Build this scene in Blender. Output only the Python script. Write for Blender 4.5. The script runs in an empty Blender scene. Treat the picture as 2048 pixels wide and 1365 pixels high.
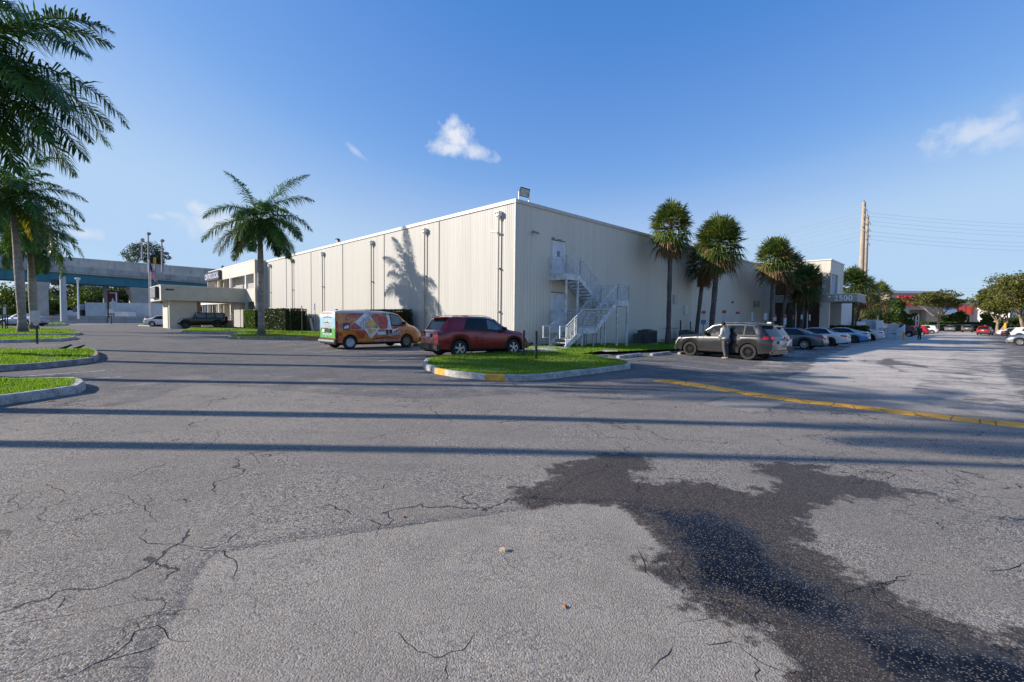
import bpy, bmesh, math, random
import numpy as np
from math import sin, cos, tan, pi, radians, atan, sqrt, atan2
from mathutils import Vector, Matrix
from mathutils.geometry import delaunay_2d_cdt
random.seed(7)
RNG = np.random.default_rng(11)
SC = bpy.context.scene
COL = SC.collection

# ------------------------------------------------------------------ camera
F = 945.0                                  # focal length in pixels of the 2048 wide photograph
PITCH = atan(40.5/F); ROLL = radians(0.62)
CAM = np.array([0.0, 0.0, 1.5])
FW = np.array([0, cos(PITCH), -sin(PITCH)]); U0 = np.array([0, sin(PITCH), cos(PITCH)])
RT = cos(ROLL)*np.array([1.0, 0, 0]) + sin(ROLL)*U0
UP = -sin(ROLL)*np.array([1.0, 0, 0]) + cos(ROLL)*U0
cam_d = bpy.data.cameras.new('camera'); cam_d.sensor_width = 36; cam_d.lens = 36*F/2048
cam_d.clip_start = 0.05; cam_d.clip_end = 20000
cam = bpy.data.objects.new('camera', cam_d); COL.objects.link(cam)
cam.matrix_world = Matrix(((RT[0], UP[0], -FW[0], CAM[0]), (RT[1], UP[1], -FW[1], CAM[1]), (RT[2], UP[2], -FW[2], CAM[2]), (0, 0, 0, 1)))
SC.camera = cam

def ray(x, y): return FW + RT*(x-1024)/F - UP*(y-682.5)/F

# ------------------------------------------------------------------ sky, clouds, sun, exposure
SUN_EL = radians(24.5)
SC.view_settings.view_transform = 'Standard'; SC.view_settings.look = 'None'
SC.view_settings.gamma = 1
W = bpy.data.worlds.new('World'); SC.world = W; W.use_nodes = True
wn, wl = W.node_tree.nodes, W.node_tree.links
for n_ in list(wn): wn.remove(n_)
w_out = wn.new('ShaderNodeOutputWorld'); w_bg = wn.new('ShaderNodeBackground'); w_bg.inputs[1].default_value = 0.12
sky = wn.new('ShaderNodeTexSky'); sky.sky_type = 'NISHITA'; sky.sun_disc = False
sky.sun_elevation = SUN_EL; sky.sun_rotation = radians(270); sky.air_density = 1.15; sky.dust_density = 0.35; sky.ozone_density = 2.2
sky.altitude = 0
wl.new(w_bg.outputs[0], w_out.inputs[0])
tc = wn.new('ShaderNodeTexCoord')
def wmath(op, a, b=None, clamp=False):
    n = wn.new('ShaderNodeMath'); n.operation = op; n.use_clamp = clamp
    for i, v in enumerate((a, b)):
        if v is None: continue
        if hasattr(v, 'links'): wl.new(v, n.inputs[i])
        else: n.inputs[i].default_value = v
    return n.outputs[0]
def wdot(vec):
    n = wn.new('ShaderNodeVectorMath'); n.operation = 'DOT_PRODUCT'; wl.new(tc.outputs['Generated'], n.inputs[0]); n.inputs[1].default_value = vec
    return n.outputs['Value']
cl_noise = wn.new('ShaderNodeTexNoise'); cl_noise.inputs['Scale'].default_value = 22; cl_noise.inputs['Detail'].default_value = 7
cl_noise.inputs['Roughness'].default_value = 0.58
wl.new(tc.outputs['Generated'], cl_noise.inputs['Vector'])
cl_noise2 = wn.new('ShaderNodeTexNoise'); cl_noise2.inputs['Scale'].default_value = 75; cl_noise2.inputs['Detail'].default_value = 5
wl.new(tc.outputs['Generated'], cl_noise2.inputs['Vector'])
nz = wmath('ADD', wmath('MULTIPLY', wmath('SUBTRACT', cl_noise.outputs[0], 0.5), 1.5), wmath('MULTIPLY', wmath('SUBTRACT', cl_noise2.outputs[0], 0.5), 1.1))
# each cloud: direction, half sizes (radians), tilt (degrees), density
CLOUDS = [((912, 272), .036, .036, 10, 1.0), ((900, 296), .050, .018, 0, .9), ((952, 306), .050, .018, -10, .75), ((908, 248), .02, .02, 0, .8), ((1950, 262), .060, .030, 8, .62), ((2010, 272), .06, .026, 0, .45), ((2015, 222), .04, .022, 20, .22),
          ((712, 303), .030, .0065, -36, .38), ((395, 417), .022, .014, -25, .75), ((445, 448), .075, .026, 12, .65), ((355, 431), .02, .008, 0, .35),
          ((313, 433), .014, .006, 0, .4), ((170, 467), .03, .010, 5, .5), ((1890, 300), .04, .02, 0, .10)]
mask = None
for (px, py), a, b, tilt, dens in CLOUDS:
    c = ray(px, py); c = c/np.linalg.norm(c)
    e1 = np.cross(c, [0, 0, 1]); e1 /= np.linalg.norm(e1); e2 = np.cross(e1, c)
    t_ = radians(tilt); f1 = e1*cos(t_)+e2*sin(t_); f2 = -e1*sin(t_)+e2*cos(t_)
    u = wmath('DIVIDE', wdot(tuple(f1)), a); v = wmath('DIVIDE', wdot(tuple(f2)), b)
    rr = wmath('SQRT', wmath('ADD', wmath('MULTIPLY', u, u), wmath('MULTIPLY', v, v)))
    front = wmath('GREATER_THAN', wdot(tuple(c)), 0.0)
    m = wmath('MULTIPLY', wmath('MULTIPLY', wmath('ADD', wmath('SUBTRACT', 1.0, rr), nz), 1.15, True), dens)
    m = wmath('MULTIPLY', m, front)
    mask = m if mask is None else wmath('MAXIMUM', mask, m)
# cirrus-like veil: very faint
wmix = wn.new('ShaderNodeMixRGB'); wl.new(mask, wmix.inputs[0]); wmix.inputs[2].default_value = (3.5, 3.7, 4.1, 1)
wtint = wn.new('ShaderNodeMixRGB'); wtint.blend_type = 'MULTIPLY'; wtint.inputs[0].default_value = 1; wtint.inputs[2].default_value = (1.0, 1.0, 1.0, 1)
# response of the film to the bright sky: one curve per channel
def wcurve(v, pts):
    n = wn.new('ShaderNodeFloatCurve'); cm = n.mapping; c = cm.curves[0]; k = 1/8.0
    c.points[0].location = (0, 0); c.points[1].location = (1, pts[-1][1])
    for x, y in pts[:-1]: c.points.new(x*k, y)
    for p_ in c.points: p_.handle_type = 'AUTO_CLAMPED'
    cm.update(); wl.new(wmath('MULTIPLY', v, k, True), n.inputs['Value']); return wmath('MULTIPLY', n.outputs[0], SKYK)
EXPO = .90; SC.view_settings.exposure = EXPO; SKYK = 1/(2**EXPO*.12)
ws = wn.new('ShaderNodeSeparateColor'); wl.new(sky.outputs[0], ws.inputs[0])
wR = wcurve(ws.outputs[0], [(.94, .074), (1.18, .117), (1.68, .20), (2.06, .30), (3.11, .46), (5.45, .47), (8, .60)])
wG = wcurve(ws.outputs[1], [(1.61, .242), (1.99, .296), (2.72, .40), (3.31, .50), (4.66, .65), (6.38, .655), (8, .75)])
wB = wcurve(ws.outputs[2], [(1.2, .32), (2.71, .63), (3.18, .70), (3.92, .78), (4.98, .86), (5.99, .90), (8, .93)])
wc = wn.new('ShaderNodeCombineColor'); wl.new(wR, wc.inputs[0]); wl.new(wG, wc.inputs[1]); wl.new(wB, wc.inputs[2])
wl.new(wc.outputs[0], wtint.inputs[1])
wl.new(wtint.outputs[0], wmix.inputs[1]); wl.new(wmix.outputs[0], w_bg.inputs[0])

sd = bpy.data.lights.new('sun', 'SUN'); sd.energy = 4.0; sd.angle = radians(0.5); sd.color = (1.0, 0.90, 0.78)
sun = bpy.data.objects.new('sun', sd); COL.objects.link(sun)
sun.rotation_euler = Vector((-cos(SUN_EL), 0, sin(SUN_EL))).to_track_quat('Z', 'Y').to_euler()
sun.location = (-50, 0, 40)

# ------------------------------------------------------------------ terrain height and photo -> place helpers
KX = np.array([-5000, -60, -33, -18, -9, 0, 5, 10, 50, 5000.]); KZ = np.array([.3, .3, .22, .2, .06, .03, -.06, -.2, -.25, -.25])
_gx = np.linspace(-120, 120, 961); _gz = np.interp(_gx, KX, KZ); _k = np.ones(13)/13; _gz2 = np.convolve(np.pad(_gz, 6, 'edge'), _k, 'valid')
def gz(x, y):
    z = np.interp(x, _gx, _gz2)
    t = np.clip((np.asarray(y, float)-80)/30, 0, 1)
    return z + .3*t*t*(3-2*t)*np.clip((np.asarray(x, float)-40)/15, 0, 1)
def G(x, y, dz=0.0):
    d = ray(x, y); z = 0.0
    for i in range(60):
        t = (z+dz-1.5)/d[2]; P = CAM+d*t; z = .5*z+.5*float(gz(P[0], P[1]))
    return P
def GD(px, Y, dz=0.0):                     # the ground place seen in column px at distance Y
    X = (px-1024)/F*Y
    for i in range(8):
        z = float(gz(X, Y)); d = np.array([X, Y, z])-CAM
        X += (px-(1024+F*(d@RT)/(d@FW)))/F*Y
    return np.array([X, Y, z+dz])
def ZY(px, py, Y):                         # height of photo point (px, py) at distance Y
    d = ray(px, py); return float(CAM[2]+d[2]*Y/d[1])

# building frame: origin at the near corner, x along the shaded wall, y along the sunlit wall
BA = radians(90-45.36)
BO = np.array([0.1127, 25.623, 0.0])
BE = np.array([cos(BA), sin(BA), 0]); BL = np.array([-sin(BA), cos(BA), 0])
def B2W(x, y, z=0.0): return BO+BE*x+BL*y+np.array([0, 0, z])
def colY(px, y):                           # local x where image column px meets the local line y = const
    lo, hi = -5.0, 200.0
    for _ in range(50):
        m = (lo+hi)/2; d = B2W(m, y)-CAM
        if 1024+F*(d@RT)/(d@FW) < px: lo = m
        else: hi = m
    return lo

# ------------------------------------------------------------------ materials
def lin(c):
    if isinstance(c, str):
        c = [int(c[i:i+2], 16)/255 for i in (0, 2, 4)]
        return tuple(v/12.92 if v <= .04045 else ((v+.055)/1.055)**2.4 for v in c)
    return tuple(c)
class NT:
    def __init__(s, name):
        s.m = bpy.data.materials.new(name); s.m.use_nodes = True; s.nt = s.m.node_tree
        s.n, s.l = s.nt.nodes, s.nt.links; s.b = s.n['Principled BSDF']; s._tc = None
    @property
    def tc(s):
        if s._tc is None: s._tc = s.n.new('ShaderNodeTexCoord')
        return s._tc
    def put(s, inp, v):
        if hasattr(v, 'links') or hasattr(v, 'is_linked'): s.l.new(v, inp)
        else:
            if isinstance(v, (tuple, list)) and len(v) == 3 and len(inp.default_value) == 4: v = (*v, 1)
            inp.default_value = v
    def math(s, op, a, b=None, c=None, clamp=False):
        n = s.n.new('ShaderNodeMath'); n.operation = op; n.use_clamp = clamp
        for i, v in enumerate((a, b, c)):
            if v is not None: s.put(n.inputs[i], v)
        return n.outputs[0]
    def noise(s, scale, detail=3, rough=.55, vec=None, dist=0.0):
        n = s.n.new('ShaderNodeTexNoise'); n.inputs['Scale'].default_value = scale; n.inputs['Detail'].default_value = detail
        n.inputs['Roughness'].default_value = rough; n.inputs['Distortion'].default_value = dist
        s.l.new(vec if vec is not None else s.tc.outputs['Object'], n.inputs['Vector']); return n.outputs[0]
    def voro(s, scale, feature='F1', out='Distance', vec=None, rand=1.0):
        n = s.n.new('ShaderNodeTexVoronoi'); n.feature = feature; n.inputs['Scale'].default_value = scale; n.inputs['Randomness'].default_value = rand
        s.l.new(vec if vec is not None else s.tc.outputs['Object'], n.inputs['Vector']); return n.outputs[out]
    def mapping(s, scale=(1, 1, 1), rot=(0, 0, 0), loc=(0, 0, 0), vec=None):
        n = s.n.new('ShaderNodeMapping'); n.inputs['Scale'].default_value = scale; n.inputs['Rotation'].default_value = rot; n.inputs['Location'].default_value = loc
        s.l.new(vec if vec is not None else s.tc.outputs['Object'], n.inputs['Vector']); return n.outputs[0]
    def ramp(s, fac, a, b, smooth=True):
        n = s.n.new('ShaderNodeMapRange'); n.interpolation_type = 'SMOOTHSTEP' if smooth else 'LINEAR'
        s.put(n.inputs['Value'], fac); s.put(n.inputs['From Min'], a); s.put(n.inputs['From Max'], b); return n.outputs[0]
    def mix(s, fac, a, b, mode='MIX'):
        n = s.n.new('ShaderNodeMixRGB'); n.blend_type = mode; s.put(n.inputs[0], fac); s.put(n.inputs[1], a); s.put(n.inputs[2], b); return n.outputs[0]
    def attr(s, name):
        n = s.n.new('ShaderNodeAttribute'); n.attribute_name = name; return n
    def sep(s, vec):
        n = s.n.new('ShaderNodeSeparateXYZ'); s.l.new(vec, n.inputs[0]); return n.outputs
    def bump(s, h, strength=.3, dist=.01):
        n = s.n.new('ShaderNodeBump'); n.inputs['Strength'].default_value = strength; n.inputs['Distance'].default_value = dist
        s.put(n.inputs['Height'], h); s.l.new(n.outputs[0], s.b.inputs['Normal'])
    def base(s, v): s.put(s.b.inputs['Base Color'], v)
    def rough(s, v): s.put(s.b.inputs['Roughness'], v)
    def spec(s, v): s.b.inputs['Specular IOR Level'].default_value = v

MATS = {}
def pm(name, col, rough=.6, metal=0.0, var=.12, scale=6.0, bump=0.0, spec=.5, coat=0.0, bscale=None):
    """painted / plain material with a little procedural wear"""
    if name in MATS: return MATS[name]
    t = NT(name); c = lin(col)
    n = t.noise(scale, 5, .6)
    t.base(t.mix(t.ramp(n, .3, .7), tuple(v*(1-var) for v in c), tuple(min(1, v*(1+var)) for v in c)))
    t.rough(t.math('ADD', t.math('MULTIPLY', n, .2), max(0, rough-.1))); t.b.inputs['Metallic'].default_value = metal
    t.spec(spec); t.b.inputs['Coat Weight'].default_value = coat; t.b.inputs['Coat Roughness'].default_value = .04
    if bump: t.bump(t.noise(bscale or scale*6, 3), .5, bump)
    MATS[name] = t.m; return t.m
def paint(name, col, metal=.25, rough=.32):
    if name in MATS: return MATS[name]
    t = NT(name); c = lin(col)
    fl = t.noise(260, 1); dust = t.noise(3.0, 4)
    z = t.sep(t.tc.outputs['Object'])[2]
    dm = t.math('MULTIPLY', t.ramp(z, .75, .2), t.math('MULTIPLY', dust, .32))
    t.base(t.mix(dm, t.mix(fl, tuple(v*.92 for v in c), tuple(min(1, v*1.08) for v in c)), (.16, .14, .12)))
    t.b.inputs['Metallic'].default_value = metal; t.rough(t.math('ADD', t.math('MULTIPLY', dust, .12), rough-.06))
    t.b.inputs['Coat Weight'].default_value = .6; t.b.inputs['Coat Roughness'].default_value = .03
    MATS[name] = t.m; return t.m
def leafmat(name, c1, c2, trans=.35, rough=.5, attr=True):
    if name in MATS: return MATS[name]
    t = NT(name)
    f = t.attr('tone').outputs['Fac']
    n = t.noise(1.3, 3)
    fac = t.math('ADD', t.math('MULTIPLY', f, .75), t.math('MULTIPLY', t.math('SUBTRACT', n, .35), .5), clamp=True)
    colr = t.mix(fac, lin(c1), lin(c2)); t.base(colr); t.rough(rough); t.spec(.35)
    tr = t.n.new('ShaderNodeBsdfTranslucent'); t.l.new(t.mix(1, colr, (1.15, 1.25, .6), 'MULTIPLY'), tr.inputs[0])
    mx = t.n.new('ShaderNodeMixShader'); mx.inputs[0].default_value = trans
    t.l.new(t.b.outputs[0], mx.inputs[1]); t.l.new(tr.outputs[0], mx.inputs[2]); t.l.new(mx.outputs[0], t.n['Material Output'].inputs[0])
    MATS[name] = t.m; return t.m

# ------------------------------------------------------------------ object helpers
def tag(o, label=None, cat=None, group=None, kind=None):
    if label: o['label'] = label
    if cat: o['category'] = cat
    if group: o['group'] = group
    if kind: o['kind'] = kind
    return o
def T(name, label, cat, loc=(0, 0, 0), rz=0.0, group=None, rot=None):
    o = bpy.data.objects.new(name, None); o.empty_display_size = .2; COL.objects.link(o)
    o.location = [float(v) for v in loc]; o.rotation_euler = rot if rot else (0, 0, rz)
    return tag(o, label, cat, group)
class MB:
    def __init__(s): s.v = []; s.f = []; s.mi = []; s.cur = 0; s.tone = None
    def add(s, vs, fs):
        b = len(s.v); s.v.extend([tuple(float(c) for c in p) for p in vs])
        for f in fs: s.f.append(tuple(b+i for i in f)); s.mi.append(s.cur)
        return s
    def box(s, c, d, rz=0.0, M=None):
        hx, hy, hz = d[0]/2, d[1]/2, d[2]/2; vs = []
        for x, y, z in ((-1, -1, -1), (1, -1, -1), (1, 1, -1), (-1, 1, -1), (-1, -1, 1), (1, -1, 1), (1, 1, 1), (-1, 1, 1)):
            p = Vector((x*hx, y*hy, z*hz))
            if M is not None: p = M @ p
            elif rz: p = Vector((p.x*cos(rz)-p.y*sin(rz), p.x*sin(rz)+p.y*cos(rz), p.z))
            vs.append((p.x+c[0], p.y+c[1], p.z+c[2]))
        return s.add(vs, ((0, 3, 2, 1), (4, 5, 6, 7), (0, 1, 5, 4), (1, 2, 6, 5), (2, 3, 7, 6), (3, 0, 4, 7)))
    def bb(s, x0, x1, y0, y1, z0, z1): return s.box(((x0+x1)/2, (y0+y1)/2, (z0+z1)/2), (abs(x1-x0), abs(y1-y0), abs(z1-z0)))
    def cyl(s, p0, p1, r0, r1=None, n=10, cap=True):
        r1 = r0 if r1 is None else r1; p0 = Vector([float(a) for a in p0]); p1 = Vector([float(a) for a in p1]); d = (p1-p0)
        if d.length < 1e-6: return s
        q = d.to_track_quat('Z', 'Y'); vs = []
        for P, r in ((p0, r0), (p1, r1)):
            for i in range(n):
                a = 2*pi*i/n; vs.append(P+q @ Vector((r*cos(a), r*sin(a), 0)))
        fs = [(i, (i+1) % n, n+(i+1) % n, n+i) for i in range(n)]
        if cap: fs += [tuple(range(n-1, -1, -1)), tuple(range(n, 2*n))]
        return s.add(vs, fs)
    def bar(s, p0, p1, w, h=None):
        h = h or w; p0 = Vector([float(a) for a in p0]); p1 = Vector([float(a) for a in p1]); d = p1-p0; L = d.length
        if L < 1e-6: return s
        x = d.normalized(); up = Vector((0, 0, 1))
        if abs(x.z) > .98: up = Vector((1, 0, 0))
        y = up.cross(x).normalized(); z = x.cross(y)
        M = Matrix((x, y, z)).transposed()
        return s.box((p0+p1)/2, (L, w, h), M=M)
    def tube(s, pts, rs, n=10, cap=True):
        pts = [Vector([float(a) for a in p]) for p in pts]; vs = []; K = len(pts)
        for k, P in enumerate(pts):
            d = (pts[min(k+1, K-1)]-pts[max(k-1, 0)]).normalized(); q = d.to_track_quat('Z', 'Y'); r = rs[k] if hasattr(rs, '__len__') else rs
            for i in range(n):
                a = 2*pi*i/n; vs.append(P+q @ Vector((r*cos(a), r*sin(a), 0)))
        fs = [(k*n+i, k*n+(i+1) % n, (k+1)*n+(i+1) % n, (k+1)*n+i) for k in range(K-1) for i in range(n)]
        if cap: fs += [tuple(range(n-1, -1, -1)), tuple(range((K-1)*n, K*n))]
        return s.add(vs, fs)
    def lathe(s, prof, n=16, c=(0, 0, 0), axis='z', cap=True):
        vs = []
        for r, z in prof:
            for i in range(n):
                a = 2*pi*i/n; p = (r*cos(a), r*sin(a), z)
                if axis == 'y': p = (p[0], p[2], p[1])
                if axis == 'x': p = (p[2], p[0], p[1])
                vs.append((p[0]+c[0], p[1]+c[1], p[2]+c[2]))
        K = len(prof); fs = [(k*n+i, k*n+(i+1) % n, (k+1)*n+(i+1) % n, (k+1)*n+i) for k in range(K-1) for i in range(n)]
        if cap: fs += [tuple(range(n-1, -1, -1)), tuple(range((K-1)*n, K*n))]
        return s.add(vs, fs)
    def prism(s, poly, z0, z1):
        n = len(poly); vs = [(p[0], p[1], z0) for p in poly]+[(p[0], p[1], z1) for p in poly]
        return s.add(vs, [tuple(range(n-1, -1, -1)), tuple(range(n, 2*n))]+[(i, (i+1) % n, n+(i+1) % n, n+i) for i in range(n)])
    def build(s, name, mats, parent=None, smooth=False, bevel=0.0, loc=None, rz=0.0):
        me = bpy.data.meshes.new(name); me.from_pydata(s.v, [], s.f)
        for m in (mats if isinstance(mats, (list, tuple)) else [mats]): me.materials.append(m)
        if any(s.mi): me.polygons.foreach_set('material_index', s.mi)
        if bevel or smooth == 'fix':
            bm = bmesh.new(); bm.from_mesh(me)
            bmesh.ops.recalc_face_normals(bm, faces=bm.faces)
            if bevel: bmesh.ops.bevel(bm, geom=[e for e in bm.edges if e.is_manifold and e.calc_face_angle(0) > .5], offset=bevel, segments=2, affect='EDGES', clamp_overlap=True)
            bm.to_mesh(me); bm.free()
        if smooth: me.shade_smooth() if not bevel else me.shade_flat()
        me.update()
        o = bpy.data.objects.new(name, me); COL.objects.link(o)
        if smooth and not bevel and smooth != 'all':
            try: me.set_sharp_from_angle(angle=radians(38))
            except Exception: pass
        if parent: o.parent = parent
        if loc is not None: o.location = [float(a) for a in loc]
        if rz: o.rotation_euler = (0, 0, rz)
        return o
def np_mesh(name, V, Fc, mat, parent=None, tone=None, smooth=False):
    """V (n,3) array, Fc (m,k) array"""
    me = bpy.data.meshes.new(name); V = np.asarray(V, np.float32); Fc = np.asarray(Fc, np.int32); k = Fc.shape[1]
    me.vertices.add(len(V)); me.vertices.foreach_set('co', V.ravel())
    me.loops.add(Fc.size); me.loops.foreach_set('vertex_index', Fc.ravel())
    me.polygons.add(len(Fc)); me.polygons.foreach_set('loop_start', np.arange(0, Fc.size, k, dtype=np.int32))
    me.polygons.foreach_set('loop_total', np.full(len(Fc), k, np.int32))
    if tone is not None:
        a = me.attributes.new('tone', 'FLOAT', 'POINT'); a.data.foreach_set('value', np.asarray(tone, np.float32))
    for m in (mat if isinstance(mat, (list, tuple)) else [mat]): me.materials.append(m)
    me.update(calc_edges=True); me.validate()
    if smooth: me.shade_smooth()
    o = bpy.data.objects.new(name, me); COL.objects.link(o)
    if parent: o.parent = parent
    return o
def copy_tree(o, parent=None):
    c = o.copy(); COL.objects.link(c)
    if parent: c.parent = parent
    for ch in list(o.children): copy_tree(ch, c)
    return c
def text_data(s, size=1.0, extrude=.01, shear=0.0, bold=0.0, spacing=1.0):
    cu = bpy.data.curves.new('lettering', 'FONT'); cu.body = s; cu.size = size; cu.extrude = extrude; cu.shear = shear; cu.offset = bold
    cu.align_x = 'CENTER'; cu.align_y = 'CENTER'; cu.space_character = spacing; cu.resolution_u = 3
    o = bpy.data.objects.new('lettering_tmp', cu); COL.objects.link(o)
    bpy.context.view_layer.update(); me = bpy.data.meshes.new_from_object(o.evaluated_get(bpy.context.evaluated_depsgraph_get()))
    V = np.array([v.co[:] for v in me.vertices]); Fs = [tuple(p.vertices) for p in me.polygons]
    bpy.data.objects.remove(o); bpy.data.curves.remove(cu); bpy.data.meshes.remove(me); return V, Fs
def text_obj(name, s, size, mat, parent, M, **kw):
    V, Fs = text_data(s, size, **kw); mb = MB(); mb.add([tuple(M @ Vector(v)) for v in V], Fs); return mb.build(name, mat, parent)
def frameM(o, x, y):
    """matrix with local text x along x, text y along y"""
    x = Vector(x).normalized(); y = Vector(y).normalized(); z = x.cross(y)
    return Matrix.Translation(Vector(o)) @ Matrix((x, y, z)).transposed().to_4x4()
# ================================================================== GROUND
def P2(pts, dz=0.0): return [tuple(G(x, y, dz)[:2]) for x, y in pts]
def sdist(X, Y, poly, pad=2.0):
    """signed distance (positive inside) of points to a polygon; far points get -pad"""
    out = np.full(X.shape, -pad); p = np.asarray(poly, float)
    x0, y0 = p.min(0)-pad; x1, y1 = p.max(0)+pad
    m = (X > x0) & (X < x1) & (Y > y0) & (Y < y1)
    x, y = X[m], Y[m]; d = np.full(x.shape, 1e9); ins = np.zeros(x.shape, bool)
    for i in range(len(p)):
        a, b = p[i], p[(i+1) % len(p)]; e = b-a; L = max(e @ e, 1e-12)
        t = np.clip(((x-a[0])*e[0]+(y-a[1])*e[1])/L, 0, 1)
        d = np.minimum(d, np.hypot(x-a[0]-t*e[0], y-a[1]-t*e[1]))
        c = ((a[1] > y) != (b[1] > y)); xi = a[0]+(y-a[1])*(b[0]-a[0])/np.where(abs(b[1]-a[1]) < 1e-12, 1e-12, b[1]-a[1])
        ins ^= c & (x < xi)
    out[m] = np.where(ins, d, -d); return out
def Z6(pts): return [(x/2+1024, y/2+860) for x, y in pts]
wet_poly = P2(Z6([(0, 228), (100, 225), (190, 200), (140, 185), (135, 160), (170, 138), (220, 128), (350, 115), (340, 98), (400, 95), (450, 98), (545, 108), (545, 160), (450, 180), (520, 205), (700, 210), (830, 212), (860, 240), (960, 245), (1060, 240), (1060, 200), (990, 180), (975, 150), (1040, 125), (1120, 125), (1130, 145), (1220, 140), (1240, 165), (1350, 185), (1480, 205), (1540, 235), (1660, 245), (1560, 275), (1350, 280), (1200, 310), (1150, 350), (1180, 420), (1150, 470), (1250, 500), (1350, 580), (1500, 650), (1700, 740), (1900, 810), (2048, 840), (2300, 900), (2300, 1100), (1130, 1100), (1130, 1010), (1140, 920), (1080, 860), (1000, 800), (900, 790), (800, 720), (700, 690), (660, 640), (570, 590), (555, 520), (600, 480), (600, 430), (530, 380), (500, 340), (420, 300), (240, 295), (100, 318), (40, 295)]))
wet2_poly = P2(Z6([(1400, 310), (1600, 298), (1790, 300), (1850, 325), (1780, 335), (1600, 345), (1440, 345), (1380, 330)]))
wet3_poly = P2([(1737, 723), (1760, 716), (1800, 716), (1806, 722), (1830, 728), (1880, 733), (1870, 740), (1850, 742), (1830, 735), (1800, 732), (1820, 742), (1833, 745), (1800, 752), (1770, 757), (1790, 745), (1760, 733), (1740, 728)])
deep_poly = P2(Z6([(430, 290), (700, 330), (860, 350), (1000, 400), (1090, 470), (1090, 580), (1250, 640), (1400, 760), (1700, 850), (2000, 900), (2300, 960), (2300, 1150), (1600, 1060), (1350, 880), (1100, 780), (870, 670), (700, 590), (690, 440), (540, 350)]))
puddle_polys = [P2([(2004, 737), (2018, 731), (2060, 737), (2080, 745), (2040, 749), (2010, 744)]), P2([(1888, 684), (1900, 679), (1912, 683), (1905, 690), (1893, 689)]),
                P2([(1763, 724), (1775, 722), (1788, 724), (1778, 728)]), P2([(1828, 697), (1838, 695), (1845, 698), (1834, 700)]), P2([(360, 676), (372, 674.5), (385, 676), (372, 679)]),
                P2([(-30, 764), (20, 760), (60, 759), (80, 764), (40, 768), (-30, 770)])]
patch_poly = P2([(415, 1120), (450, 1105), (600, 1080), (750, 1062), (925, 1037), (1074, 1017), (1144, 1008), (1224, 1006), (1274, 1030), (1324, 1075), (1324, 1100), (1301, 1120), (1309, 1155), (1354, 1180), (1424, 1220), (1524, 1260), (1594, 1320), (1589, 1450), (240, 1500), (300, 1365), (310, 1300), (345, 1250), (370, 1210)])
patch2_poly = P2([(1400, 808), (1460, 793), (1570, 809), (1530, 824), (1500, 826)])
patch3_poly = P2([(2000, 725), (2035, 722), (2060, 730), (2040, 737), (2010, 731)])
seal_poly = P2([(-260, 735), (-260, 668), (60, 652), (480, 645), (900, 652), (1030, 690), (1240, 690), (1420, 672), (1600, 660), (1735, 668), (1700, 684), (1650, 700), (1590, 715), (1560, 735), (1490, 752), (1380, 765), (1310, 768), (1180, 775), (1000, 776), (850, 782), (700, 775), (560, 762), (400, 758), (260, 775), (180, 800), (0, 822), (-260, 850)])
seal_r = P2([(1960, 662), (2300, 662), (2600, 760), (2500, 900), (2200, 890), (2048, 845), (1930, 800), (1930, 740), (1960, 700)])

def axis(lo, hi, dense):
    a = [dense[0][0]]
    for (s, e, st) in dense: a += list(np.arange(s, e, st))[1:] + [e]
    up = a[-1]; st = dense[-1][2]
    while up < hi: st *= 1.28; up += st; a.append(up)
    dn = a[0]; st = dense[0][2]
    while dn > lo: st *= 1.28; dn -= st; a.insert(0, dn)
    return np.array(sorted(set(np.round(a, 5))))
gx_ = axis(-4000, 4000, [(-90, -20, 1.0), (-20, -8, .25), (-8, 12, .09), (12, 26, .25), (26, 70, 1.0)])
gy_ = axis(-300, 5000, [(-4, 1.2, .5), (1.2, 9, .07), (9, 18, .12), (18, 40, .3), (40, 110, 1.5)])
XX, YY = np.meshgrid(gx_, gy_); XX = XX.ravel(); YY = YY.ravel()
def soft(sd_, w): return np.clip(.5+sd_/(2*w), 0, 1)
A_wet = np.maximum.reduce([soft(sdist(XX, YY, wet_poly), .5), soft(sdist(XX, YY, wet2_poly), .5)*.75, soft(sdist(XX, YY, wet3_poly), .6)*.66])
A_deep = np.maximum.reduce([soft(sdist(XX, YY, deep_poly), .45)*.86]+[soft(sdist(XX, YY, p, 3), .30)*.80 for p in puddle_polys])
A_patch = np.maximum.reduce([soft(sdist(XX, YY, patch_poly), .2), soft(sdist(XX, YY, patch2_poly), .2)*.9, soft(sdist(XX, YY, patch3_poly), .3)])
A_seal = np.maximum(soft(sdist(XX, YY, seal_poly, 8), 2.2), soft(sdist(XX, YY, seal_r, 8), 3)*.8)
V = np.stack([XX, YY, gz(XX, YY)], 1)
nx, ny = len(gx_), len(gy_); idx = np.arange(nx*ny).reshape(ny, nx)
FQ = np.stack([idx[:-1, :-1].ravel(), idx[:-1, 1:].ravel(), idx[1:, 1:].ravel(), idx[1:, :-1].ravel()], 1)

t = NT('asphalt')
pos = t.tc.outputs['Object']
nA = t.noise(.35, 5, .6); nB = t.noise(2.4, 5, .62); nC = t.noise(9.0, 5, .65); nD = t.noise(60, 4, .7)
ag = t.n.new('ShaderNodeTexVoronoi'); ag.inputs['Scale'].default_value = 150; t.l.new(pos, ag.inputs['Vector'])
agc = t.sep(ag.outputs['Color']); agd = ag.outputs['Distance']
ag2 = t.n.new('ShaderNodeTexVoronoi'); ag2.inputs['Scale'].default_value = 95; t.l.new(pos, ag2.inputs['Vector']); ag2c = t.sep(ag2.outputs['Color'])
old = t.mix(t.ramp(nA, .3, .72), (.200, .176, .147), (.276, .243, .200))
old = t.mix(t.math('MULTIPLY', t.ramp(nB, .42, .75), .45), old, (.148, .134, .119))
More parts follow.
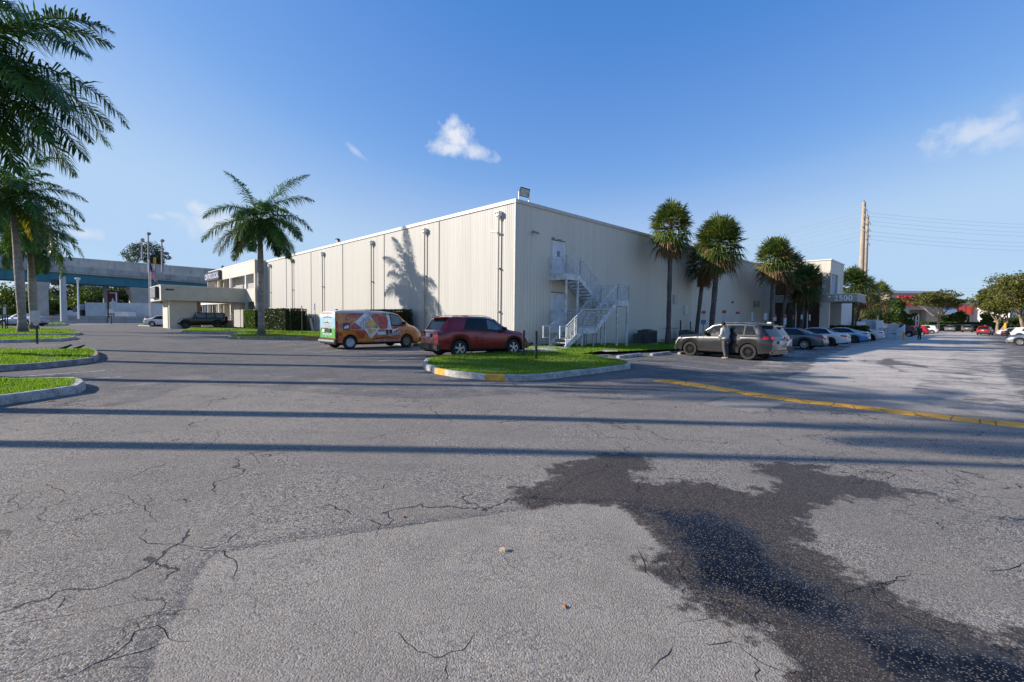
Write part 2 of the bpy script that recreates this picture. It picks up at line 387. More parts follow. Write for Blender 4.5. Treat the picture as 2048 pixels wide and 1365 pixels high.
# warm grey older surface on the right side lane
sx = t.sep(pos)
lane = t.math('MULTIPLY', t.math('MULTIPLY', t.ramp(sx[0], 4, 14), t.ramp(nA, .22, .45)), t.ramp(sx[1], 4, 13))
old = t.mix(t.math('MULTIPLY', lane, .92), old, (.68, .605, .52))
sealc = t.mix(t.ramp(nB, .3, .75), (.064, .065, .069), (.106, .103, .102))
ms = t.ramp(t.math('ADD', t.attr('seal').outputs['Fac'], t.math('MULTIPLY', t.math('SUBTRACT', t.noise(1.1, 6, .68), .5), 1.0)), .32, .58)
streak = t.noise(1.0, 5, .7, vec=t.mapping((.5, 2.6, 1), (0, 0, .6)))
worn = t.math('MULTIPLY', t.ramp(streak, .54, .74), .38)
ms = t.math('MULTIPLY', ms, t.math('SUBTRACT', 1.0, worn))
trk = t.math('MULTIPLY', t.ramp(t.noise(1.0, 4, .6, vec=t.mapping((.16, 1.5, 1), (0, 0, .25))), .50, .70), .38)
old = t.mix(trk, old, (.125, .118, .112))
c = t.mix(ms, old, sealc)
mp = t.ramp(t.math('ADD', t.attr('patch').outputs['Fac'], t.math('MULTIPLY', t.math('SUBTRACT', nC, .5), .30)), .46, .54)
patchc = t.mix(t.ramp(nB, .3, .7), (.262, .232, .192), (.326, .291, .240))
rim = t.math('MULTIPLY', t.ramp(t.math('ADD', t.attr('patch').outputs['Fac'], t.math('MULTIPLY', t.math('SUBTRACT', nC, .5), .30)), .14, .44), t.math('SUBTRACT', 1.0, mp))
c = t.mix(t.math('MULTIPLY', rim, .55), c, (.085, .083, .085))
c = t.mix(mp, c, patchc)
# stone aggregate: light and dark chips, tan ones here and there
rub = t.ramp(t.noise(.9, 4, .6), .38, .62)          # where the surface is more worn the chips show more
chip = t.ramp(agc[0], .70, .80); chipa = t.math('MULTIPLY', chip, t.math('ADD', t.math('MULTIPLY', rub, .50), .34))
chipa = t.math('MULTIPLY', chipa, t.math('SUBTRACT', 1.0, t.math('MULTIPLY', mp, .4)))
c = t.mix(chipa, c, t.mix(t.ramp(agc[1], .55, .62), (.50, .48, .46), (.55, .43, .31)))
darkc = t.math('MULTIPLY', t.ramp(ag2c[0], .66, .76), t.math('ADD', t.math('MULTIPLY', rub, .50), .42))
darkc = t.math('MULTIPLY', darkc, t.math('SUBTRACT', 1.0, t.math('MULTIPLY', mp, .4)))
c = t.mix(darkc, c, (.055, .054, .056))
c = t.mix(t.math('MULTIPLY', t.ramp(nD, .4, .7), .25), c, (.09, .09, .095))
# oil stains and tyre dirt
st = t.math('MULTIPLY', t.ramp(t.noise(.55, 3, .5, vec=t.mapping(loc=(7, 3, 0))), .64, .76), t.ramp(nC, .35, .7))
c = t.mix(t.math('MULTIPLY', st, .6), c, (.05, .048, .047))
spots = t.math('MULTIPLY', t.ramp(t.voro(.9), .10, .04), t.ramp(nB, .45, .6))
c = t.mix(t.math('MULTIPLY', spots, .5), c, (.06, .058, .055))
# hairline cracks
wv = t.n.new('ShaderNodeVectorMath'); wv.operation = 'ADD'; t.l.new(pos, wv.inputs[0])
nvec = t.n.new('ShaderNodeTexNoise'); nvec.inputs['Scale'].default_value = 1.6; nvec.inputs['Detail'].default_value = 6; t.l.new(pos, nvec.inputs['Vector'])
sc_ = t.n.new('ShaderNodeVectorMath'); sc_.operation = 'SCALE'; t.l.new(nvec.outputs['Color'], sc_.inputs[0]); sc_.inputs['Scale'].default_value = 1.1; t.l.new(sc_.outputs[0], wv.inputs[1])
ck = t.voro(.42, 'DISTANCE_TO_EDGE', vec=wv.outputs[0]); ck2 = t.voro(1.9, 'DISTANCE_TO_EDGE', vec=wv.outputs[0])
cm = t.math('MULTIPLY', t.ramp(ck, .0065, .0015), t.ramp(t.noise(.7, 4, .6, vec=t.mapping(loc=(3, 9, 0))), .46, .56))
cm2 = t.math('MULTIPLY', t.ramp(ck2, .018, .006), t.ramp(t.noise(.5, 4, .6, vec=t.mapping(loc=(13, 2, 0))), .55, .63))
cracks = t.math('MULTIPLY', t.math('MAXIMUM', cm, t.math('MULTIPLY', cm2, .8)), t.math('SUBTRACT', 1.0, t.math('MULTIPLY', mp, .7)))
c = t.mix(t.math('MULTIPLY', cracks, .85), c, (.018, .018, .02))
# water: damp rim, then a film the stones poke through
wet = t.ramp(t.math('ADD', t.attr('wet').outputs['Fac'], t.math('MULTIPLY', t.math('SUBTRACT', t.noise(4.5, 8, .74), .5), 1.0)), .44, .54)
deepn = t.math('ADD', t.attr('deep').outputs['Fac'], t.math('MULTIPLY', t.math('SUBTRACT', t.noise(1.7, 6, .68), .5), .9))
deep = t.ramp(deepn, .34, .60)
stone = t.math('MULTIPLY', t.ramp(ag2c[1], .50, .62), t.ramp(ag2.outputs['Distance'], .50, .22))
film = t.math('MULTIPLY', deep, t.math('SUBTRACT', 1.0, t.math('MULTIPLY', stone, t.ramp(deepn, 1.3, .9))))
wetn = t.math('MAXIMUM', wet, deep)
c = t.mix(wetn, c, t.mix(1, c, (.27, .228, .192), 'MULTIPLY'))
c = t.mix(t.math('MULTIPLY', t.math('MULTIPLY', stone, wetn), .75), c, t.mix(agc[2], (.20, .165, .13), (.30, .27, .235)))
c = t.mix(t.math('MULTIPLY', film, .95), c, (.003, .004, .007))
t.base(c)
r = t.math('SUBTRACT', .86, t.math('MULTIPLY', wetn, .30)); r = t.math('SUBTRACT', r, t.math('MULTIPLY', film, .52)); t.rough(t.math('MAXIMUM', r, .04)); t.put(t.b.inputs['Specular IOR Level'], t.math('SUBTRACT', .33, t.math('MULTIPLY', film, .27)))
h = t.math('ADD', t.math('MULTIPLY', agd, -.55), t.math('MULTIPLY', ag2.outputs['Distance'], -.8))
h = t.math('ADD', h, t.math('MULTIPLY', nD, .5)); h = t.math('MULTIPLY', h, t.math('SUBTRACT', 1.0, t.math('MULTIPLY', film, .985)))
h = t.math('SUBTRACT', h, t.math('MULTIPLY', cracks, 1.6))
bm_ = t.n.new('ShaderNodeBump'); bm_.inputs['Strength'].default_value = .75; bm_.inputs['Distance'].default_value = .005; t.l.new(h, bm_.inputs['Height']); t.l.new(bm_.outputs[0], t.b.inputs['Normal'])
M_asph = t.m
ground = np_mesh('ground', V, FQ, M_asph, smooth=True); tag(ground, kind='structure')
for nm, a in (('wet', A_wet), ('deep', A_deep), ('patch', A_patch), ('seal', A_seal)):
    at = ground.data.attributes.new(nm, 'FLOAT', 'POINT'); at.data.foreach_set('value', a.astype(np.float32))

# ---------------- individual cracks, traced on the ground
def Z5(pts): return [(x/2, y/2+900) for x, y in pts]
crk = [Z5([(190, 135), (220, 150), (255, 158), (262, 180)]), Z5([(420, 172), (515, 183), (530, 210), (580, 235), (605, 268), (628, 288)]), Z5([(570, 315), (555, 350), (590, 372), (690, 378), (760, 388), (860, 392), (905, 370), (960, 325), (1030, 295)]),
       Z5([(760, 388), (790, 400), (900, 405), (930, 440), (940, 475), (930, 520)]), Z5([(0, 920), (90, 880), (200, 840), (250, 815), (360, 772)]), Z5([(170, 930), (300, 900), (440, 830), (540, 735), (640, 700), (665, 740), (680, 768), (765, 765)]),
       Z5([(680, 768), (600, 795), (500, 830), (350, 860)]), Z5([(0, 720), (120, 690), (320, 650), (560, 605), (700, 570)]), Z5([(700, 625), (640, 650), (500, 690), (560, 720)]), Z5([(700, 625), (740, 638), (830, 625)]),
       Z5([(1560, 735), (1610, 745), (1650, 790), (1700, 825), (1770, 838), (1850, 800), (1900, 730)]), Z5([(1770, 838), (1782, 880), (1778, 930)]), Z5([(1730, 215), (1790, 245), (1850, 278), (1930, 262), (2048, 240)]), Z5([(1850, 278), (1640, 300), (1450, 330), (1200, 368), (1000, 395)]),
       Z5([(190, 660), (230, 625), (260, 580)]), Z5([(400, 880), (560, 870), (600, 865)]), Z5([(1290, 205), (1400, 180), (1530, 155), (1570, 120)]),
       Z6([(80, 318), (110, 290), (150, 265), (250, 190), (370, 160), (405, 118)]), Z6([(950, 115), (985, 150), (1000, 172)]), Z6([(1210, 105), (1225, 130), (1190, 150)]), Z6([(1340, 680), (1335, 650), (1430, 630), (1520, 610), (1530, 585), (1600, 575), (1680, 580)]),
       Z6([(1880, 565), (1960, 560), (2030, 545), (2048, 520)]), Z6([(870, 380), (905, 430), (910, 500), (930, 560)]), Z6([(555, 590), (530, 570), (540, 540), (500, 470)]), Z6([(660, 780), (740, 765), (800, 750)]), Z6([(780, 860), (840, 850), (905, 855)]),
       Z6([(905, 855), (970, 910), (1040, 950), (1100, 975), (1140, 965)]), Z6([(990, 1010), (985, 960), (970, 930)]), Z6([(530, 190), (620, 195), (700, 200), (760, 205), (840, 235)]), Z6([(540, 970), (620, 900), (640, 870)]), Z6([(1460, 160), (1540, 180), (1500, 205)]),
       Z6([(490, 10), (520, 40), (560, 60)]), Z6([(1880, 230), (1890, 240)]),
       [(1163, 842), (1180, 858), (1196, 868), (1200, 880)], [(1340, 785), (1290, 798), (1240, 805), (1200, 815), (1155, 828), (1100, 845)], [(1402, 808), (1450, 815), (1505, 826), (1580, 808)], [(1402, 808), (1462, 793)], [(500, 905), (512, 920), (520, 930)],
       [(412, 898), (425, 885), (436, 870), (437, 862)], [(1000, 870), (1040, 858), (1090, 845)], [(330, 790), (400, 780), (470, 775), (520, 770)], [(1680, 893), (1686, 905), (1668, 915), (1655, 935)], [(1650, 870), (1672, 855), (1700, 862)]]
mb = MB(); rr_ = random.Random(5)
for pl in crk:
    w_pts = [G(*q) for q in pl]; fine = []
    for a, b in zip(w_pts[:-1], w_pts[1:]):
        L = np.linalg.norm(b-a); n = max(2, int(L/.045)); nrm = np.array([-(b-a)[1], (b-a)[0], 0])/max(L, 1e-6)
        off = 0
        for k in range(n):
            off = off*.75+rr_.gauss(0, .008); fine.append(a+(b-a)*k/n+nrm*off)
    fine.append(w_pts[-1]); n = len(fine)
    if n < 3: continue
    wmax = rr_.uniform(.0010, .0023)*(1+.12*np.linalg.norm(fine[0][:2])); L_, R_ = [], []
    for k, q in enumerate(fine):
        d = fine[min(k+1, n-1)]-fine[max(k-1, 0)]; nn = np.array([-d[1], d[0]])/max(np.hypot(d[0], d[1]), 1e-6)
        w_ = wmax*(.35+.65*min(1, 4*min(k, n-1-k)/n))*rr_.uniform(.45, 1.35); z = float(gz(q[0], q[1]))+.0012
        L_.append((q[0]+nn[0]*w_, q[1]+nn[1]*w_, z)); R_.append((q[0]-nn[0]*w_, q[1]-nn[1]*w_, z))
    mb.add(L_+R_, [(k, n+k, n+k+1, k+1) for k in range(n-1)])
tag(mb.build('ground_cracks', pm('crack_dark', (.02, .02, .021), .95, spec=.1)), kind='structure')

# ---------------- generic flat sheets following the terrain
def sheet(name, poly, mat, dz=.004, step=.6, kind='structure', parent=None):
    p = np.asarray(poly, float); pts = [Vector(q) for q in p]
    x0, y0 = p.min(0); x1, y1 = p.max(0); n = len(pts)
    gxs = np.arange(x0, x1, step); gys = np.arange(y0, y1, step)
    if len(gxs)*len(gys) < 40000:
        xs, ys = np.meshgrid(gxs, gys); xs = xs.ravel(); ys = ys.ravel(); s_ = sdist(xs, ys, p, 1e-3 if False else .5)
        for a, b, s0 in zip(xs, ys, s_):
            if s0 > step*.35: pts.append(Vector((a, b)))
    r = delaunay_2d_cdt(pts, [(i, (i+1) % n) for i in range(n)], [], 1, 1e-5)
    vs = [(v.x, v.y, float(gz(v.x, v.y))+dz) for v in r[0]]
    o = MB().add(vs, [tuple(f) for f in r[2]]).build(name, mat, parent)
    return tag(o, kind=kind) if kind else o
def line_pts(a, b, st=1.0):
    a = np.array(a[:2]); b = np.array(b[:2]); n = max(1, int(np.linalg.norm(b-a)/st)); return [a+(b-a)*k/n for k in range(n+1)]
# painted stall lines
t = NT('line_paint'); n1 = t.noise(7, 6, .7); n2 = t.noise(45, 3, .7)
t.base(t.mix(t.ramp(t.math('ADD', n1, t.math('MULTIPLY', t.math('SUBTRACT', n2, .5), .7)), .44, .62), (.50, .50, .49), (.12, .12, .12))); t.rough(.8)
M_line = t.m
lines_px = [((1243.6, 718.6), (1460.4, 745)), ((1296, 712.7), (1512, 736.5)), ((1349, 708.3), (1566, 729.5)), ((1560, 712), (1592, 716)), ((1540, 703), (1620, 712.5)), ((1600, 704), (1665, 711.5)), ((1640, 700.5), (1690, 706)), ((1663, 695.5), (1716, 702)), ((1700, 691), (1745, 696.5)), ((1150, 708), (1243.6, 718.6)),
            ((628, 706.5), (720, 698)), ((688, 713.3), (856, 701.5)), ((756, 723), (870, 711.5)), ((590, 700), (660, 693)), ((550, 692.5), (652, 685.5)), ((525, 685.5), (640, 680.5)), ((500, 687), (650, 678.5)),
            ((0, 756.5), (228, 741)), ((85, 765), (242, 754.5)), ((20, 697), (120, 692)), ((40, 693.5), (160, 688)), ((60, 701), (185, 694.5)), ((2035, 741), (2120, 752))]
mb = MB()
for a, b in lines_px:
    A, B = G(*a)[:2], G(*b)[:2]; d = (B-A)/np.linalg.norm(B-A); nn = np.array([-d[1], d[0]])*.05
    pts = line_pts(A, B, .8)
    for q0, q1 in zip(pts[:-1], pts[1:]):
        mb.add([(q[0], q[1], float(gz(q[0], q[1]))+.006) for q in (q0-nn, q1-nn, q1+nn, q0+nn)], [(0, 1, 2, 3)])
tag(mb.build('stall_lines', M_line), kind='structure')
# yellow painted asphalt ridge
t = NT('yellow_paint'); n1 = t.noise(3, 6, .7); n2 = t.noise(38, 4, .7); ckk = t.voro(2.6, 'DISTANCE_TO_EDGE', vec=t.mapping((1, 1, 1)))
c = t.mix(t.ramp(n1, .35, .7), (.86, .40, .03), (.66, .31, .03)); c = t.mix(t.math('MULTIPLY', t.ramp(n2, .52, .66), .6), c, (.20, .14, .08))
c = t.mix(t.ramp(t.math('ADD', ckk, t.math('MULTIPLY', n2, .05)), .055, .03), c, (.04, .03, .02)); t.base(c); t.rough(.8); t.bump(n2, .6, .01)
M_yel = t.m
top_e = [(1303, 760.5), (1349, 761), (1393, 767), (1510, 786), (1600, 799), (1700, 809.4), (1800, 821), (1900, 832), (2048, 847), (2300, 873)]
bot_e = [(1310, 763.5), (1345, 768), (1390, 774), (1510, 793.5), (1600, 806), (1700, 816.7), (1800, 829), (1900, 841), (2048, 857), (2300, 884)]
mb = MB(); vs = []; nprof = 7; rows = []
for a, b in zip(top_e, bot_e):
    A, B = G(*a)[:2], G(*b)[:2]; rows.append((A, B))
fine = []
for (A0, B0), (A1, B1) in zip(rows[:-1], rows[1:]):
    for k in range(6): fine.append((A0+(A1-A0)*k/6, B0+(B1-B0)*k/6))
fine.append(rows[-1])
for i, (A, B) in enumerate(fine):
    e = min(1, i/4)
    for k in range(nprof):
        u = k/(nprof-1); q = A+(B-A)*u; vs.append((q[0], q[1], float(gz(q[0], q[1]))-.002+(.008+.026*e)*sin(pi*u)**.7))
tag(mb.add(vs, [(i*nprof+k, i*nprof+k+1, (i+1)*nprof+k+1, (i+1)*nprof+k) for i in range(len(fine)-1) for k in range(nprof-1)]).build('yellow_asphalt_ridge', M_yel, smooth='all'), kind='structure')
mb = MB()
for a, b in (((1895, 669), (1925, 669.5)), ((1958, 671.5), (1986, 671.5)), ((1950, 687.5), (2000, 686.8)), ((1872, 669), (1885, 669))):
    A, B = G(*a)[:2], G(*b)[:2]; d = (B-A)/np.linalg.norm(B-A); nn = np.array([-d[1], d[0]])*.3
    mb.add([(q[0], q[1], float(gz(q[0], q[1]))+.006) for q in (A-nn, B-nn, B+nn, A+nn)], [(0, 1, 2, 3)])
tag(mb.build('yellow_lane_marks', M_yel), kind='structure')

# ---------------- kerbed islands, lawns
t = NT('kerb_paint'); n1 = t.noise(5, 6, .7); n2 = t.noise(30, 5, .7); z = t.sep(t.tc.outputs['Object'])[2]
c = t.mix(t.ramp(n1, .40, .66), (.50, .485, .46), (.27, .255, .24)); c = t.mix(t.math('MULTIPLY', t.ramp(n2, .5, .66), .7), c, (.10, .095, .09)); t.base(c); t.rough(.85); t.bump(n2, .5, .01); M_kerb = t.m
t = NT('kerb_concrete'); n1 = t.noise(4, 6, .7); n2 = t.noise(26, 5, .7)
c = t.mix(t.ramp(n1, .38, .66), (.36, .35, .34), (.16, .16, .17)); c = t.mix(t.math('MULTIPLY', t.ramp(n2, .5, .66), .5), c, (.08, .078, .075)); t.base(c); t.rough(.9); t.bump(n2, .5, .01); M_kerbc = t.m
M_kerby = pm('kerb_yellow', (.62, .33, .05), .8, var=.25, scale=9, bump=.004)
M_kerbr = pm('kerb_rusty_orange', (.42, .20, .09), .85, var=.3, scale=9)
t = NT('turf'); n1 = t.noise(2.2, 5, .6); n2 = t.noise(50, 3, .7)
c = t.mix(t.ramp(n1, .3, .7), (.085, .15, .012), (.15, .22, .016)); c = t.mix(t.math('MULTIPLY', n2, .5), c, (.03, .05, .01)); c = t.mix(t.math('MULTIPLY', t.ramp(t.noise(1.1, 5, .7), .52, .66), .7), c, (.16, .12, .06)); t.base(c); t.rough(.9); t.bump(n2, .8, .03); M_turf = t.m
M_blade = leafmat('grass_blade', (.085, .190, .010), (.275, .375, .045), .45, .55)
def offset_poly(p, d):
    """inset a counter clockwise polygon by d"""
    p = [np.array(q) for q in p]; n = len(p); out = []
    for i in range(n):
        a, b, c_ = p[i-1], p[i], p[(i+1) % n]; e1 = (b-a)/max(np.linalg.norm(b-a), 1e-9); e2 = (c_-b)/max(np.linalg.norm(c_-b), 1e-9)
        n1_ = np.array([-e1[1], e1[0]]); n2_ = np.array([-e2[1], e2[0]]); m = n1_+n2_; m /= max(np.linalg.norm(m), 1e-6)
        out.append(b+m*d/max(.5, m @ n1_))
    return out
def ccw(p):
    p = [np.array(q, float) for q in p]; a = sum(p[i-1][0]*p[i][1]-p[i][0]*p[i-1][1] for i in range(len(p))); return p if a > 0 else p[::-1]
def smooth_poly(p, it=2):
    for _ in range(it):
        q = []
        for i in range(len(p)):
            a, b = np.array(p[i]), np.array(p[(i+1) % len(p)]); q += [a*.75+b*.25, a*.25+b*.75]
        p = q
    return p
BLADES = []; 
def grass_on(poly, dens, h, zoff, seed, avoid=()):
    r = np.random.default_rng(seed); p = np.asarray(poly); x0, y0 = p.min(0); x1, y1 = p.max(0); n = int((x1-x0)*(y1-y0)*dens)
    n = min(n, 260000)
    x = r.uniform(x0, x1, n); y = r.uniform(y0, y1, n); m = (sdist(x, y, p, .3) > -.02) & ((np.sin(x*2.3+1.9*np.sin(y*1.7))+np.sin(y*2.9+2.1*np.sin(x*1.3))+r.normal(0, .5, n)) > -1.35)
    x, y = x[m], y[m]; n = len(x); z = gz(x, y)+zoff
    clump = .7+.5*np.sin(x*3.1+np.sin(y*2.3)*2)*np.sin(y*2.7+x)*.6
    a = r.uniform(0, 2*pi, n); hh = h*r.uniform(.5, 1.3, n)*clump; w = .007+.0006*np.hypot(x, y); w = w*r.uniform(.7, 1.3, n)
    ln = hh*r.uniform(.1, .7, n); b = r.uniform(0, 2*pi, n)
    P0 = np.stack([x-np.cos(a)*w, y-np.sin(a)*w, z], 1); P1 = np.stack([x+np.cos(a)*w, y+np.sin(a)*w, z], 1)
    P2_ = np.stack([x+np.cos(b)*ln, y+np.sin(b)*ln, z+hh], 1)
    V = np.stack([P0, P1, P2_], 1).reshape(-1, 3); Fc = np.arange(3*n).reshape(-1, 3); tn = np.repeat(np.clip(r.normal(.5, .22, n)+.28*np.sin(x*1.3+1.7*np.sin(y*.9))*np.sin(y*1.1+x*.4), 0, 1), 3)
    return V, Fc, tn
def island(poly, kmat, zt=.15, kw=.15, dens=500, h=.07, seed=1, smooth=0, kerb_open=None, turf_name='grass', kerb_mats=None):
    poly = ccw(poly)
    if smooth: poly = smooth_poly(poly, smooth)
    n = len(poly); inner = offset_poly(poly, kw); in0 = offset_poly(poly, .02)
    mb = MB(); 
    for i in range(n):
        j = (i+1) % n
        mid = (poly[i]+poly[j])/2
        if kerb_open and kerb_open(mid): continue
        if kerb_mats: mb.cur = kerb_mats(mid)
        a, b, c_, d = poly[i], poly[j], inner[j], inner[i]; a2, b2 = in0[i], in0[j]
        za, zb = float(gz(*a)), float(gz(*b))
        mb.add([(a[0], a[1], za-.1), (b[0], b[1], zb-.1), (b2[0], b2[1], zb+zt-.02), (a2[0], a2[1], za+zt-.02)], [(0, 1, 2, 3)])
        i1 = a2*.75+d*.25; i2 = b2*.75+c_*.25
        mb.add([(a2[0], a2[1], za+zt-.02), (b2[0], b2[1], zb+zt-.02), (i2[0], i2[1], zb+zt), (i1[0], i1[1], za+zt)], [(0, 1, 2, 3)])
        mb.add([(i1[0], i1[1], za+zt), (i2[0], i2[1], zb+zt), (c_[0], c_[1], zb+zt), (d[0], d[1], za+zt)], [(0, 1, 2, 3)])
        mb.add([(d[0], d[1], za+zt), (c_[0], c_[1], zb+zt), (c_[0], c_[1], zb+zt-.1), (d[0], d[1], za+zt-.1)], [(0, 1, 2, 3)])
    if mb.f: tag(mb.build('kerb', kmat, smooth='all'), kind='structure')
    sheet(turf_name+'_soil', [tuple(q) for q in inner], M_turf, dz=zt-.025, step=1.2)
    if dens: BLADES.append(grass_on([tuple(q) for q in inner], dens, h, zt-.03, seed))
    return inner

# island in the middle, joined to the lawn along the shaded wall
front_px = [(850, 726), (845, 734), (848, 738.5), (869, 748), (910, 755.5), (969, 761), (1010, 762.8), (1057, 762.3), (1100, 759.3), (1188, 748.2), (1261.5, 738.3)]
back_px = [(1262, 731.5), (1246, 727.5), (1198, 719), (1162, 714.5)]
frontG = [G(*q)[:2] for q in front_px]; backG = [G(*q)[:2] for q in back_px]
lawn_edge = [G(*q)[:2] for q in ((1200, 709), (1235, 709), (1300, 705.5), (1370, 702))]
b_end = B2W(38.5, -2.2)[:2]; edge_mid = B2W(28, -4.0)[:2]; edge_mid2 = B2W(20, -4.2)[:2]
wallpts = [B2W(38.5, 0.05)[:2], B2W(20, 0.05)[:2], B2W(0, 0.05)[:2]]
poly = frontG+backG+lawn_edge+[edge_mid2, edge_mid, b_end]+wallpts+[B2W(0, -.2)[:2]]+[G(*q)[:2] for q in ((1000, 707), (930, 712.5), (880, 719))]
k_front = frontG[-1]
def kopen(mid):
    if mid[1] < 14.2 and mid[0] < 4.0: return False
    return not (min(np.linalg.norm(mid-(frontG[i]*(1-u)+frontG[i+1]*u)) for i in range(len(frontG)-1) for u in (0, .5, 1)) < .5)
yk = [G(*q)[:2] for q in ((878, 751), (990, 762), (860, 740))]
def kmats(mid):
    d = [np.linalg.norm(mid-q) for q in yk]; return 1 if d[0] < .30 or d[1] < .34 else 0
fine_poly = []
pc = ccw(poly)
for i in range(len(pc)):
    a, b = pc[i], pc[(i+1) % len(pc)]; n = max(1, int(np.linalg.norm(b-a)/.5))
    for k in range(n): fine_poly.append(a+(b-a)*k/n)
island(fine_poly, [M_kerb, M_kerby], dens=0, kerb_open=kopen, kerb_mats=kmats)
near_part = frontG+backG+lawn_edge+[edge_mid2, B2W(20, 0)[:2], B2W(0, 0)[:2], G(1000, 707)[:2], G(930, 712.5)[:2], G(880, 719)[:2]]
BLADES.append(grass_on(offset_poly(ccw(near_part), .12), 900, .085, .12, 21))
BLADES.append(grass_on([B2W(20, 0)[:2], B2W(20, -4.2)[:2], B2W(28, -4)[:2], B2W(38, -2.2)[:2], B2W(38, 0)[:2]], 200, .09, .12, 22))
# islands at the left
island([G(*q)[:2] for q in ((-200, 845), (0, 811), (76, 800), (127, 792), (162, 786.5), (173, 778), (169, 772), (152, 768), (76, 769.5), (0, 771), (-200, 776))], M_kerb, dens=1500, h=.085, seed=31)
island([G(*q)[:2] for q in ((-220, 762), (0, 743), (76, 738), (152, 730.2), (192, 724.5), (200, 717), (198, 710), (186, 704.5), (0, 705.8), (-220, 707))], [M_kerbc, M_kerbr], dens=700, h=.085, seed=32,
       kerb_mats=lambda m, a=G(199, 711)[:2]: 1 if np.linalg.norm(m-a) < .9 else 0)
island([G(*q)[:2] for q in ((-220, 690), (0, 686.7), (114, 683.8), (145, 680.2), (154, 677.6), (140, 675.6), (0, 677.8), (-220, 679.5))], M_kerb, dens=260, h=.1, seed=33)
island([G(*q)[:2] for q in ((-220, 676), (0, 674), (152, 671.8), (164, 668.6), (150, 665.8), (110, 664.6), (86, 663.5), (60, 661), (0, 656), (-220, 656))], M_kerb, dens=190, h=.11, seed=34)
island([G(*q)[:2] for q in ((60, 664.6), (84, 664.4), (145, 664.2), (150, 662.4), (140, 661.2), (90, 660.6), (66, 661.5))], M_kerbc, dens=160, h=.1, seed=35)
island([G(*q)[:2] for q in ((-220, 652), (0, 652), (60, 651.8), (128, 651.6), (138, 650.4), (132, 648.6), (60, 646.8), (-220, 646.5))], M_kerbc, dens=60, h=.13, seed=36)
island([G(*q)[:2] for q in ((276, 652.4), (300, 653.2), (332, 653.4), (334, 650.4), (300, 649.3), (282, 650.6))], M_kerb, dens=90, h=.12, seed=37)
# lawn along the sunlit wall, with the tongue that carries the tall palm
tongue = [(500, 665.8), (470, 671.5), (457, 675.5), (457, 678.8), (480, 679.6), (560, 678.6), (645, 678.2)]
front2 = [(828, 692.5), (930, 700), (1010, 706)]
poly = [G(*q)[:2] for q in ((361, 664.2), (361, 666.6), (430, 666.5), (505, 665.6))]+[G(*q)[:2] for q in tongue+front2]+[B2W(-.1, -.1)[:2], B2W(.0, 36)[:2], B2W(-1.6, 40.5)[:2], B2W(-1.6, 48)[:2], B2W(-6.5, 44.2)[:2]]
fine_poly = []; pc = ccw(poly)
for i in range(len(pc)):
    a, b = pc[i], pc[(i+1) % len(pc)]; n = max(1, int(np.linalg.norm(b-a)/1.0))
    for k in range(n): fine_poly.append(a+(b-a)*k/n)
def kopen2(mid):
    q = mid-BO[:2]; lx = q @ BE[:2]; return lx > -1.7
Y1 = G(650, 678.5)[:2]
island(fine_poly, [M_kerbc, M_kerbr, M_kerb], dens=300, h=.09, seed=41, kerb_open=kopen2, kerb_mats=lambda m: 1 if np.linalg.norm(m-Y1) < 1.2 else (2 if m[1] > 36 else 0))
allV = []; allF = []; allT = []; off = 0
for V_, F_, T_ in BLADES: allV.append(V_); allF.append(F_+off); allT.append(T_); off += len(V_)
go = np_mesh('grass', np.concatenate(allV), np.concatenate(allF), M_blade, tone=np.concatenate(allT)); tag(go, 'short green lawn grass on the kerbed islands and along the walls', 'grass', kind='stuff')
# concrete walk at the stair foot, small slab by the wheel stops, painted access pad at the ramp
M_conc = pm('pale_concrete', (.40, .385, .36), .85, var=.18, scale=2.5, bump=.004)
sheet('path', [tuple(B2W(x, y)[:2]) for x, y in ((1.55, -1.1), (1.55, -2.5), (.2, -3.4), (-2.6, -4.6), (-3.2, -3.4), (-.4, -1.4))], M_conc, dz=.157)
sheet('path', [tuple(q) for q in P2([(1197, 706.8), (1210, 710.4), (1236, 709.6), (1233, 706.2)])], M_conc, dz=.158)
# asphalt road behind the barrier is the same ground sheet; a strip of bare earth under the flyover
# ================================================================== WAREHOUSE
H = 8.0
def siding(name, col, streak=.5):
    t = NT(name); p = t.tc.outputs['Object']; c0 = lin(col)
    st = t.noise(1.0, 6, .62, vec=t.mapping((2.6, 2.6, .10))); pn = t.noise(1.0, 2, .5, vec=t.mapping((.55, .55, .02))); bl = t.noise(.5, 5, .6)
    c = t.mix(t.ramp(st, .35, .75), c0, tuple(v*.90 for v in c0)); c = t.mix(t.math('MULTIPLY', t.ramp(pn, .4, .62), .35), c, tuple(v*f for v, f in zip(c0, (1.06, 1.05, 1.02))))
    z = t.sep(p)[2]
    drip = t.math('MULTIPLY', t.ramp(t.noise(1.0, 5, .7, vec=t.mapping((7, 7, .22))), .60, .74), streak)
    c = t.mix(drip, c, tuple(v*.45 for v in c0))
    low = t.math('MULTIPLY', t.ramp(t.math('ADD', z, t.math('MULTIPLY', bl, 1.0)), 1.0, .3), .4)
    c = t.mix(low, c, (.13, .12, .10)); t.base(c); t.rough(t.math('ADD', .45, t.math('MULTIPLY', st, .25))); t.spec(.35); return t.m
M_sun = siding('ribbed_siding_lit', (.475, .465, .44), .42)
M_shade = siding('ribbed_siding_shade_lift', (.64, .585, .49), .12)  # same siding as the sunlit wall; bounced light painted in as brighter, warmer base
M_trim = pm('white_metal_trim', (.72, .71, .68), .45, var=.06)
M_stucco = pm('cream_stucco', (.53, .505, .44), .85, var=.07, scale=1.2, bump=.003, bscale=50)
M_stucco2 = pm('grey_beige_stucco', (.54, .49, .39), .85, var=.07, scale=1.2, bump=.003, bscale=50)
M_pipe = pm('grey_pipe', (.30, .27, .235), .6, var=.2)
M_white = pm('white_paint', (.66, .68, .70), .5, var=.08)
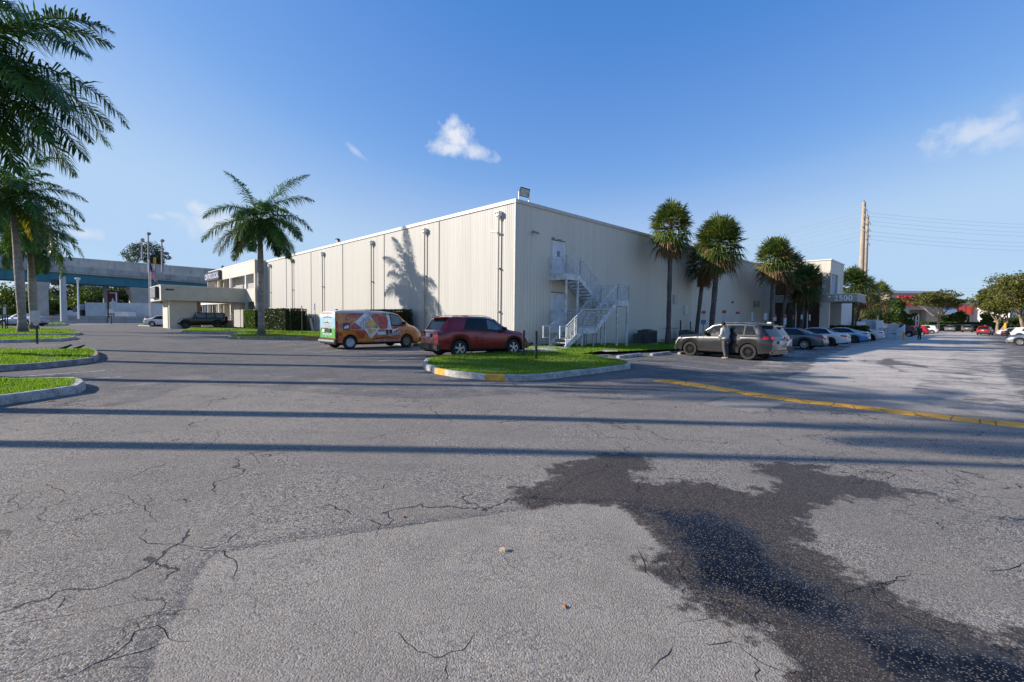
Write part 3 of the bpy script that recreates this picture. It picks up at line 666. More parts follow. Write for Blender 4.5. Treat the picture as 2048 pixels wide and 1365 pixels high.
M_door = pm('door_white', (.60, .62, .66), .5, var=.12, scale=2)
M_glass = pm('dark_glass', (.010, .014, .017), .06, spec=.7, var=.2)
M_glassb = pm('bluish_glass', (.035, .055, .075), .06, spec=.9, var=.25)
M_black = pm('black_metal', (.018, .018, .02), .5)
M_dark = pm('dark_void', (.01, .01, .011), .9, spec=.1)
M_galv = pm('galvanised', (.42, .43, .44), .45, metal=.4, var=.2, scale=12)
WH = T('warehouse', 'long two-storey cream warehouse with ribbed metal walls filling the middle of the lot', 'building', BO, BA)
def ribs(n0, n1, pitch, depth, duty=.5, ramp_=.18):
    """profile points (along, outwards) of the ribbed sheet"""
    pts = []; s = n0
    while s < n1:
        for a, d in ((0, 0), (ramp_, depth), (duty, depth), (duty+ramp_, 0)): 
            if s+a*pitch < n1: pts.append((s+a*pitch, d))
        s += pitch
    pts.append((n1, 0)); return pts
mb = MB(); pr = ribs(0, 39.5, .27, .013); vs = []
for s, d in pr: vs += [(s, -d, -.6), (s, -d, H-.02)]
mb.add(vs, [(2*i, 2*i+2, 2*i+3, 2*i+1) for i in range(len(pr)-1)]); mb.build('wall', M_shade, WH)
mb = MB(); pr = ribs(0, 40.2, .15, .008); vs = []
for s, d in pr: vs += [(-d, s, -.6), (-d, s, H-.02)]
mb.add(vs, [(2*i, 2*i+1, 2*i+3, 2*i+2) for i in range(len(pr)-1)]); mb.build('wall', M_sun, WH)
MB().bb(.02, 70, .02, 62, -.5, H-.25).build('roof', pm('roof_gravel', (.35, .34, .33), .9), WH)
mb = MB(); mb.bb(-.07, .10, -.07, 40.2, H-.16, H+.03); mb.build('roof_trim', M_trim, WH)
mb = MB(); mb.bb(.10, 39.45, -.075, .10, H-.16, H+.028); mb.build('roof_trim', pm('beige_metal_trim', (.50, .48, .43), .5), WH)
MB().bb(-.045, .03, -.05, .04, -.5, H-.16).build('corner_trim', MATS['beige_metal_trim'], WH)
# panel joints in the sunlit wall
for y in (6.9, 13.8, 20.7, 27.4, 33.9): MB().bb(-.038, 0, y-.012, y+.012, 0, H-.17).build('panel_joint', pm('joint_grey', (.25, .24, .22), .8), WH)
# downspouts with conductor heads on the sunlit wall
def leftY(px):
    lo, hi = -1.0, 80.0
    for _ in range(50):
        m = (lo+hi)/2; d = B2W(0, m)-CAM
        if 1024+F*(d@RT)/(d@FW) > px: lo = m
        else: hi = m
    return lo
for i, px in enumerate((998.5, 852, 746, 648.5, 588, 543)):
    y = leftY(px); zt = 7.28
    mb = MB(); mb.cyl((-.14, y, -.3), (-.14, y, zt-.25), .047, n=8)
    for z in (2.0, 4.4): mb.bb(-.21, -.02, y-.085, y+.085, z-.03, z+.03)
    dp = mb.build('downspout', M_pipe if i != 0 else pm('beige_pipe', (.40, .38, .34), .6), WH, smooth=True)
    mb = MB(); mb.bb(-.30, -.02, y-.15, y+.15, zt-.02, zt+.24); mb.lathe([(.06, 0), (.13, .2)], 8, (-.14, y, zt-.24)); mb.build('conductor_head', M_trim if i != 4 else M_pipe, dp)
    mb = MB()
    for q in (-.07, .07): mb.cyl((-.315, y+q, zt+.13), (-.29, y+q, zt+.13), .045, n=8)
    mb.build('overflow_hole', M_dark, dp)
MB().bb(-.16, -.02, leftY(568)-.12, leftY(568)+.12, 2.1, 2.6).build('wall_lamp', M_pipe, WH)
# sloping drain pipe low on the wall
y0_, y1_ = leftY(611), leftY(630)
MB().tube([(-1.6, y0_+1.2, .25), (-.5, y1_+.8, 1.35), (-.3, y1_+.3, 1.45), (-.28, y1_-.3, .2)], .13, 8).build('drain_pipe', pm('cream_pipe', (.50, .46, .36), .7), WH, smooth=True)
# doors in the shaded wall
for z0, z1, win in ((4.15, 6.13, True), (1.12, 3.08, False)):
    d = MB().bb(3.07, 4.03, -.07, -.02, z0, z1).build('door', M_door, WH)
    mb = MB(); mb.bb(3.0, 3.07, -.09, -.0, z0, z1+.06); mb.bb(4.03, 4.10, -.09, -.0, z0, z1+.06); mb.bb(3.07, 4.03, -.09, 0, z1, z1+.06); mb.build('door_frame', M_trim, d)
    if win: MB().bb(3.42, 3.66, -.085, -.06, z1-.85, z1-.50).build('door_window', M_glassb, d)
    MB().box((3.95, -.10, z0+.98), (.05, .06, .18)).build('door_handle', M_galv, d)
    mb = MB(); mb.bb(2.98, 4.15, -.12, -.01, z1+.10, z1+.15)
    if win: mb.bb(3.0, 3.08, -.16, -.02, z1+.13, z1+.24); mb.bb(3.55, 3.75, -.14, -.02, z1+.14, z1+.20); 
    mb.build('drip_cap', M_pipe, d)
# cameras by the corner
for q, axis_ in (((-.02, 1.35, 6.42), 'l'), ((1.35, -.02, 6.42), 'r')):
    mb = MB()
    if axis_ == 'l': mb.cyl(q, (q[0]-.22, q[1], q[2]), .03, n=6); mb.cyl((q[0]-.2, q[1]-.2, q[2]-.06), (q[0]-.26, q[1]+.28, q[2]+.04), .055, n=8)
    else: mb.cyl(q, (q[0], q[1]-.22, q[2]), .03, n=6); mb.cyl((q[0]-.22, q[1]-.2, q[2]+.03), (q[0]+.22, q[1]-.26, q[2]-.05), .055, n=8)
    mb.build('security_camera', M_trim if axis_ == 'l' else M_pipe, WH, smooth=True)
# roof floodlights
def flood(parent, p, yaw, tilt, s, legs=True):
    M = Matrix.Translation(Vector(p)) @ Matrix.Rotation(yaw, 4, 'Z') @ Matrix.Rotation(tilt, 4, 'X') @ Matrix.Rotation(radians(9), 4, 'Y')
    def tr(mb): mb.v = [tuple(M @ Vector(v)) for v in mb.v]; return mb
    mb = MB(); mb.bb(-s, s, -.10, .08, -s*.85, s*.85); f = tr(mb).build('floodlight', M_black, parent)
    mb = MB(); mb.bb(-s*.86, s*.86, -.125, -.10, -s*.70, s*.70); tr(mb).build('lens', pm('lamp_lens', (.45, .48, .45), .25, spec=.7, var=.3, scale=5), f)
    if legs:
        c_, s_ = cos(yaw), sin(yaw)
        for k in (-1, 1):
            x, y = p[0]+c_*s*1.05*k, p[1]+s_*s*1.05*k; MB().bar((x, y, H-.05), (x, y, p[2]+.02), .05).build('lamp_stand', M_trim, f)
    return f
flood(WH, (.95, .3, 8.62), radians(-28), radians(22), .28)
flood(WH, (.25, leftY(672), 8.25), radians(-95), radians(25), .28)
# small boxes and pipes low on the shaded wall
def rb(px, z0, z1, w, d, m, name):
    x = colY(px, 0.0); return MB().bb(x-w/2, x+w/2, -.04-d, -.03, z0, z1).build(name, m, WH)
rb(1346.5, 3.05, 3.75, .5, .14, M_stucco, 'wall_vent'); rb(1367, 2.2, 2.95, .35, .18, M_trim, 'wall_lamp'); rb(1506, 3.3, 3.9, .55, .45, M_pipe, 'wall_lamp')
rb(1428, 3.55, 3.7, .15, .1, M_black, 'wall_bracket'); rb(1461.5, 3.5, 3.65, .15, .1, M_black, 'wall_bracket')

# ---- left entrance wing
px_ = -1.2
def ly(px, x=px_):
    lo, hi = 1.0, 90.0
    for _ in range(50):
        m = (lo+hi)/2; d = B2W(x, m)-CAM
        if 1024+F*(d@RT)/(d@FW) > px: lo = m
        else: hi = m
    return lo
WY0, WY1 = 40.2, 60.6
mb = MB(); mb.bb(px_, px_+.25, WY0, WY1+.6, 6.55, 7.98); mb.bb(px_, px_+.25, WY0, WY1, 3.35, 4.9); mb.bb(px_+.02, 6, WY0, WY0+.2, -.3, 7.96)
mb.bb(px_, 6, WY1, WY1+.25, 6.55, 7.95); mb.bb(px_+.01, px_+.3, WY0+.005, WY0+.45, -.3, 7.9)
WG = mb.build('entrance_wing', M_stucco, WH)
MB().bb(px_-.04, 6.0, WY0-.03, WY1+.7, 7.98, 8.08).build('wing_coping', M_trim, WG)
MB().bb(px_+2.6, px_+2.8, WY0+.2, WY1, -.3, 7.9).build('back_wall', M_stucco2, WG)
MB().bb(px_+.25, px_+2.6, WY0+.2, WY1, 6.9, 7.0).build('soffit', M_stucco2, WG)
MB().bb(px_+.25, px_+2.6, WY0+.2, WY1, 4.0, 4.2).build('balcony_floor', M_stucco2, WG)
for px in (461.5, 492.5, 437.5):
    y = ly(px); MB().bb(px_-.03, px_+.22, y-.14, y+.14, -.3, 6.55 if px < 470 or px > 480 else 6.55).build('pillar', M_trim, WG)
for px, a, b in ((486, .2, 1.0), (470, .2, .9), (452, .2, .8)):
    y = ly(px, px_+2.6); MB().bb(px_+.3, px_+2.5, y-.08, y+.08, 4.2, 6.9).build('partition_wall', M_stucco2, WG)
    MB().bb(px_+.3, px_+2.5, y-.08, y+.08, -.3, 4.0).build('partition_wall', M_stucco2, WG)
y = ly(488, px_+2.5); MB().bb(px_+2.5, px_+2.59, y-.1, y+.9, 4.25, 6.3).build('door', pm('dark_door', (.035, .02, .02), .5), WG)
MB().bb(px_-.008, px_+.02, ly(461)-.02, ly(461)+.02, 6.56, 7.97).build('fascia_joint', M_pipe, WG)
# canopy over the drive, on slab piers
CY0 = ly(493, px_)
cano = MB().bb(-9.3, px_, CY0, CY0+6.9, 3.30, 4.86).build('drive_canopy', M_stucco2, WH)
mb = MB(); mb.bb(-9.34, -9.24, CY0-.04, CY0+6.94, 3.26, 4.82); mb.build('canopy_face', M_stucco, cano)
mb = MB(); mb.bb(-9.38, px_, CY0-.05, CY0+6.95, 4.86, 4.93); mb.build('canopy_coping', M_trim, cano)
MB().bb(-8.5, -6.0, CY0+.6, CY0+.85, -.3, 3.3).build('pier', M_stucco2, cano)
MB().bb(-8.56, -8.5, CY0+.59, CY0+.86, -.3, 3.29).build('pier_edge', M_trim, cano)
MB().bb(-8.3, -8.05, CY0+3.2, CY0+6.3, -.3, 3.29).build('pier', M_stucco, cano)
MB().bb(-8.2, -4.5, CY0+6.3, CY0+6.55, -.3, 3.29).build('pier', M_stucco2, cano)
mb = MB(); mb.bb(-8.8, -8.2, CY0-.10, CY0-.02, 4.38, 4.50); mb.bb(-8.9, -8.75, CY0-.2, CY0-.02, 4.36, 4.52); mb.build('canopy_lamp', M_black, cano)
sg = MB().bb(-9.66, -9.34, CY0+1.1, CY0+4.6, 3.55, 4.75).build('sign_box', pm('dark_frame', (.02, .014, .018), .5), cano)
t = NT('canopy_sign_face'); n1 = t.noise(2.4, 4, .7); n2 = t.noise(7, 3); t.base(t.mix(t.ramp(n1, .4, .62), (.16, .17, .20), t.mix(t.ramp(n2, .5, .62), (.30, .31, .35), (.05, .05, .07)))); t.rough(.4)
MB().bb(-9.69, -9.66, CY0+1.2, CY0+4.5, 3.62, 4.68).build('sign_face', t.m, sg)
# dark glazed lobby behind the canopy and wing end with its sign
lob = MB().bb(px_+.4, px_+.5, WY1+.3, WY1+7, -.3, 3.4).build('lobby_glazing', M_glass, WG)
mb = MB(); mb.bb(px_+.2, px_+.55, WY1+.1, WY1+7, 3.4, 3.75)
for k in range(5): mb.bb(px_+.36, px_+.41, WY1+.4+k*1.5, WY1+.5+k*1.5, -.3, 3.4)
mb.build('glazing_frame', M_trim, lob)
wsn = MB().bb(px_-.36, px_-.02, ly(445), WY1+1.0, 6.62, 7.82).build('wing_sign', pm('sign_case', (.035, .03, .04), .4), WH)
MB().bb(px_-.38, px_-.36, ly(445)+.12, WY1+.9, 6.70, 7.75).build('sign_face', pm('sign_navy', (.035, .05, .10), .4, var=.15), wsn)
yc = (ly(445)+.12+WY1+.9)/2; wl_ = abs(WY1+.9-ly(445))
text_obj('lettering', 'CENTRO LOCAL', 1.0, pm('sign_letters', (.62, .64, .72), .4), wsn, frameM((px_-.40, yc, 7.18), (0, -1, 0), (0, 0, 1)), bold=.015, extrude=.01)
flood(WG, (px_+.6, ly(437), 8.45), radians(60), radians(30), .22)
# railing, steps and handrail at the wing entrance (a separate low iron fence)
fe = T('iron_fence', 'thin dark iron picket fence beside the entrance steps of the cream wing', 'fence', B2W(-2.4, 47, .2), BA)
mb = MB(); 
ya, yb = 0.0, 12.5
for k in range(int((yb-ya)/.16)): mb.bb(-.01, .01, ya+k*.16, ya+k*.16+.02, -.25, 1.0)
mb.bb(-.015, .015, ya, yb, .98, 1.02); mb.bb(-.015, .015, ya, yb, -.05, -.02); mb.build('pickets', pm('thin_iron', (.10, .09, .08), .6), fe)
stp = T('entrance_steps', 'short white concrete steps with sloping handrails going up to the cream wing', 'steps', B2W(px_-.1, ly(470), .15), BA)
mb = MB()
for k in range(6): mb.bb(-1.9, -.1, 2.2-k*.35-.35, 2.2-k*.35, -.3, .17*(k+1))
mb.build('treads', M_conc, stp)
mb = MB()
for x in (-1.9, -.15):
    for k in range(7): mb.bar((x, 2.1-k*.33, .1+.17*k), (x, 2.1-k*.33, 1.0+.17*k), .03)
    mb.bar((x, 2.2, 1.0), (x, .05, 2.1), .05); mb.bar((x, 2.2, .65), (x, .05, 1.75), .035)
mb.build('handrail', M_galv, stp)

# ---- right hand projecting office block with the numbered canopy
BX0, BX1, BYo = 39.5, 45.6, -6.35
def byo(px):
    lo, hi = -12.0, 6.0
    for _ in range(50):
        m = (lo+hi)/2; d = B2W(BX0, m)-CAM
        if 1024+F*(d@RT)/(d@FW) > px: lo = m
        else: hi = m
    return lo
y_a, y_b = byo(1537), byo(1637)
M_blk = siding('ribbed_siding_office', (.60, .56, .48), .1)
mb = MB(); pr = ribs(0, -y_a, .2, .02); vs = []
for s, d in pr: vs += [(BX0-d, -s, -.6), (BX0-d, -s, H)]
mb.add(vs, [(2*i, 2*i+2, 2*i+3, 2*i+1) for i in range(len(pr)-1)])
mb.bb(BX0, BX1, BYo, 0, 6.75, H+.1); mb.bb(BX0+.3, BX0+.5, BYo+.05, 0, -.5, 6.75)
mb.bb(BX0, BX0+.45, BYo, y_b, -.5, 3.8); mb.bb(BX0, BX0+.45, BYo, byo(1640), 4.5, 6.75); mb.bb(BX1-2.6, BX1, BYo, BYo+.4, 4.5, 6.75); mb.bb(BX0, BX0+.7, BYo, BYo+.4, 4.5, 6.75)
mb.bb(BX1-.3, BX1, BYo+.02, 0, -.5, 6.74); mb.bb(BX0+.02, BX0+.4, y_a-.5, y_a, -.5, 6.75); mb.bb(BX0+.45, BX1, BYo+2.6, BYo+2.8, -.5, 3.7)
OB = mb.build('office_block', M_blk, WH)
MB().bb(BX0-.08, BX1+.08, BYo-.08, .0, H+.1, H+.2).build('roof_trim', M_trim, OB)
pan = MB().bb(BX0+.12, BX0+.28, y_b, y_a-.5, 0.0, 3.8).build('window_panel', pm('brown_panel', (.052, .022, .017), .35, var=.3, scale=1.2), OB)
mb = MB()
for px in (1546.5, 1567, 1590, 1613): 
    y = byo(px); mb.bb(BX0+.02, BX0+.12, y-.05, y+.05, -.2, 3.8)
mb.bb(BX0+.02, BX0+.12, y_b, y_a-.5, -.1, .05); mb.build('mullions', M_white, pan)
mb = MB()
for px in (1580, 1603): y = byo(px); mb.bb(BX0+.10, BX0+.118, y-.35, y+.3, .05, 3.78)
mb.build('pane', M_glass, pan)
MB().bb(BX0+.12, BX0+.28, byo(1640), y_a-.5, 4.5, 6.7).build('window_panel', MATS['brown_panel'], OB)
wd = MB().bb(BX0+.75, BX1-2.65, BYo+.12, BYo+.2, 4.5, 6.7).build('window', M_glassb, OB)
mb = MB()
for x in (BX0+.72, BX0+1.3, BX0+1.75, BX0+2.3, BX1-2.65): mb.bb(x, x+.09, BYo+.03, BYo+.13, 4.5, 6.74)
mb.build('window_frame', M_white, wd)
sf = MB().bb(BX0+.5, BX0+2.2, BYo+.5, BYo+.6, 0, 3.7).build('entrance_door', M_glass, OB)
mb = MB()
for x in (BX0+.5, BX0+1.3, BX0+2.1): mb.bb(x, x+.09, BYo+.38, BYo+.5, 0, 3.7)
mb.bb(BX0+.5, BX0+2.2, BYo+.38, BYo+.5, 2.5, 2.7); mb.build('door_frame', M_white, sf)
cn = MB().bb(BX0-.06, 43.9, -8.7, y_a-.5, 3.78, 4.55).build('number_canopy', pm('canopy_grey_stucco', (.36, .345, .30), .85), WH)
MB().bb(BX0-.10, 43.95, -8.74, y_a-.5, 4.55, 4.61).build('canopy_coping', M_trim, cn)
yn0, yn1 = byo(1665.5), byo(1702); ynm = (yn0+yn1)/2
V_, F_ = text_data('2500', 1.0, .03, 0, .018, 1.08); wtx = V_[:, 0].max()-V_[:, 0].min(); htx = V_[:, 1].max()-V_[:, 1].min()
kx, ky = abs(yn1-yn0)/wtx, .56/htx
mb = MB(); mb.add([(BX0-.07-.03+v[2], ynm-v[0]*kx, 4.165+(v[1]-(V_[:, 1].max()+V_[:, 1].min())/2)*ky) for v in V_], F_); mb.build('number_lettering', pm('number_white', (.84, .87, .92), .4), cn)
mb = MB(); mb.cyl((42.5, -7.9, -.5), (42.5, -7.9, 3.8), .12, n=10); mb.build('canopy_post', pm('brown_post', (.05, .035, .03), .6), cn)
b2 = MB().bb(46.2, 58, -5.4, 0, -.5, 4.5).build('rear_block', siding('pale_siding', (.58, .58, .57), .1), WH)

# ================================================================== OUTSIDE STAIRCASE
ST = T('steel_staircase', 'white steel outside staircase with three flights and picket rails against the shaded wall', 'staircase', B2W(0, 0, 0), BA)
M_steel = pm('white_steel', (.56, .58, .60), .5, var=.3, scale=4)
M_tread = pm('tread_grey', (.34, .34, .34), .6, var=.2)
def deck(x0, x1, y0, y1, z):
    d = MB().bb(x0, x1, y0, y1, z-.05, z).build('landing', M_tread, ST)
    mb = MB(); e = .05
    for a in ((x0, x1, y0-e, y0), (x0, x1, y1, y1+e-.001), (x0-e, x0-.001, y0-e, y1+e), (x1+.001, x1+e, y0-e, y1+e)): mb.bb(*a, z-.26, z+.06)
    mb.build('landing_edge', M_steel, d)
deck(2.85, 4.08, -1.25, -.06, 4.12); deck(6.30, 7.50, -2.40, -.10, 2.72); deck(2.95, 4.12, -2.40, -.06, 1.10)
def flight(xa, za, xb, zb, y0, y1, n):
    mb = MB()
    for k in range(1, n):
        x = xa+(xb-xa)*k/n; z = za+(zb-za)*k/n; w = abs(xb-xa)/n+.04; mb.bb(x-w/2, x+w/2, y0+.03, y1-.03, z-.04, z)
    mb.build('treads', M_tread, ST); mb = MB()
    for y in (y0, y1): mb.bar((xa, y, za-.10), (xb, y, zb-.10), .05, .26)
    mb.build('stringer', M_steel, ST)
flight(4.10, 4.12, 6.28, 2.72, -1.2, -.12, 8); flight(6.28, 2.72, 4.14, 1.10, -2.38, -1.28, 9); flight(2.93, 1.10, 1.45, .18, -2.38, -1.28, 5)
def railing(pts, h=1.07, gap=.115):
    mb = MB(); pk = MB()
    for (a, b) in zip(pts[:-1], pts[1:]):
        a = Vector(a); b = Vector(b); L = (b-a).length; n = max(1, int(Vector((b.x-a.x, b.y-a.y)).length/gap))
        up = Vector((0, 0, h)); lo = Vector((0, 0, .10)); mi = Vector((0, 0, h-.14))
        mb.bar(a+up, b+up, .042); mb.bar(a+lo, b+lo, .03)
        if L > .5: mb.bar(a+mi, b+mi, .03)
        for k in range(1, n): p = a+(b-a)*k/n; pk.bar(p+lo, p+mi, .018)
        for p in (a, b): mb.bar(p, p+up, .045)
        if L > 1.6: p = (a+b)/2; mb.bar(p, p+up, .042)
    r_ = mb.build('railing', M_steel, ST); pk.build('pickets', M_steel, r_)
railing([(2.83, -.10, 4.12), (2.83, -1.26, 4.12), (4.10, -1.26, 4.12), (6.28, -1.24, 2.72)])
railing([(4.10, -.10, 4.12), (6.28, -.12, 2.72)])
railing([(7.52, -.10, 2.72), (7.52, -2.42, 2.72), (6.28, -2.42, 2.72), (4.14, -2.42, 1.10), (2.93, -2.42, 1.10), (1.47, -2.42, .18)])
railing([(6.28, -1.26, 2.72), (4.14, -1.26, 1.10)])
railing([(2.93, -1.26, 1.10), (1.47, -1.26, .18)]); railing([(2.93, -.1, 1.10), (2.93, -1.26, 1.10)])
railing([(4.14, -.10, 1.10), (4.14, -1.26, 1.10)])
mb = MB()
for y in (-1.26, -2.42):
    for z in (.62, 1.24): mb.bar((1.47, y, z), (.95, y, z), .042)
    mb.bar((.95, y, .60), (.95, y, 1.26), .042)
mb.build('handrail_end', M_steel, ST)
for x, y, z in ((2.9, -1.22, 4.0), (3.95, -1.22, 4.0), (6.35, -2.36, 2.6), (7.45, -2.36, 2.6), (6.35, -.15, 2.6), (7.45, -.15, 2.6), (6.35, -1.25, 2.6), (3.0, -2.3, 1.0), (4.07, -2.3, 1.0), (4.6, -1.3, 1.3), (5.2, -2.3, 1.7), (4.1, -.2, 1.0)):
    MB().bar((x, y, -.25), (x, y, z), .09 if z > 2 else .08).build('post', M_steel, ST)
for x0, y0, s in ((11.3, -1.0, 1.0), (16.9+5.1, -1.1, .9), (25.0, -1.1, .9)):
    pass
# ================================================================== CARS
M_tyre = pm('tyre_rubber', (.022, .021, .02), .85, var=.2, scale=20); M_rub = pm('black_trim', (.012, .012, .013), .6, var=.15)
M_chr = pm('bright_metal', (.42, .42, .43), .32, metal=1.0, var=.05); M_alloy = pm('alloy_silver', (.50, .50, .51), .32, metal=.8, var=.1)
M_rimb = pm('rim_black', (.03, .03, .032), .28, metal=.5); M_red = pm('tail_lens', (.42, .008, .008), .12, var=.2, coat=.6); M_clr = pm('clear_lens', (.55, .56, .58), .08, var=.15, coat=.6)
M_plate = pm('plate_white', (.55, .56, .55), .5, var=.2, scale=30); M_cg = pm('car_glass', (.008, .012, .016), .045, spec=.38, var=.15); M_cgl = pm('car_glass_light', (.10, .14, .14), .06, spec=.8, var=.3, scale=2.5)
M_orl = pm('amber_lens', (.6, .16, .02), .2)
TYPES = {
 # L, W, H, wheelbase, front overhang, wheel radius ; top line, belt line (distance from the rear bumper as a share of L, height)
 'suv': dict(L=4.42, W=1.84, H=1.64, wb=2.64, fo=.90, r=.345, top=[(0, .90), (.01, 1.02), (.03, 1.06), (.10, 1.50), (.125, 1.585), (.30, 1.64), (.50, 1.625), (.60, 1.54), (.755, 1.10), (.78, 1.07), (.90, 1.00), (.975, .86), (.995, .72), (1, .60)],
             belt=[(0, .90), (.1, 1.06), (.25, 1.06), (.6, .98), (.78, .94), (.95, .84), (1, .62)], roofw=.74, win=[(.245, .30, .415, .415), (.43, .43, .70, .585)], rwin=(.035, .098), fwin=(.61, .745), cab=(.12, .75), doors=[(.235, .425), (.43, .68)], flare=True, sill=.30),
 'suv_big': dict(L=4.83, W=1.95, H=1.76, wb=2.915, fo=.93, r=.385, top=[(0, .92), (.01, 1.04), (.03, 1.10), (.105, 1.62), (.13, 1.70), (.30, 1.76), (.50, 1.745), (.585, 1.66), (.715, 1.22), (.74, 1.19), (.90, 1.13), (.975, 1.02), (.995, .85), (1, .68)],
             belt=[(0, .92), (.1, 1.13), (.25, 1.12), (.6, 1.08), (.74, 1.07), (.95, .97), (1, .7)], roofw=.76, win=[(.135, .18, .245, .245), (.26, .26, .42, .42), (.435, .435, .665, .575)], rwin=(.035, .10), fwin=(.595, .71), cab=(.12, .72), doors=[(.265, .43), (.435, .655)], flare=True, sill=.32),
 'sedan': dict(L=4.72, W=1.83, H=1.45, wb=2.84, fo=.85, r=.335, top=[(0, .85), (.008, .95), (.03, 1.00), (.10, 1.04), (.155, 1.07), (.30, 1.39), (.37, 1.44), (.50, 1.45), (.575, 1.38), (.72, 1.02), (.75, .98), (.90, .88), (.975, .74), (.995, .62), (1, .52)],
             belt=[(0, .84), (.1, .94), (.25, .955), (.6, .91), (.75, .86), (.95, .72), (1, .55)], roofw=.66, win=[(.20, .29, .435, .435), (.447, .447, .675, .56)], rwin=(.165, .295), fwin=(.59, .715), cab=(.155, .72), doors=[(.275, .44), (.445, .665)], flare=False, sill=.26),
 'fastback': dict(L=4.70, W=1.85, H=1.44, wb=2.87, fo=.84, r=.345, top=[(0, .88), (.008, 1.00), (.03, 1.06), (.08, 1.09), (.30, 1.37), (.40, 1.435), (.50, 1.44), (.575, 1.37), (.735, .96), (.76, .93), (.90, .82), (.975, .68), (.995, .58), (1, .5)],
             belt=[(0, .86), (.1, .96), (.25, .96), (.6, .89), (.75, .83), (.95, .67), (1, .52)], roofw=.66, win=[(.185, .30, .435, .435), (.447, .447, .685, .565)], rwin=(.10, .295), fwin=(.59, .73), cab=(.10, .735), doors=[(.285, .44), (.445, .665)], flare=False, sill=.24),
 'van': dict(L=4.74, W=1.83, H=1.88, wb=3.11, fo=.92, r=.325, top=[(0, 1.72), (.006, 1.79), (.03, 1.845), (.08, 1.87), (.30, 1.88), (.56, 1.86), (.66, 1.80), (.72, 1.70), (.835, 1.26), (.855, 1.20), (.93, 1.09), (.975, .96), (.995, .80), (1, .62)],
             belt=[(0, 1.0), (.3, 1.0), (.6, 1.08), (.80, 1.10), (.9, 1.0), (.96, .90), (1, .63)], roofw=.84, win=[(.62, .61, .785, .71)], rwin=None, fwin=(.725, .825), cab=(.0, .84), doors=[(.615, .80)], flare=False, sill=.28),
 'offroad': dict(L=4.40, W=1.85, H=1.85, wb=2.97, fo=.66, r=.40, top=[(0, 1.70), (.006, 1.78), (.03, 1.83), (.30, 1.85), (.60, 1.835), (.625, 1.80), (.70, 1.24), (.71, 1.19), (.80, 1.17), (.94, 1.12), (.96, 1.08), (.975, .9), (1, .80)],
             belt=[(0, 1.16), (.6, 1.14), (.7, 1.13), (.94, 1.05), (.97, .9), (1, .78)], roofw=.86, win=[(.05, .05, .21, .21), (.245, .245, .40, .40), (.43, .43, .655, .60)], rwin=None, fwin=(.632, .695), cab=(.0, .70), doors=[(.24, .415), (.42, .65)], flare=True, sill=.50),
}
def carsurf(tp):
    D = TYPES[tp]; L, W_ = D['L'], D['W']; tx = np.array([a for a, _ in D['top']])*L; tz = np.array([b for _, b in D['top']])
    bx = np.array([a for a, _ in D['belt']])*L; bz = np.array([b for _, b in D['belt']])
    xr, xf = L-D['fo']-D['wb'], L-D['fo']; R = D['r']+.06
    def ring(x):
        x = float(x); zt = float(np.interp(x, tx, tz)); zb = min(float(np.interp(x, bx, bz)), zt-.03)
        e = min(x, L-x); pl = 1-.20*max(0, 1-e/.55)**2.2 if tp not in ('van', 'offroad') else 1-(.13 if x > L/2 else .06)*max(0, 1-e/(.45 if x > L/2 else .2))**2.2
        sl = D['sill']+.06*max(0, 1-e/.5)
        for xc in (xr, xf):
            d = abs(x-xc)
            if d < R: sl = max(sl, D['r']+sqrt(R*R-d*d)*1.0)
        zl = min(sl, zb-.06); hw = W_/2*pl
        wb_ = hw*(.965 if tp not in ('van', 'offroad') else .985)
        k = min(1, max(0, (zt-zb)/.45)); wr = hw*(.88*(1-k)+D['roofw']*k); ze = zb+(zt-zb)*(.5*(1-k)+.90*k)
        g = wb_-.012
        pts = [(hw*.97-.14, zl+.01), (hw*.965 if tp != 'offroad' else hw*.93, zl), (hw*.99, zl+.3*(zb-zl)), (hw, zl+.62*(zb-zl)), (hw*.99, zl+.88*(zb-zl)), (wb_, zb), (g, zb+min(.015, (ze-zb)*.2)),
               (g+(wr-g)*.30, zb+(ze-zb)*.36), (g+(wr-g)*.62, zb+(ze-zb)*.68), (wr, ze), (wr*.93, zt-(zt-ze)*.28), (wr*.62, zt-.006), (0, zt)]
        return np.array(pts)
    def S(x, v, side=1, off=0.0):
        r = ring(x); i = int(min(len(r)-2, max(0, math.floor(v)))); f = v-i; p = r[i]*(1-f)+r[i+1]*f; d = r[i+1]-r[i]; n = np.array([d[1], -d[0]]); n = n/max(np.hypot(*n), 1e-6)
        p = p+n*off; return (x-L/2, side*p[0], p[1])
    def Zv(x, z):                                     # surface parameter at height z on the side
        r = ring(x); 
        for i in range(1, len(r)-1):
            if r[i][1] <= z <= r[i+1][1]+1e-9 and r[i+1][1] > r[i][1]: return i+(z-r[i][1])/(r[i+1][1]-r[i][1])
        return 1.0 if z < r[1][1] else 9.0
    return D, L, W_, xr, xf, R, ring, S, Zv
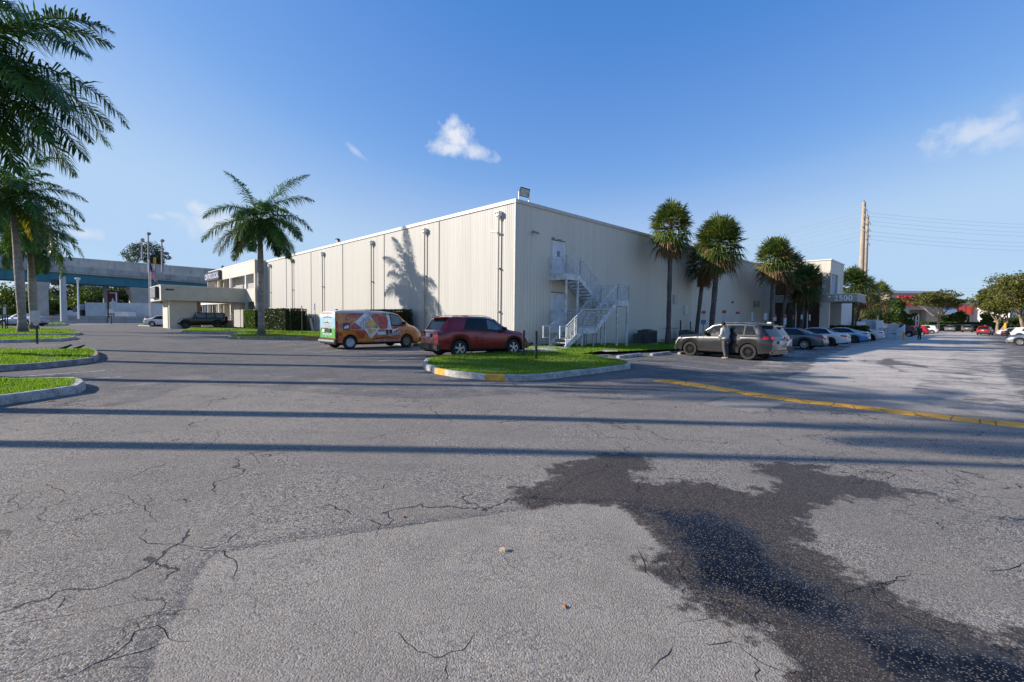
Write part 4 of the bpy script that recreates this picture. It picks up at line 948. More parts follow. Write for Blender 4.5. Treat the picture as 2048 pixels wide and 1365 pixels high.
def make_wheel(parent, x, y, r, w, side, rim, style, full=True):
    mb = MB(); pr = [(r*.66, -w/2), (r*.90, -w/2), (r*.985, -w*.36), (r, -w*.2), (r, w*.2), (r*.985, w*.36), (r*.90, w/2), (r*.66, w/2), (r*.62, w*.3), (r*.62, -w*.3), (r*.66, -w/2)]
    mb.lathe(pr, 28 if full else 14, axis='y', cap=False); wo = mb.build('wheel', M_tyre, parent, smooth=True, loc=(x, y, r))
    mb = MB(); s = side; yo = s*w*.34
    mb.lathe([(r*.66, s*w*.47), (r*.60, s*w*.40), (r*.60, -s*w*.2), (r*.02, -s*w*.2)], 24 if full else 12, axis='y', cap=False)
    if style == 'steel':
        mb.lathe([(r*.60, s*w*.30), (r*.45, s*w*.38), (r*.25, s*w*.22), (r*.2, s*w*.36), (r*.001, s*w*.36)], 20, axis='y', cap=False)
    else:
        n = {'five': 5, 'ten': 10, 'blade': 5}[style]; 
        for k in range(n):
            a = 2*pi*k/n+pi/2
            for da in ((-.17, .17) if style == 'five' else (0,)):
                p0 = (r*.13*cos(a+da), yo+s*.01, r*.13*sin(a+da)); p1 = (r*.61*cos(a+da*.9), yo+s*.01, r*.61*sin(a+da*.9)); mb.bar(p0, p1, r*(.06 if style == 'five' else (.08 if style == 'ten' else .26)), r*.10)
        mb.lathe([(r*.17, yo-s*.03), (r*.15, yo+s*.03), (r*.001, yo+s*.03)], 12, axis='y', cap=False)
    mb.build('rim', rim, wo, smooth=True)
    if full:
        mb = MB(); mb.lathe([(r*.58, -s*w*.15), (r*.001, -s*w*.15)], 16, axis='y', cap=False); mb.build('brake_disc', M_rimb, wo)
    return wo
def patch(S, L, x0b, x0t, x1b, x1t, v0, v1, nx=10, nv=5, off=.006, sides=(1, -1), cond=None):
    mb = MB()
    for sd_ in sides:
        vs = []; ok = []
        for i in range(nx+1):
            for j in range(nv+1):
                f = j/nv; u = i/nx; x = (x0b*(1-f)+x0t*f)*(1-u)+(x1b*(1-f)+x1t*f)*u; vs.append(S(x*L, v0+(v1-v0)*f, sd_, off))
        fs = []
        for i in range(nx):
            for j in range(nv):
                q = (i*(nv+1)+j, (i+1)*(nv+1)+j, (i+1)*(nv+1)+j+1, i*(nv+1)+j+1); fs.append(q if sd_ < 0 else q[::-1])
        mb.add(vs, fs)
    return mb
def cross(S, L, xa, xb, v0, nx=6, off=.006, shrink=0.0):
    """patch over the car from side to side (windscreens)"""
    mb = MB(); vs = []; cols = 12
    for i in range(nx+1):
        x = (xa+(xb-xa)*i/nx)*L
        for j in range(cols+1):
            u = -1+2*j/cols; v = v0+(12-v0)*(1-abs(u)); vs.append(S(x, v, 1 if u >= 0 else -1, off))
    return mb.add(vs, [(i*(cols+1)+j, (i+1)*(cols+1)+j, (i+1)*(cols+1)+j+1, i*(cols+1)+j+1) for i in range(nx) for j in range(cols)])
def make_car(tp, name, label, cat, pos, heading, pmat, rim=None, style='ten', full=True, group=None, glass=None, lower=None, plate=True, lamps=True, roofrails=False, spoiler=True, handlem=None, chrome=False, tail=None, lift=0.0):
    D, L, W_, xr, xf, R, ring, S, Zv = carsurf(tp); rim = rim or M_alloy; glass = glass or M_cg
    root = T(name, label, cat, pos, heading, group)
    xs = sorted(set([0, .015, .05, .1, .18, .3, L-.015, L-.05, L-.1, L-.18, L-.3, L]+[x*L for x, _ in D['top']]+list(np.linspace(.3, L-.3, 34 if full else 18))+[xc+R*cos(a) for xc in (xr, xf) for a in np.linspace(0, pi, 15 if full else 9)]+[xc+s*(R+.012) for xc in (xr, xf) for s in (-1, 1)]))
    xs = [x for i, x in enumerate(xs) if i == 0 or x-xs[i-1] > .004]
    rings = [ring(x) for x in xs]; K = len(rings[0]); mb = MB()
    vs = []
    for x, r in zip(xs, rings):
        vs += [(x-L/2, p[0], p[1]) for p in r]+[(x-L/2, -p[0], p[1]) for p in r[::-1][1:]]
    m = 2*K-1; fs = [(i*m+j, i*m+j+1, (i+1)*m+j+1, (i+1)*m+j) for i in range(len(xs)-1) for j in range(m-1)]
    fs += [tuple(range(m-1, -1, -1)), tuple((len(xs)-1)*m+i for i in range(m))]
    mb.add(vs, fs)
    body = mb.build('body', pmat, root, smooth='fix' if False else True)
    mb = MB(); z1 = .86*D['top'][0][1] if tp not in ('van', 'offroad') else .95
    mb.bb(-L/2+.12, L/2-.12, -W_/2+.27, W_/2-.27, .20 if tp != 'offroad' else .42, min(z1, .80))
    for xc in (xr, xf): mb.bb(xc-L/2-.05, xc-L/2+.05, -W_/2+.1, W_/2-.1, D['r']-.05, D['r']+.05)
    mb.build('chassis', M_dark, root)
    tw = .235 if tp in ('suv_big', 'offroad') else .21
    for xc in (xr, xf):
        for s in (1, -1):
            yw = s*(W_/2-tw/2-.03+(.05 if tp == 'offroad' else 0)); make_wheel(root, xc-L/2, yw, D['r'], tw, s, rim, style, full)
    # window area: dark backing, then glass panes
    cb = D['cab']
    if tp == 'van': mb = patch(S, L, .60, .60, .80, .715, 6.05, 8.95, 14, 5, .004)
    elif tp == 'offroad': mb = patch(S, L, .03, .03, .665, .61, 6.05, 8.95, 24, 5, .004)
    else: 
        a = D['win'][0]; b_ = D['win'][-1]; mb = patch(S, L, a[0]-.008, a[1]-.006, b_[2]+.012, b_[3]+.010, 6.02, 8.95, 30, 5, .004)
    mb.build('window_surround', M_rub, root, smooth=True)
    for w_ in D['win']:
        for s in (1, -1): patch(S, L, w_[0], w_[1], w_[2], w_[3], 6.35, 8.72, 8, 4, .008, sides=(s,)).build('side_window', glass, root, smooth=True)
    f0, f1 = D['fwin']; cross(S, L, f0, f1, 9.7).build('windscreen', glass, root, smooth=True)
    if D['rwin']: cross(S, L, D['rwin'][0], D['rwin'][1], 9.6 if 'suv' in tp else 9.7).build('rear_window', glass, root, smooth=True)
    if full:
        vb = 1.25
        for d0, d1 in D['doors']:
          for s in (1, -1):
            dr = patch(S, L, d0, d0, d1, d1, vb, 5.88, 12, 5, .004, sides=(s,)).build('door', pmat, root, smooth=True)
            patch(S, L, d0-.0024, d0-.0024, d1+.0024, d1+.0024, vb-.04, 5.9, 12, 5, .0022, sides=(s,)).build('door_seam', M_dark, dr)
            MB().box(S((d0+.022)*L+.08, 4.35, s, .028), (.20, .03, .035)).build('door_handle', handlem or pmat, dr, bevel=.008)
    # sill / bumpers
    low = lower or M_rub
    if D['flare'] or tp == 'van' or lower:
        v1s = 1.45 if tp != 'van' else 1.18
        mb = patch(S, L, (xr+R+.01)/L, (xr+R+.01)/L, (xf-R-.01)/L, (xf-R-.01)/L, .9, v1s, 10, 2, .012); mb.build('sill', low, root)
    if D['flare']:
        mb = MB()
        for s in (1, -1):
            for xc in (xr, xf):
                vs = []
                for k in range(19):
                    a = pi*k/18
                    for rad, off in ((R-.012, .012), (R+.055, .018), (R+.062, .004)):
                        x = xc+rad*cos(a); z = D['r']+rad*sin(a); r_ = ring(xc+max(-R-.002, min(R+.002, rad*cos(a)))); yy = max(W_/2*.965, float(np.interp(z, r_[1:6, 1], r_[1:6, 0]))) if tp != 'offroad' else W_/2*.97
                        if x < .25 or x > L-.25: yy = min(yy, ring(min(max(x, .02), L-.02))[3][0]+.004)
                        if tp == 'offroad': yy += .09 if off > .01 else -.06
                        vs.append((x-L/2, s*(yy+off), z))
                mb.add(vs, [(k*3+j, (k+1)*3+j, (k+1)*3+j+1, k*3+j+1) for k in range(18) for j in range(2)])
        mb.build('wheel_arch_trim', low, root, smooth=True)
    # rear bumper, front bumper
    zr = .55 if tp != 'offroad' else .62
    def endstrip(x, v0, v1, off, n=10):
        pass
    mb = MB()
    if tp in ('suv', 'suv_big', 'van', 'offroad'):
        hb = ring(.08)[3][0]; mb.bb(-L/2-.05, -L/2+.14, -hb-.01, hb+.01, D['sill']-.02, zr if tp != 'suv_big' else .5)
        if tp == 'van':
            for s in (1, -1): mb.box((-L/2+.06, s*(hb-.06), .70), (.16, .16, .42))
        bmp = mb.build('rear_bumper', (low if tp != 'suv_big' else pmat), root, bevel=.05)
    else:
        hb = ring(.08)[3][0]; mb.bb(-L/2-.035, -L/2+.12, -hb-.005, hb+.005, .33, .66); mb.build('rear_bumper', pmat, root, bevel=.06)
        mb = MB(); mb.bb(-L/2-.045, -L/2+.1, -hb+.25, hb-.25, .27, .40); mb.build('rear_diffuser', M_rub, root, bevel=.02)
    hf = ring(L-.12)[3][0]; mb = MB(); mb.bb(L/2-.16, L/2+.035, -hf, hf, D['sill']-.02, .56 if tp != 'offroad' else .68); mb.build('front_bumper', low if tp in ('van', 'offroad') else pmat, root, bevel=.05)
    mb = MB(); zg = ring(L-.02)[-1][1]; mb.bb(L/2-.05, L/2+.02, -hf*.55, hf*.55, .60, min(.86, zg+.12)); mb.build('grille', M_rub, root, bevel=.02)
    # lamps
    for s in (1, -1):
        tz_ = {'suv': (.88, 1.02), 'suv_big': (1.0, 1.15), 'sedan': (.74, .90), 'fastback': (.84, .95), 'van': (.82, 1.34), 'offroad': (.88, 1.12)}[tp]
        tlen = {'suv': .34, 'suv_big': .34, 'sedan': .36, 'fastback': .36, 'van': .10, 'offroad': .06}[tp]; ty = ring(.03)[4][0]
        mb = MB(); x0 = .012
        n = 7; vs = []
        for i in range(n+1):
            x = x0+tlen*i/n; tp_ = (i/n); za = tz_[0]+(tz_[1]-tz_[0])*(.38*tp_ if tp in ('sedan', 'fastback', 'suv') else 0); zb_ = tz_[1]-(0.02*tp_)
            for z in (za, (za+zb_)/2, zb_): vs.append(S(x, Zv(x, z), s, .010))
        mb.add(vs, [((i*3+j), ((i+1)*3+j), ((i+1)*3+j+1), (i*3+j+1)) if s < 0 else ((i*3+j+1), ((i+1)*3+j+1), ((i+1)*3+j), (i*3+j)) for i in range(n) for j in range(2)])
        wl2 = {'suv': .34, 'suv_big': .30, 'sedan': .30, 'fastback': .30, 'van': .05, 'offroad': .16}[tp]; mb.bb(-L/2-.012, -L/2+.03, s*(ty-wl2), s*(ty+.0), tz_[0]+.005, tz_[1]-.008)
        mb.build('tail_light', tail or M_red, root, smooth=False)
        hz = ring(L-.12)[5][1]; mb = MB(); vs = []
        for i in range(6):
            x = L-.42+.40*i/5; z1 = ring(x)[5][1]-.005; z0 = z1-.05-.11*i/5
            for z in (z0, z1): vs.append(S(x, Zv(x, z), s, .008))
        mb.add(vs, [(2*i, 2*i+2, 2*i+3, 2*i+1) for i in range(5)]); mb.build('headlight', M_clr, root)
        # mirror
        if tp != 'x':
            xm = (D['win'][-1][2]-.035)*L; p = S(xm, 6.3, s, .05); mb = MB(); mb.box((p[0], p[1]+s*.10, p[2]+.09), (.13, .22, .15)); mb.bar(p, (p[0], p[1]+s*.1, p[2]+.05), .05)
            mb.build('mirror', pmat if tp not in ('van', 'offroad', 'suv') else M_rub, root, bevel=.03)
    if plate: MB().bb(-L/2-.062, -L/2-.03, -.17, .17, *{'suv': (.80, .94), 'suv_big': (.80, .94), 'sedan': (.68, .80), 'fastback': (.62, .74), 'van': (.80, .94), 'offroad': (.7, .84)}[tp]).build('number_plate', M_plate, root)
    if tp in ('suv', 'suv_big') and spoiler:
        zt = D['top'][4][1]; mb = MB(); mb.box((-L/2+.105*L-.02, 0, zt-.02), (.30, W_*.66, .045)); mb.build('spoiler', pmat, root, bevel=.02)
    if roofrails:
        mb = MB()
        for s in (1, -1):
            pts = [S(x*L, 9.9, s, .03+(.03 if 0 < k < 6 else 0)) for k, x in enumerate(np.linspace(.15, .56, 7))]; mb.tube(pts, .011, 6)
        mb.build('roof_rail', roofrails if not isinstance(roofrails, bool) else M_rub, root, smooth=True)
    if chrome:
        a = D['win'][0]; b_ = D['win'][-1]; mb = patch(S, L, a[0]-.02, a[1]-.012, b_[2]+.018, b_[3]+.015, 8.86, 9.08, 30, 1, .012); mb.build('window_trim', M_chr, root)
    return root, (D, L, W_, xr, xf, R, ring, S, Zv)
def heading_from(rear_px, front_x, tp, forward=True):
    """rear wheel contact (photo) and column of the front wheel -> position, heading of the car"""
    D = TYPES[tp]; tw = .235 if tp in ('suv_big', 'offroad') else .21; Rw = G(*rear_px); best = None
    for k in range(3600):
        a = 2*pi*k/3600; Fw = np.array([Rw[0]+D['wb']*cos(a), Rw[1]+D['wb']*sin(a), Rw[2]]); d = Fw-CAM
        if d[1] < 1: continue
        e = abs(1024+F*(d@RT)/(d@FW)-front_x); ok = (sin(a) > 0) == forward
        if ok and (best is None or e < best[0]): best = (e, a)
    return Rw, best[1]
def place(rear, a, tp, near_side):
    """near_side: +1 if the seen side is the car's left, -1 its right. rear = ground point of the seen rear wheel"""
    D = TYPES[tp]; f = np.array([cos(a), sin(a)]); l = np.array([-sin(a), cos(a)]); yw = D['W']/2-.1
    c = rear[:2]-near_side*l*yw+f*(D['wb']+D['fo']-D['L']/2); 
    return (c[0], c[1], float(gz(c[0], c[1]))+.005)
# --- red SUV
P_red = paint('car_paint_red', (.25, .001, .008), .05, .2); P_gry = paint('car_paint_dark_grey', (.028, .029, .033), .45); P_blk = paint('car_paint_black', (.008, .008, .009), .2)
P_wht = paint('car_paint_white', (.62, .63, .65), .0); P_sil = paint('car_paint_silver', (.36, .37, .38), .7); P_stl = paint('car_paint_steel_blue', (.075, .105, .135), .65); P_redb = paint('car_paint_bright_red', (.42, .012, .014), .2)
P_blu = paint('car_paint_pale_blue', (.22, .29, .42), .5); P_nvy = paint('car_paint_navy', (.03, .05, .09), .5); P_mar = paint('car_paint_maroon', (.10, .012, .02), .4)
Rw, a = heading_from((918, 715.6), 1025.5, 'suv'); 
redcar, rs = make_car('suv', 'parked_suv', 'dark red SUV with black roof rails parked nose to the wall left of the stairs', 'car', place(Rw, a, 'suv', -1), a, P_red, style='five', roofrails=True, glass=M_cg, tail=pm('tail_lens_smoked', (.11, .018, .02), .12, var=.4, scale=8, coat=.6))
D_, L_, W__, xr_, xf_, R_, ring_, S_, Zv_ = rs
MB().tube([(-L_/2+.75, .0, 1.62), (-L_/2+.60, 0, 1.85)], .006, 5).build('antenna', M_black, redcar)
patch(S_, L_, .215, .22, .70, .58, 8.86, 9.15, 20, 1, .012).build('window_trim', M_chr, redcar)
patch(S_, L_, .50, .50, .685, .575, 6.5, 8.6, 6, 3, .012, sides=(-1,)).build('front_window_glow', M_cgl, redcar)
# --- fruit juice van
Rw, a = heading_from((699.7, 699.2), 812.3, 'van')
t = NT('van_wrap'); p = t.tc.outputs['Object']; sp = t.sep(p); n1 = t.noise(1.5, 5, .6, dist=1.2); n2 = t.noise(3.5, 4, .6); 
c = t.mix(t.ramp(n1, .40, .60), (.60, .20, .02), (.40, .045, .015)); c = t.mix(t.ramp(n2, .52, .68), c, (.66, .33, .05)); c = t.mix(t.ramp(t.noise(2.2, 3, vec=t.mapping(loc=(4, 1, 2))), .60, .68), c, (.48, .10, .05))
front = t.ramp(sp[0], .75, 1.15); c = t.mix(front, c, t.mix(t.ramp(n1, .45, .7), (.62, .19, .045), (.42, .07, .04)))
roof = t.ramp(sp[2], 1.70, 1.78); c = t.mix(roof, c, (.62, .60, .56)); t.base(c); t.rough(.3); t.b.inputs['Coat Weight'].default_value = .7; t.b.inputs['Coat Roughness'].default_value = .06
M_wrap = t.m
van, vs_ = make_car('van', 'delivery_van', 'small panel van wrapped in orange fruit graphics, green back, by the sunlit wall', 'van', place(Rw, a, 'van', -1), a, M_wrap, rim=pm('steel_wheel', (.48, .50, .53), .4, metal=.3), style='steel', glass=M_cgl, handlem=M_rub, plate=False)
D, L, W_, xr, xf, R, ring, S, Zv = vs_
def decal(name, poly, mat, parent=van, side=-1, off=.010, st=.12):
    """flat polygon in (distance from the rear, height) wrapped on the van's flank"""
    pts = [Vector(q) for q in poly]; n = len(pts); p = np.array(poly); xs = np.arange(p[:, 0].min(), p[:, 0].max(), st); zs = np.arange(p[:, 1].min(), p[:, 1].max(), st)
    gx2, gy2 = np.meshgrid(xs, zs); gx2 = gx2.ravel(); gy2 = gy2.ravel(); sdd = sdist(gx2, gy2, p, .5)
    pts += [Vector((u, v)) for u, v, s0 in zip(gx2, gy2, sdd) if s0 > st*.3]
    r = delaunay_2d_cdt(pts, [(i, (i+1) % n) for i in range(n)], [], 1, 1e-6)
    return MB().add([S(v.x, Zv(v.x, v.y), side, off) for v in r[0]], [tuple(f) for f in r[2]]).build(name, mat, parent, smooth='all')
def flank_text(s, cx, cz, size, mat, shear=0, rot=0, off=.016, bold=0, sx=1.0, name='lettering'):
    V_, F_ = text_data(s, size, 0.0, shear, bold); c_, s_ = cos(rot), sin(rot)
    vs = []
    for v in V_:
        u, w = v[0]*sx, v[1]; x = cx+u*c_-w*s_; z = cz+u*s_+w*c_; vs.append(S(x, Zv(x, z), -1, off))
    return MB().add(vs, F_).build(name, mat, van)
M_dw = pm('decal_white', (.66, .68, .72), .35); M_dr = pm('decal_red', (.45, .05, .04), .35, var=.3); M_dor = pm('decal_light_orange', (.68, .38, .10), .35, var=.25); M_dg = pm('decal_green', (.10, .28, .06), .35, var=.3); M_dp = pm('decal_plum', (.10, .03, .05), .4, var=.3, scale=14)
M_dk = pm('decal_teal_letters', (.02, .10, .09), .35)
decal('graphic', [(.95, 1.30), (1.52, 1.76), (1.72, 1.74), (1.95, 1.30), (2.25, 1.00), (1.8, .50), (1.72, .54)], M_dw)
decal('graphic', [(1.22, 1.27), (1.62, 1.62), (1.86, 1.38), (2.1, 1.12), (2.02, .84), (1.66, .70)], M_dor, off=.013)
decal('graphic', [(1.95, 1.08), (2.08, 1.14), (2.16, 1.02), (2.02, .98)], M_dg, off=.017)
decal('graphic', [(2.22, 1.52), (2.38, 1.62), (2.62, 1.60), (2.72, 1.42), (2.66, 1.12), (2.52, .98), (2.34, 1.02), (2.24, 1.22)], M_dr)
decal('graphic', [(2.66, 1.70), (2.84, 1.62), (2.92, .92), (2.62, .92), (2.74, 1.3)], M_dw)
decal('graphic', [(2.92, .93), (3.55, 1.06), (3.3, .98), (2.95, .78)], M_dw)
decal('graphic', [(2.45, 1.76), (2.70, 1.76), (2.66, 1.64), (2.5, 1.66)], M_dg)
decal('graphic', [(.34, .92), (.34, 1.26), (.68, 1.26), (.68, .92)], M_dp); decal('graphic', [(.38, .98), (.40, 1.08), (.6, 1.16), (.64, 1.0)], M_dw, off=.014)
decal('graphic', [(2.10, .68), (2.10, .92), (2.58, .92), (2.58, .68)], M_dw, off=.014); decal('graphic', [(2.13, .84), (2.13, .90), (2.55, .90), (2.55, .84)], M_dp, off=.018)
decal('rub_strip', [(2.02, .47), (2.02, .53), (3.62, .53), (3.62, .47)], M_rub, off=.02)
decal('sliding_door_rail', [(.72, 1.0), (.72, 1.02), (1.75, 1.02), (1.75, 1.0)], M_rub, off=.012)
flank_text('Splash', 1.50, 1.385, .40, M_dk, shear=.25, rot=radians(52), bold=.016); flank_text('Splash', 1.49, 1.38, .40, M_dw, shear=.25, rot=radians(52), bold=.004, off=.019)
flank_text('Splash', 3.05, .74, .30, M_dk, shear=.25, rot=radians(6), bold=.012); flank_text('Splash', 3.04, .745, .30, M_dw, shear=.25, rot=radians(6), bold=.001, off=.019)
flank_text('WWW.MYPUCAS.COM', 2.72, .385, .15, pm('decal_cream', (.62, .50, .38), .4), shear=.2, bold=.003, sx=1.02)
mb = MB()
for x in (2.64, 2.84): mb.box(S(x, Zv(x, .83), -1, .02), (.09, .04, .20))
mb.build('door_handle', M_rub, van, bevel=.01)
# the back: green and sky blue doors
t = NT('van_back'); sp = t.sep(t.tc.outputs['Object']); n1 = t.noise(4, 5, .65); 
zf = t.math('ADD', sp[2], t.math('MULTIPLY', n1, .10)); c = t.mix(t.ramp(zf, .98, 1.10), (.10, .36, .07), (.30, .50, .60)); c = t.mix(t.ramp(zf, 1.45, 1.68), c, (.62, .70, .74))
t.base(c); t.rough(.35); hb = ring(.03)[3][0]
bk = MB().bb(-L/2-.012, -L/2+.02, -hb+.06, hb-.06, .52, 1.70).build('rear_doors', t.m, van, bevel=.02)
MB().bb(-L/2-.016, -L/2-.011, -.006, .006, .53, 1.69).build('door_gap', M_dark, bk)
MB().bb(-L/2-.05, -L/2-.012, -.05, .62, .84, 1.0).build('handle_panel', M_black, bk, bevel=.01)
MB().bb(-L/2-.055, -L/2-.012, -.42, -.06, .80, .98).build('handle_panel', M_black, bk, bevel=.01)
MB().bb(-L/2-.06, -L/2-.045, .22, .5, .80, .96).build('number_plate', M_plate, bk)
def backtext(s, y, z, size, m, **kw): text_obj('lettering', s, size, m, bk, frameM((-L/2-.018, y, z), (0, -1, 0), (0, 0, 1)), extrude=.002, **kw)
mb = MB(); rr_ = random.Random(3)
for k in range(26): mb.box((-L/2-.014, rr_.uniform(-.45, .35), rr_.uniform(1.05, 1.42)), (.006, rr_.uniform(.04, .12), rr_.uniform(.03, .10)))
bg_ = mb.build('graphic', M_dw, bk); mb = MB()
for k in range(20): mb.box((-L/2-.019, rr_.uniform(-.45, .3), rr_.uniform(1.0, 1.38)), (.006, rr_.uniform(.03, .09), rr_.uniform(.02, .07)))
mb.build('graphic', M_dor, bk)
for z, w_, n in ((1.50, .8, 7), (1.24, .6, 5)):
    mb = MB()
    for k in range(n): mb.box((-L/2-.022, .38-w_*k/(n-1), z+.03*sin(pi*k/(n-1))), (.006, .06, .05))
    mb.build('graphic', pm('decal_black', (.02, .02, .025), .5), bk)
backtext('MYPUCAS.COM', 0, .70, .14, M_dw, bold=.004); backtext('(305)', .1, .60, .08, M_dw)
mb = MB(); mb.box((-L/2-.03, 0, .40), (.14, hb*2-.02, .10)); mb.build('bumper_step', pm('bumper_grey', (.28, .28, .29), .6), van, bevel=.02)
MB().lathe([(.09, 0), (.085, .02), (.02, .05)], 10, (-L/2+.45, 0, 1.87)).build('roof_vent', M_black, van)
M_dirty = pm('rusty_rim', (.22, .16, .09), .6, var=.3, scale=12)
for ch in van.children:
    if ch.name.startswith('wheel') and ch.location[0] > 0 and ch.location[1] < 0:
        for c2 in ch.children:
            if c2.name.startswith('rim'): c2.data.materials.clear(); c2.data.materials.append(M_dirty)
# --- dark off-roader seen from its left side, nose left
Rw = G(435, 658.2); a = None
best = None
for k in range(900, 2700):
    aa = 2*pi*k/3600; Fw = np.array([Rw[0]+2.97*cos(aa), Rw[1]+2.97*sin(aa), Rw[2]]); d = Fw-CAM; e = abs(1024+F*(d@RT)/(d@FW)-370)
    if sin(aa) < .2 and (best is None or e < best[0]): best = (e, aa)
a = best[1]
jeep, js = make_car('offroad', 'parked_off_roader', 'black boxy off-road vehicle with a spare wheel on its back door, beside the drive canopy', 'car', place(Rw, a, 'offroad', 1), a, P_blk, rim=M_rimb, style='five', glass=pm('tan_reflecting_glass', (.10, .09, .07), .08, spec=.7), plate=False, full=True)
D, L, W_, xr, xf, R, ring, S, Zv = js
sw = MB(); sw.lathe([(.26, -.12), (.38, -.12), (.40, -.06), (.40, .06), (.36, .12), (.05, .12)], 24, (-L/2-.16, 0, 1.02), axis='x'); sw.build('spare_wheel', M_tyre, jeep, smooth=True)
mb = MB(); mb.bb(.94, 1.06, -.75, .75, 1.84, 1.93); mb.build('light_bar', M_clr, jeep); mb = MB()
mb.tube([(L/2+.02, -.5, .62), (L/2+.22, -.45, .72), (L/2+.2, -.4, .98), (L/2+.2, .4, .98), (L/2+.22, .45, .72), (L/2+.02, .5, .62)], .03, 6); mb.build('bull_bar', M_chr, jeep, smooth=True)
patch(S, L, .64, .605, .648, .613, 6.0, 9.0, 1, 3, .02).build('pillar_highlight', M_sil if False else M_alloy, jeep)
# --- cars nosed in to the shaded wall, tails towards the lane
NR = 'cars parked along the shaded wall'
hd = atan2(BL[1], BL[0])
Rw, a = heading_from((1496.8, 720.9), 1380.6, 'suv_big')
cher, cs = make_car('suv_big', 'parked_suv', 'dark grey SUV with black wheels beside the standing man', 'car', place(Rw, a, 'suv_big', 1), a, P_gry, rim=M_rimb, style='ten', group=NR, roofrails=M_chr, chrome=False, handlem=P_gry)
D, L, W_, xr, xf, R, ring, S, Zv = cs
patch(S, L, .125, .165, .68, .585, 8.95, 9.06, 30, 1, .014).build('window_trim', M_chr, cher)
patch(S, L, .30, .30, .69, .69, 1.55, 1.68, 12, 1, .014).build('side_moulding', M_gm if False else P_gry, cher)
patch(S, L, .955, .955, .985, .985, 4.2, 4.7, 2, 1, .02, sides=(1,)).build('side_marker', M_orl, cher)
MB().box((-L/2+.52, -.10, 1.785), (.22, .16, .07)).build('roof_antenna', M_dw, cher, bevel=.03)
cher.scale = (1, 1, .965)
def rear_at(px_pt, tp, name, label, mat, **kw):
    Rw = G(*px_pt); return make_car(tp, name, label, 'car', place(Rw, hd, tp, 1), hd, mat, group=NR, **kw)
c0 = np.array(cher.location[:2]); e2 = BE[:2]
sp_ = c0+e2*2.85
make_car('suv', 'parked_suv', 'silver SUV just behind the dark grey one, only its tail and rear glass showing', 'car', (sp_[0]-.22, sp_[1]+.22, float(gz(sp_[0], sp_[1]))), hd, P_sil, group=NR, tail=M_red)
sedan, ss = rear_at((1608.6, 699.6), 'sedan', 'parked_sedan', 'steel blue sedan with bright trim round its windows, third from the man', P_stl, chrome=True, style='ten')
rear_at((1660, 693.4), 'sedan', 'parked_sedan', 'white sedan right of the steel blue sedan', P_wht, style='ten', rim=M_rimb)
t = NT('two_tone_paint'); sp = t.sep(t.tc.outputs['Object']); f = t.math('ADD', t.math('ADD', t.math('MULTIPLY', sp[0], -1.0), -.10), t.math('MULTIPLY', sp[2], -.75))
c = t.mix(t.ramp(f, .20, .23), (.62, .64, .68), t.mix(t.ramp(sp[2], .95, .55), (.34, .50, .58), (.045, .20, .44))); t.base(c); t.rough(.28); t.b.inputs['Coat Weight'].default_value = .9; t.b.inputs['Coat Roughness'].default_value = .05
rear_at((1707.6, 686.9), 'fastback', 'parked_sedan', 'white electric sedan with a blue wrapped tail, dark wheel covers', t.m, rim=pm('rim_dark', (.07, .075, .08), .35), style='blade')
rear_at((1741, 682.5), 'fastback', 'parked_sedan', 'white fastback sedan, last in the row before the ramp', P_wht, style='ten', rim=M_rimb)
# --- distant cars
def far(tp, name, label, px, Y, head, mat, wkey='car', group=None, **kw):
    p = GD(px, Y); return make_car(tp, name, label, wkey, p, head, mat, full=False, group=group, **kw)
GF = 'cars at the far end of the lot'
far('suv', 'parked_suv', 'maroon SUV half hidden behind the white ramp railing', 1797, 72, hd-.05, P_mar, group=GF)
far('suv', 'parked_suv', 'bright red SUV parked right of the ramp, behind the distant walker', 1824, 82, hd, P_redb, group=GF)
far('suv', 'parked_suv', 'white minivan parked beyond the distant walker', 1846, 92, hd, P_wht, group=GF)
far('sedan', 'parked_sedan', 'silver sedan facing the hedge under the spreading tree', 1899.5, 112, radians(47), P_sil, group=GF)
far('suv', 'parked_suv', 'taupe grey SUV facing the hedge between silver sedan and red car', 1934.5, 106, radians(43), paint('car_paint_taupe', (.20, .17, .16), .5), group=GF)
far('suv', 'driving_suv', 'bright red SUV seen from behind in the lane at far right', 1970, 88, radians(36), P_redb, group=GF)
hr = radians(-3)
far('sedan', 'parked_sedan', 'white sedan farthest in the right-hand row, beside the yellow post', 2030, 84, hd+pi+.1, P_wht, group='cars parked at the right edge')
far('sedan', 'parked_sedan', 'black sedan showing its red tail lights, right-hand row', 2046, 73, hd+pi+.05, P_blk, group='cars parked at the right edge')
far('suv', 'parked_suv', 'white SUV at the right edge above the two nearer dark cars', 2066, 66, hd+pi, P_wht, group='cars parked at the right edge')
far('sedan', 'parked_sedan', 'navy sedan nose just in view at the right edge', 2082, 47, hd, P_nvy, group='cars parked at the right edge')
far('sedan', 'parked_sedan', 'silver sedan nose cut off by the right edge, nearest on that side', 2088, 42, hd, P_sil, group='cars parked at the right edge')
far('fastback', 'parked_coupe', 'metallic blue coupe behind the two big palm trunks at far left', 48, 55, radians(176), P_blu, tail=M_red)
far('sedan', 'parked_sedan', 'white sedan tail sticking out from behind the canopy pier', 334, 62, radians(15), P_wht)
far('sedan', 'driving_sedan', 'white car roof just showing over the concrete barrier', 118, 92, radians(180), P_wht)
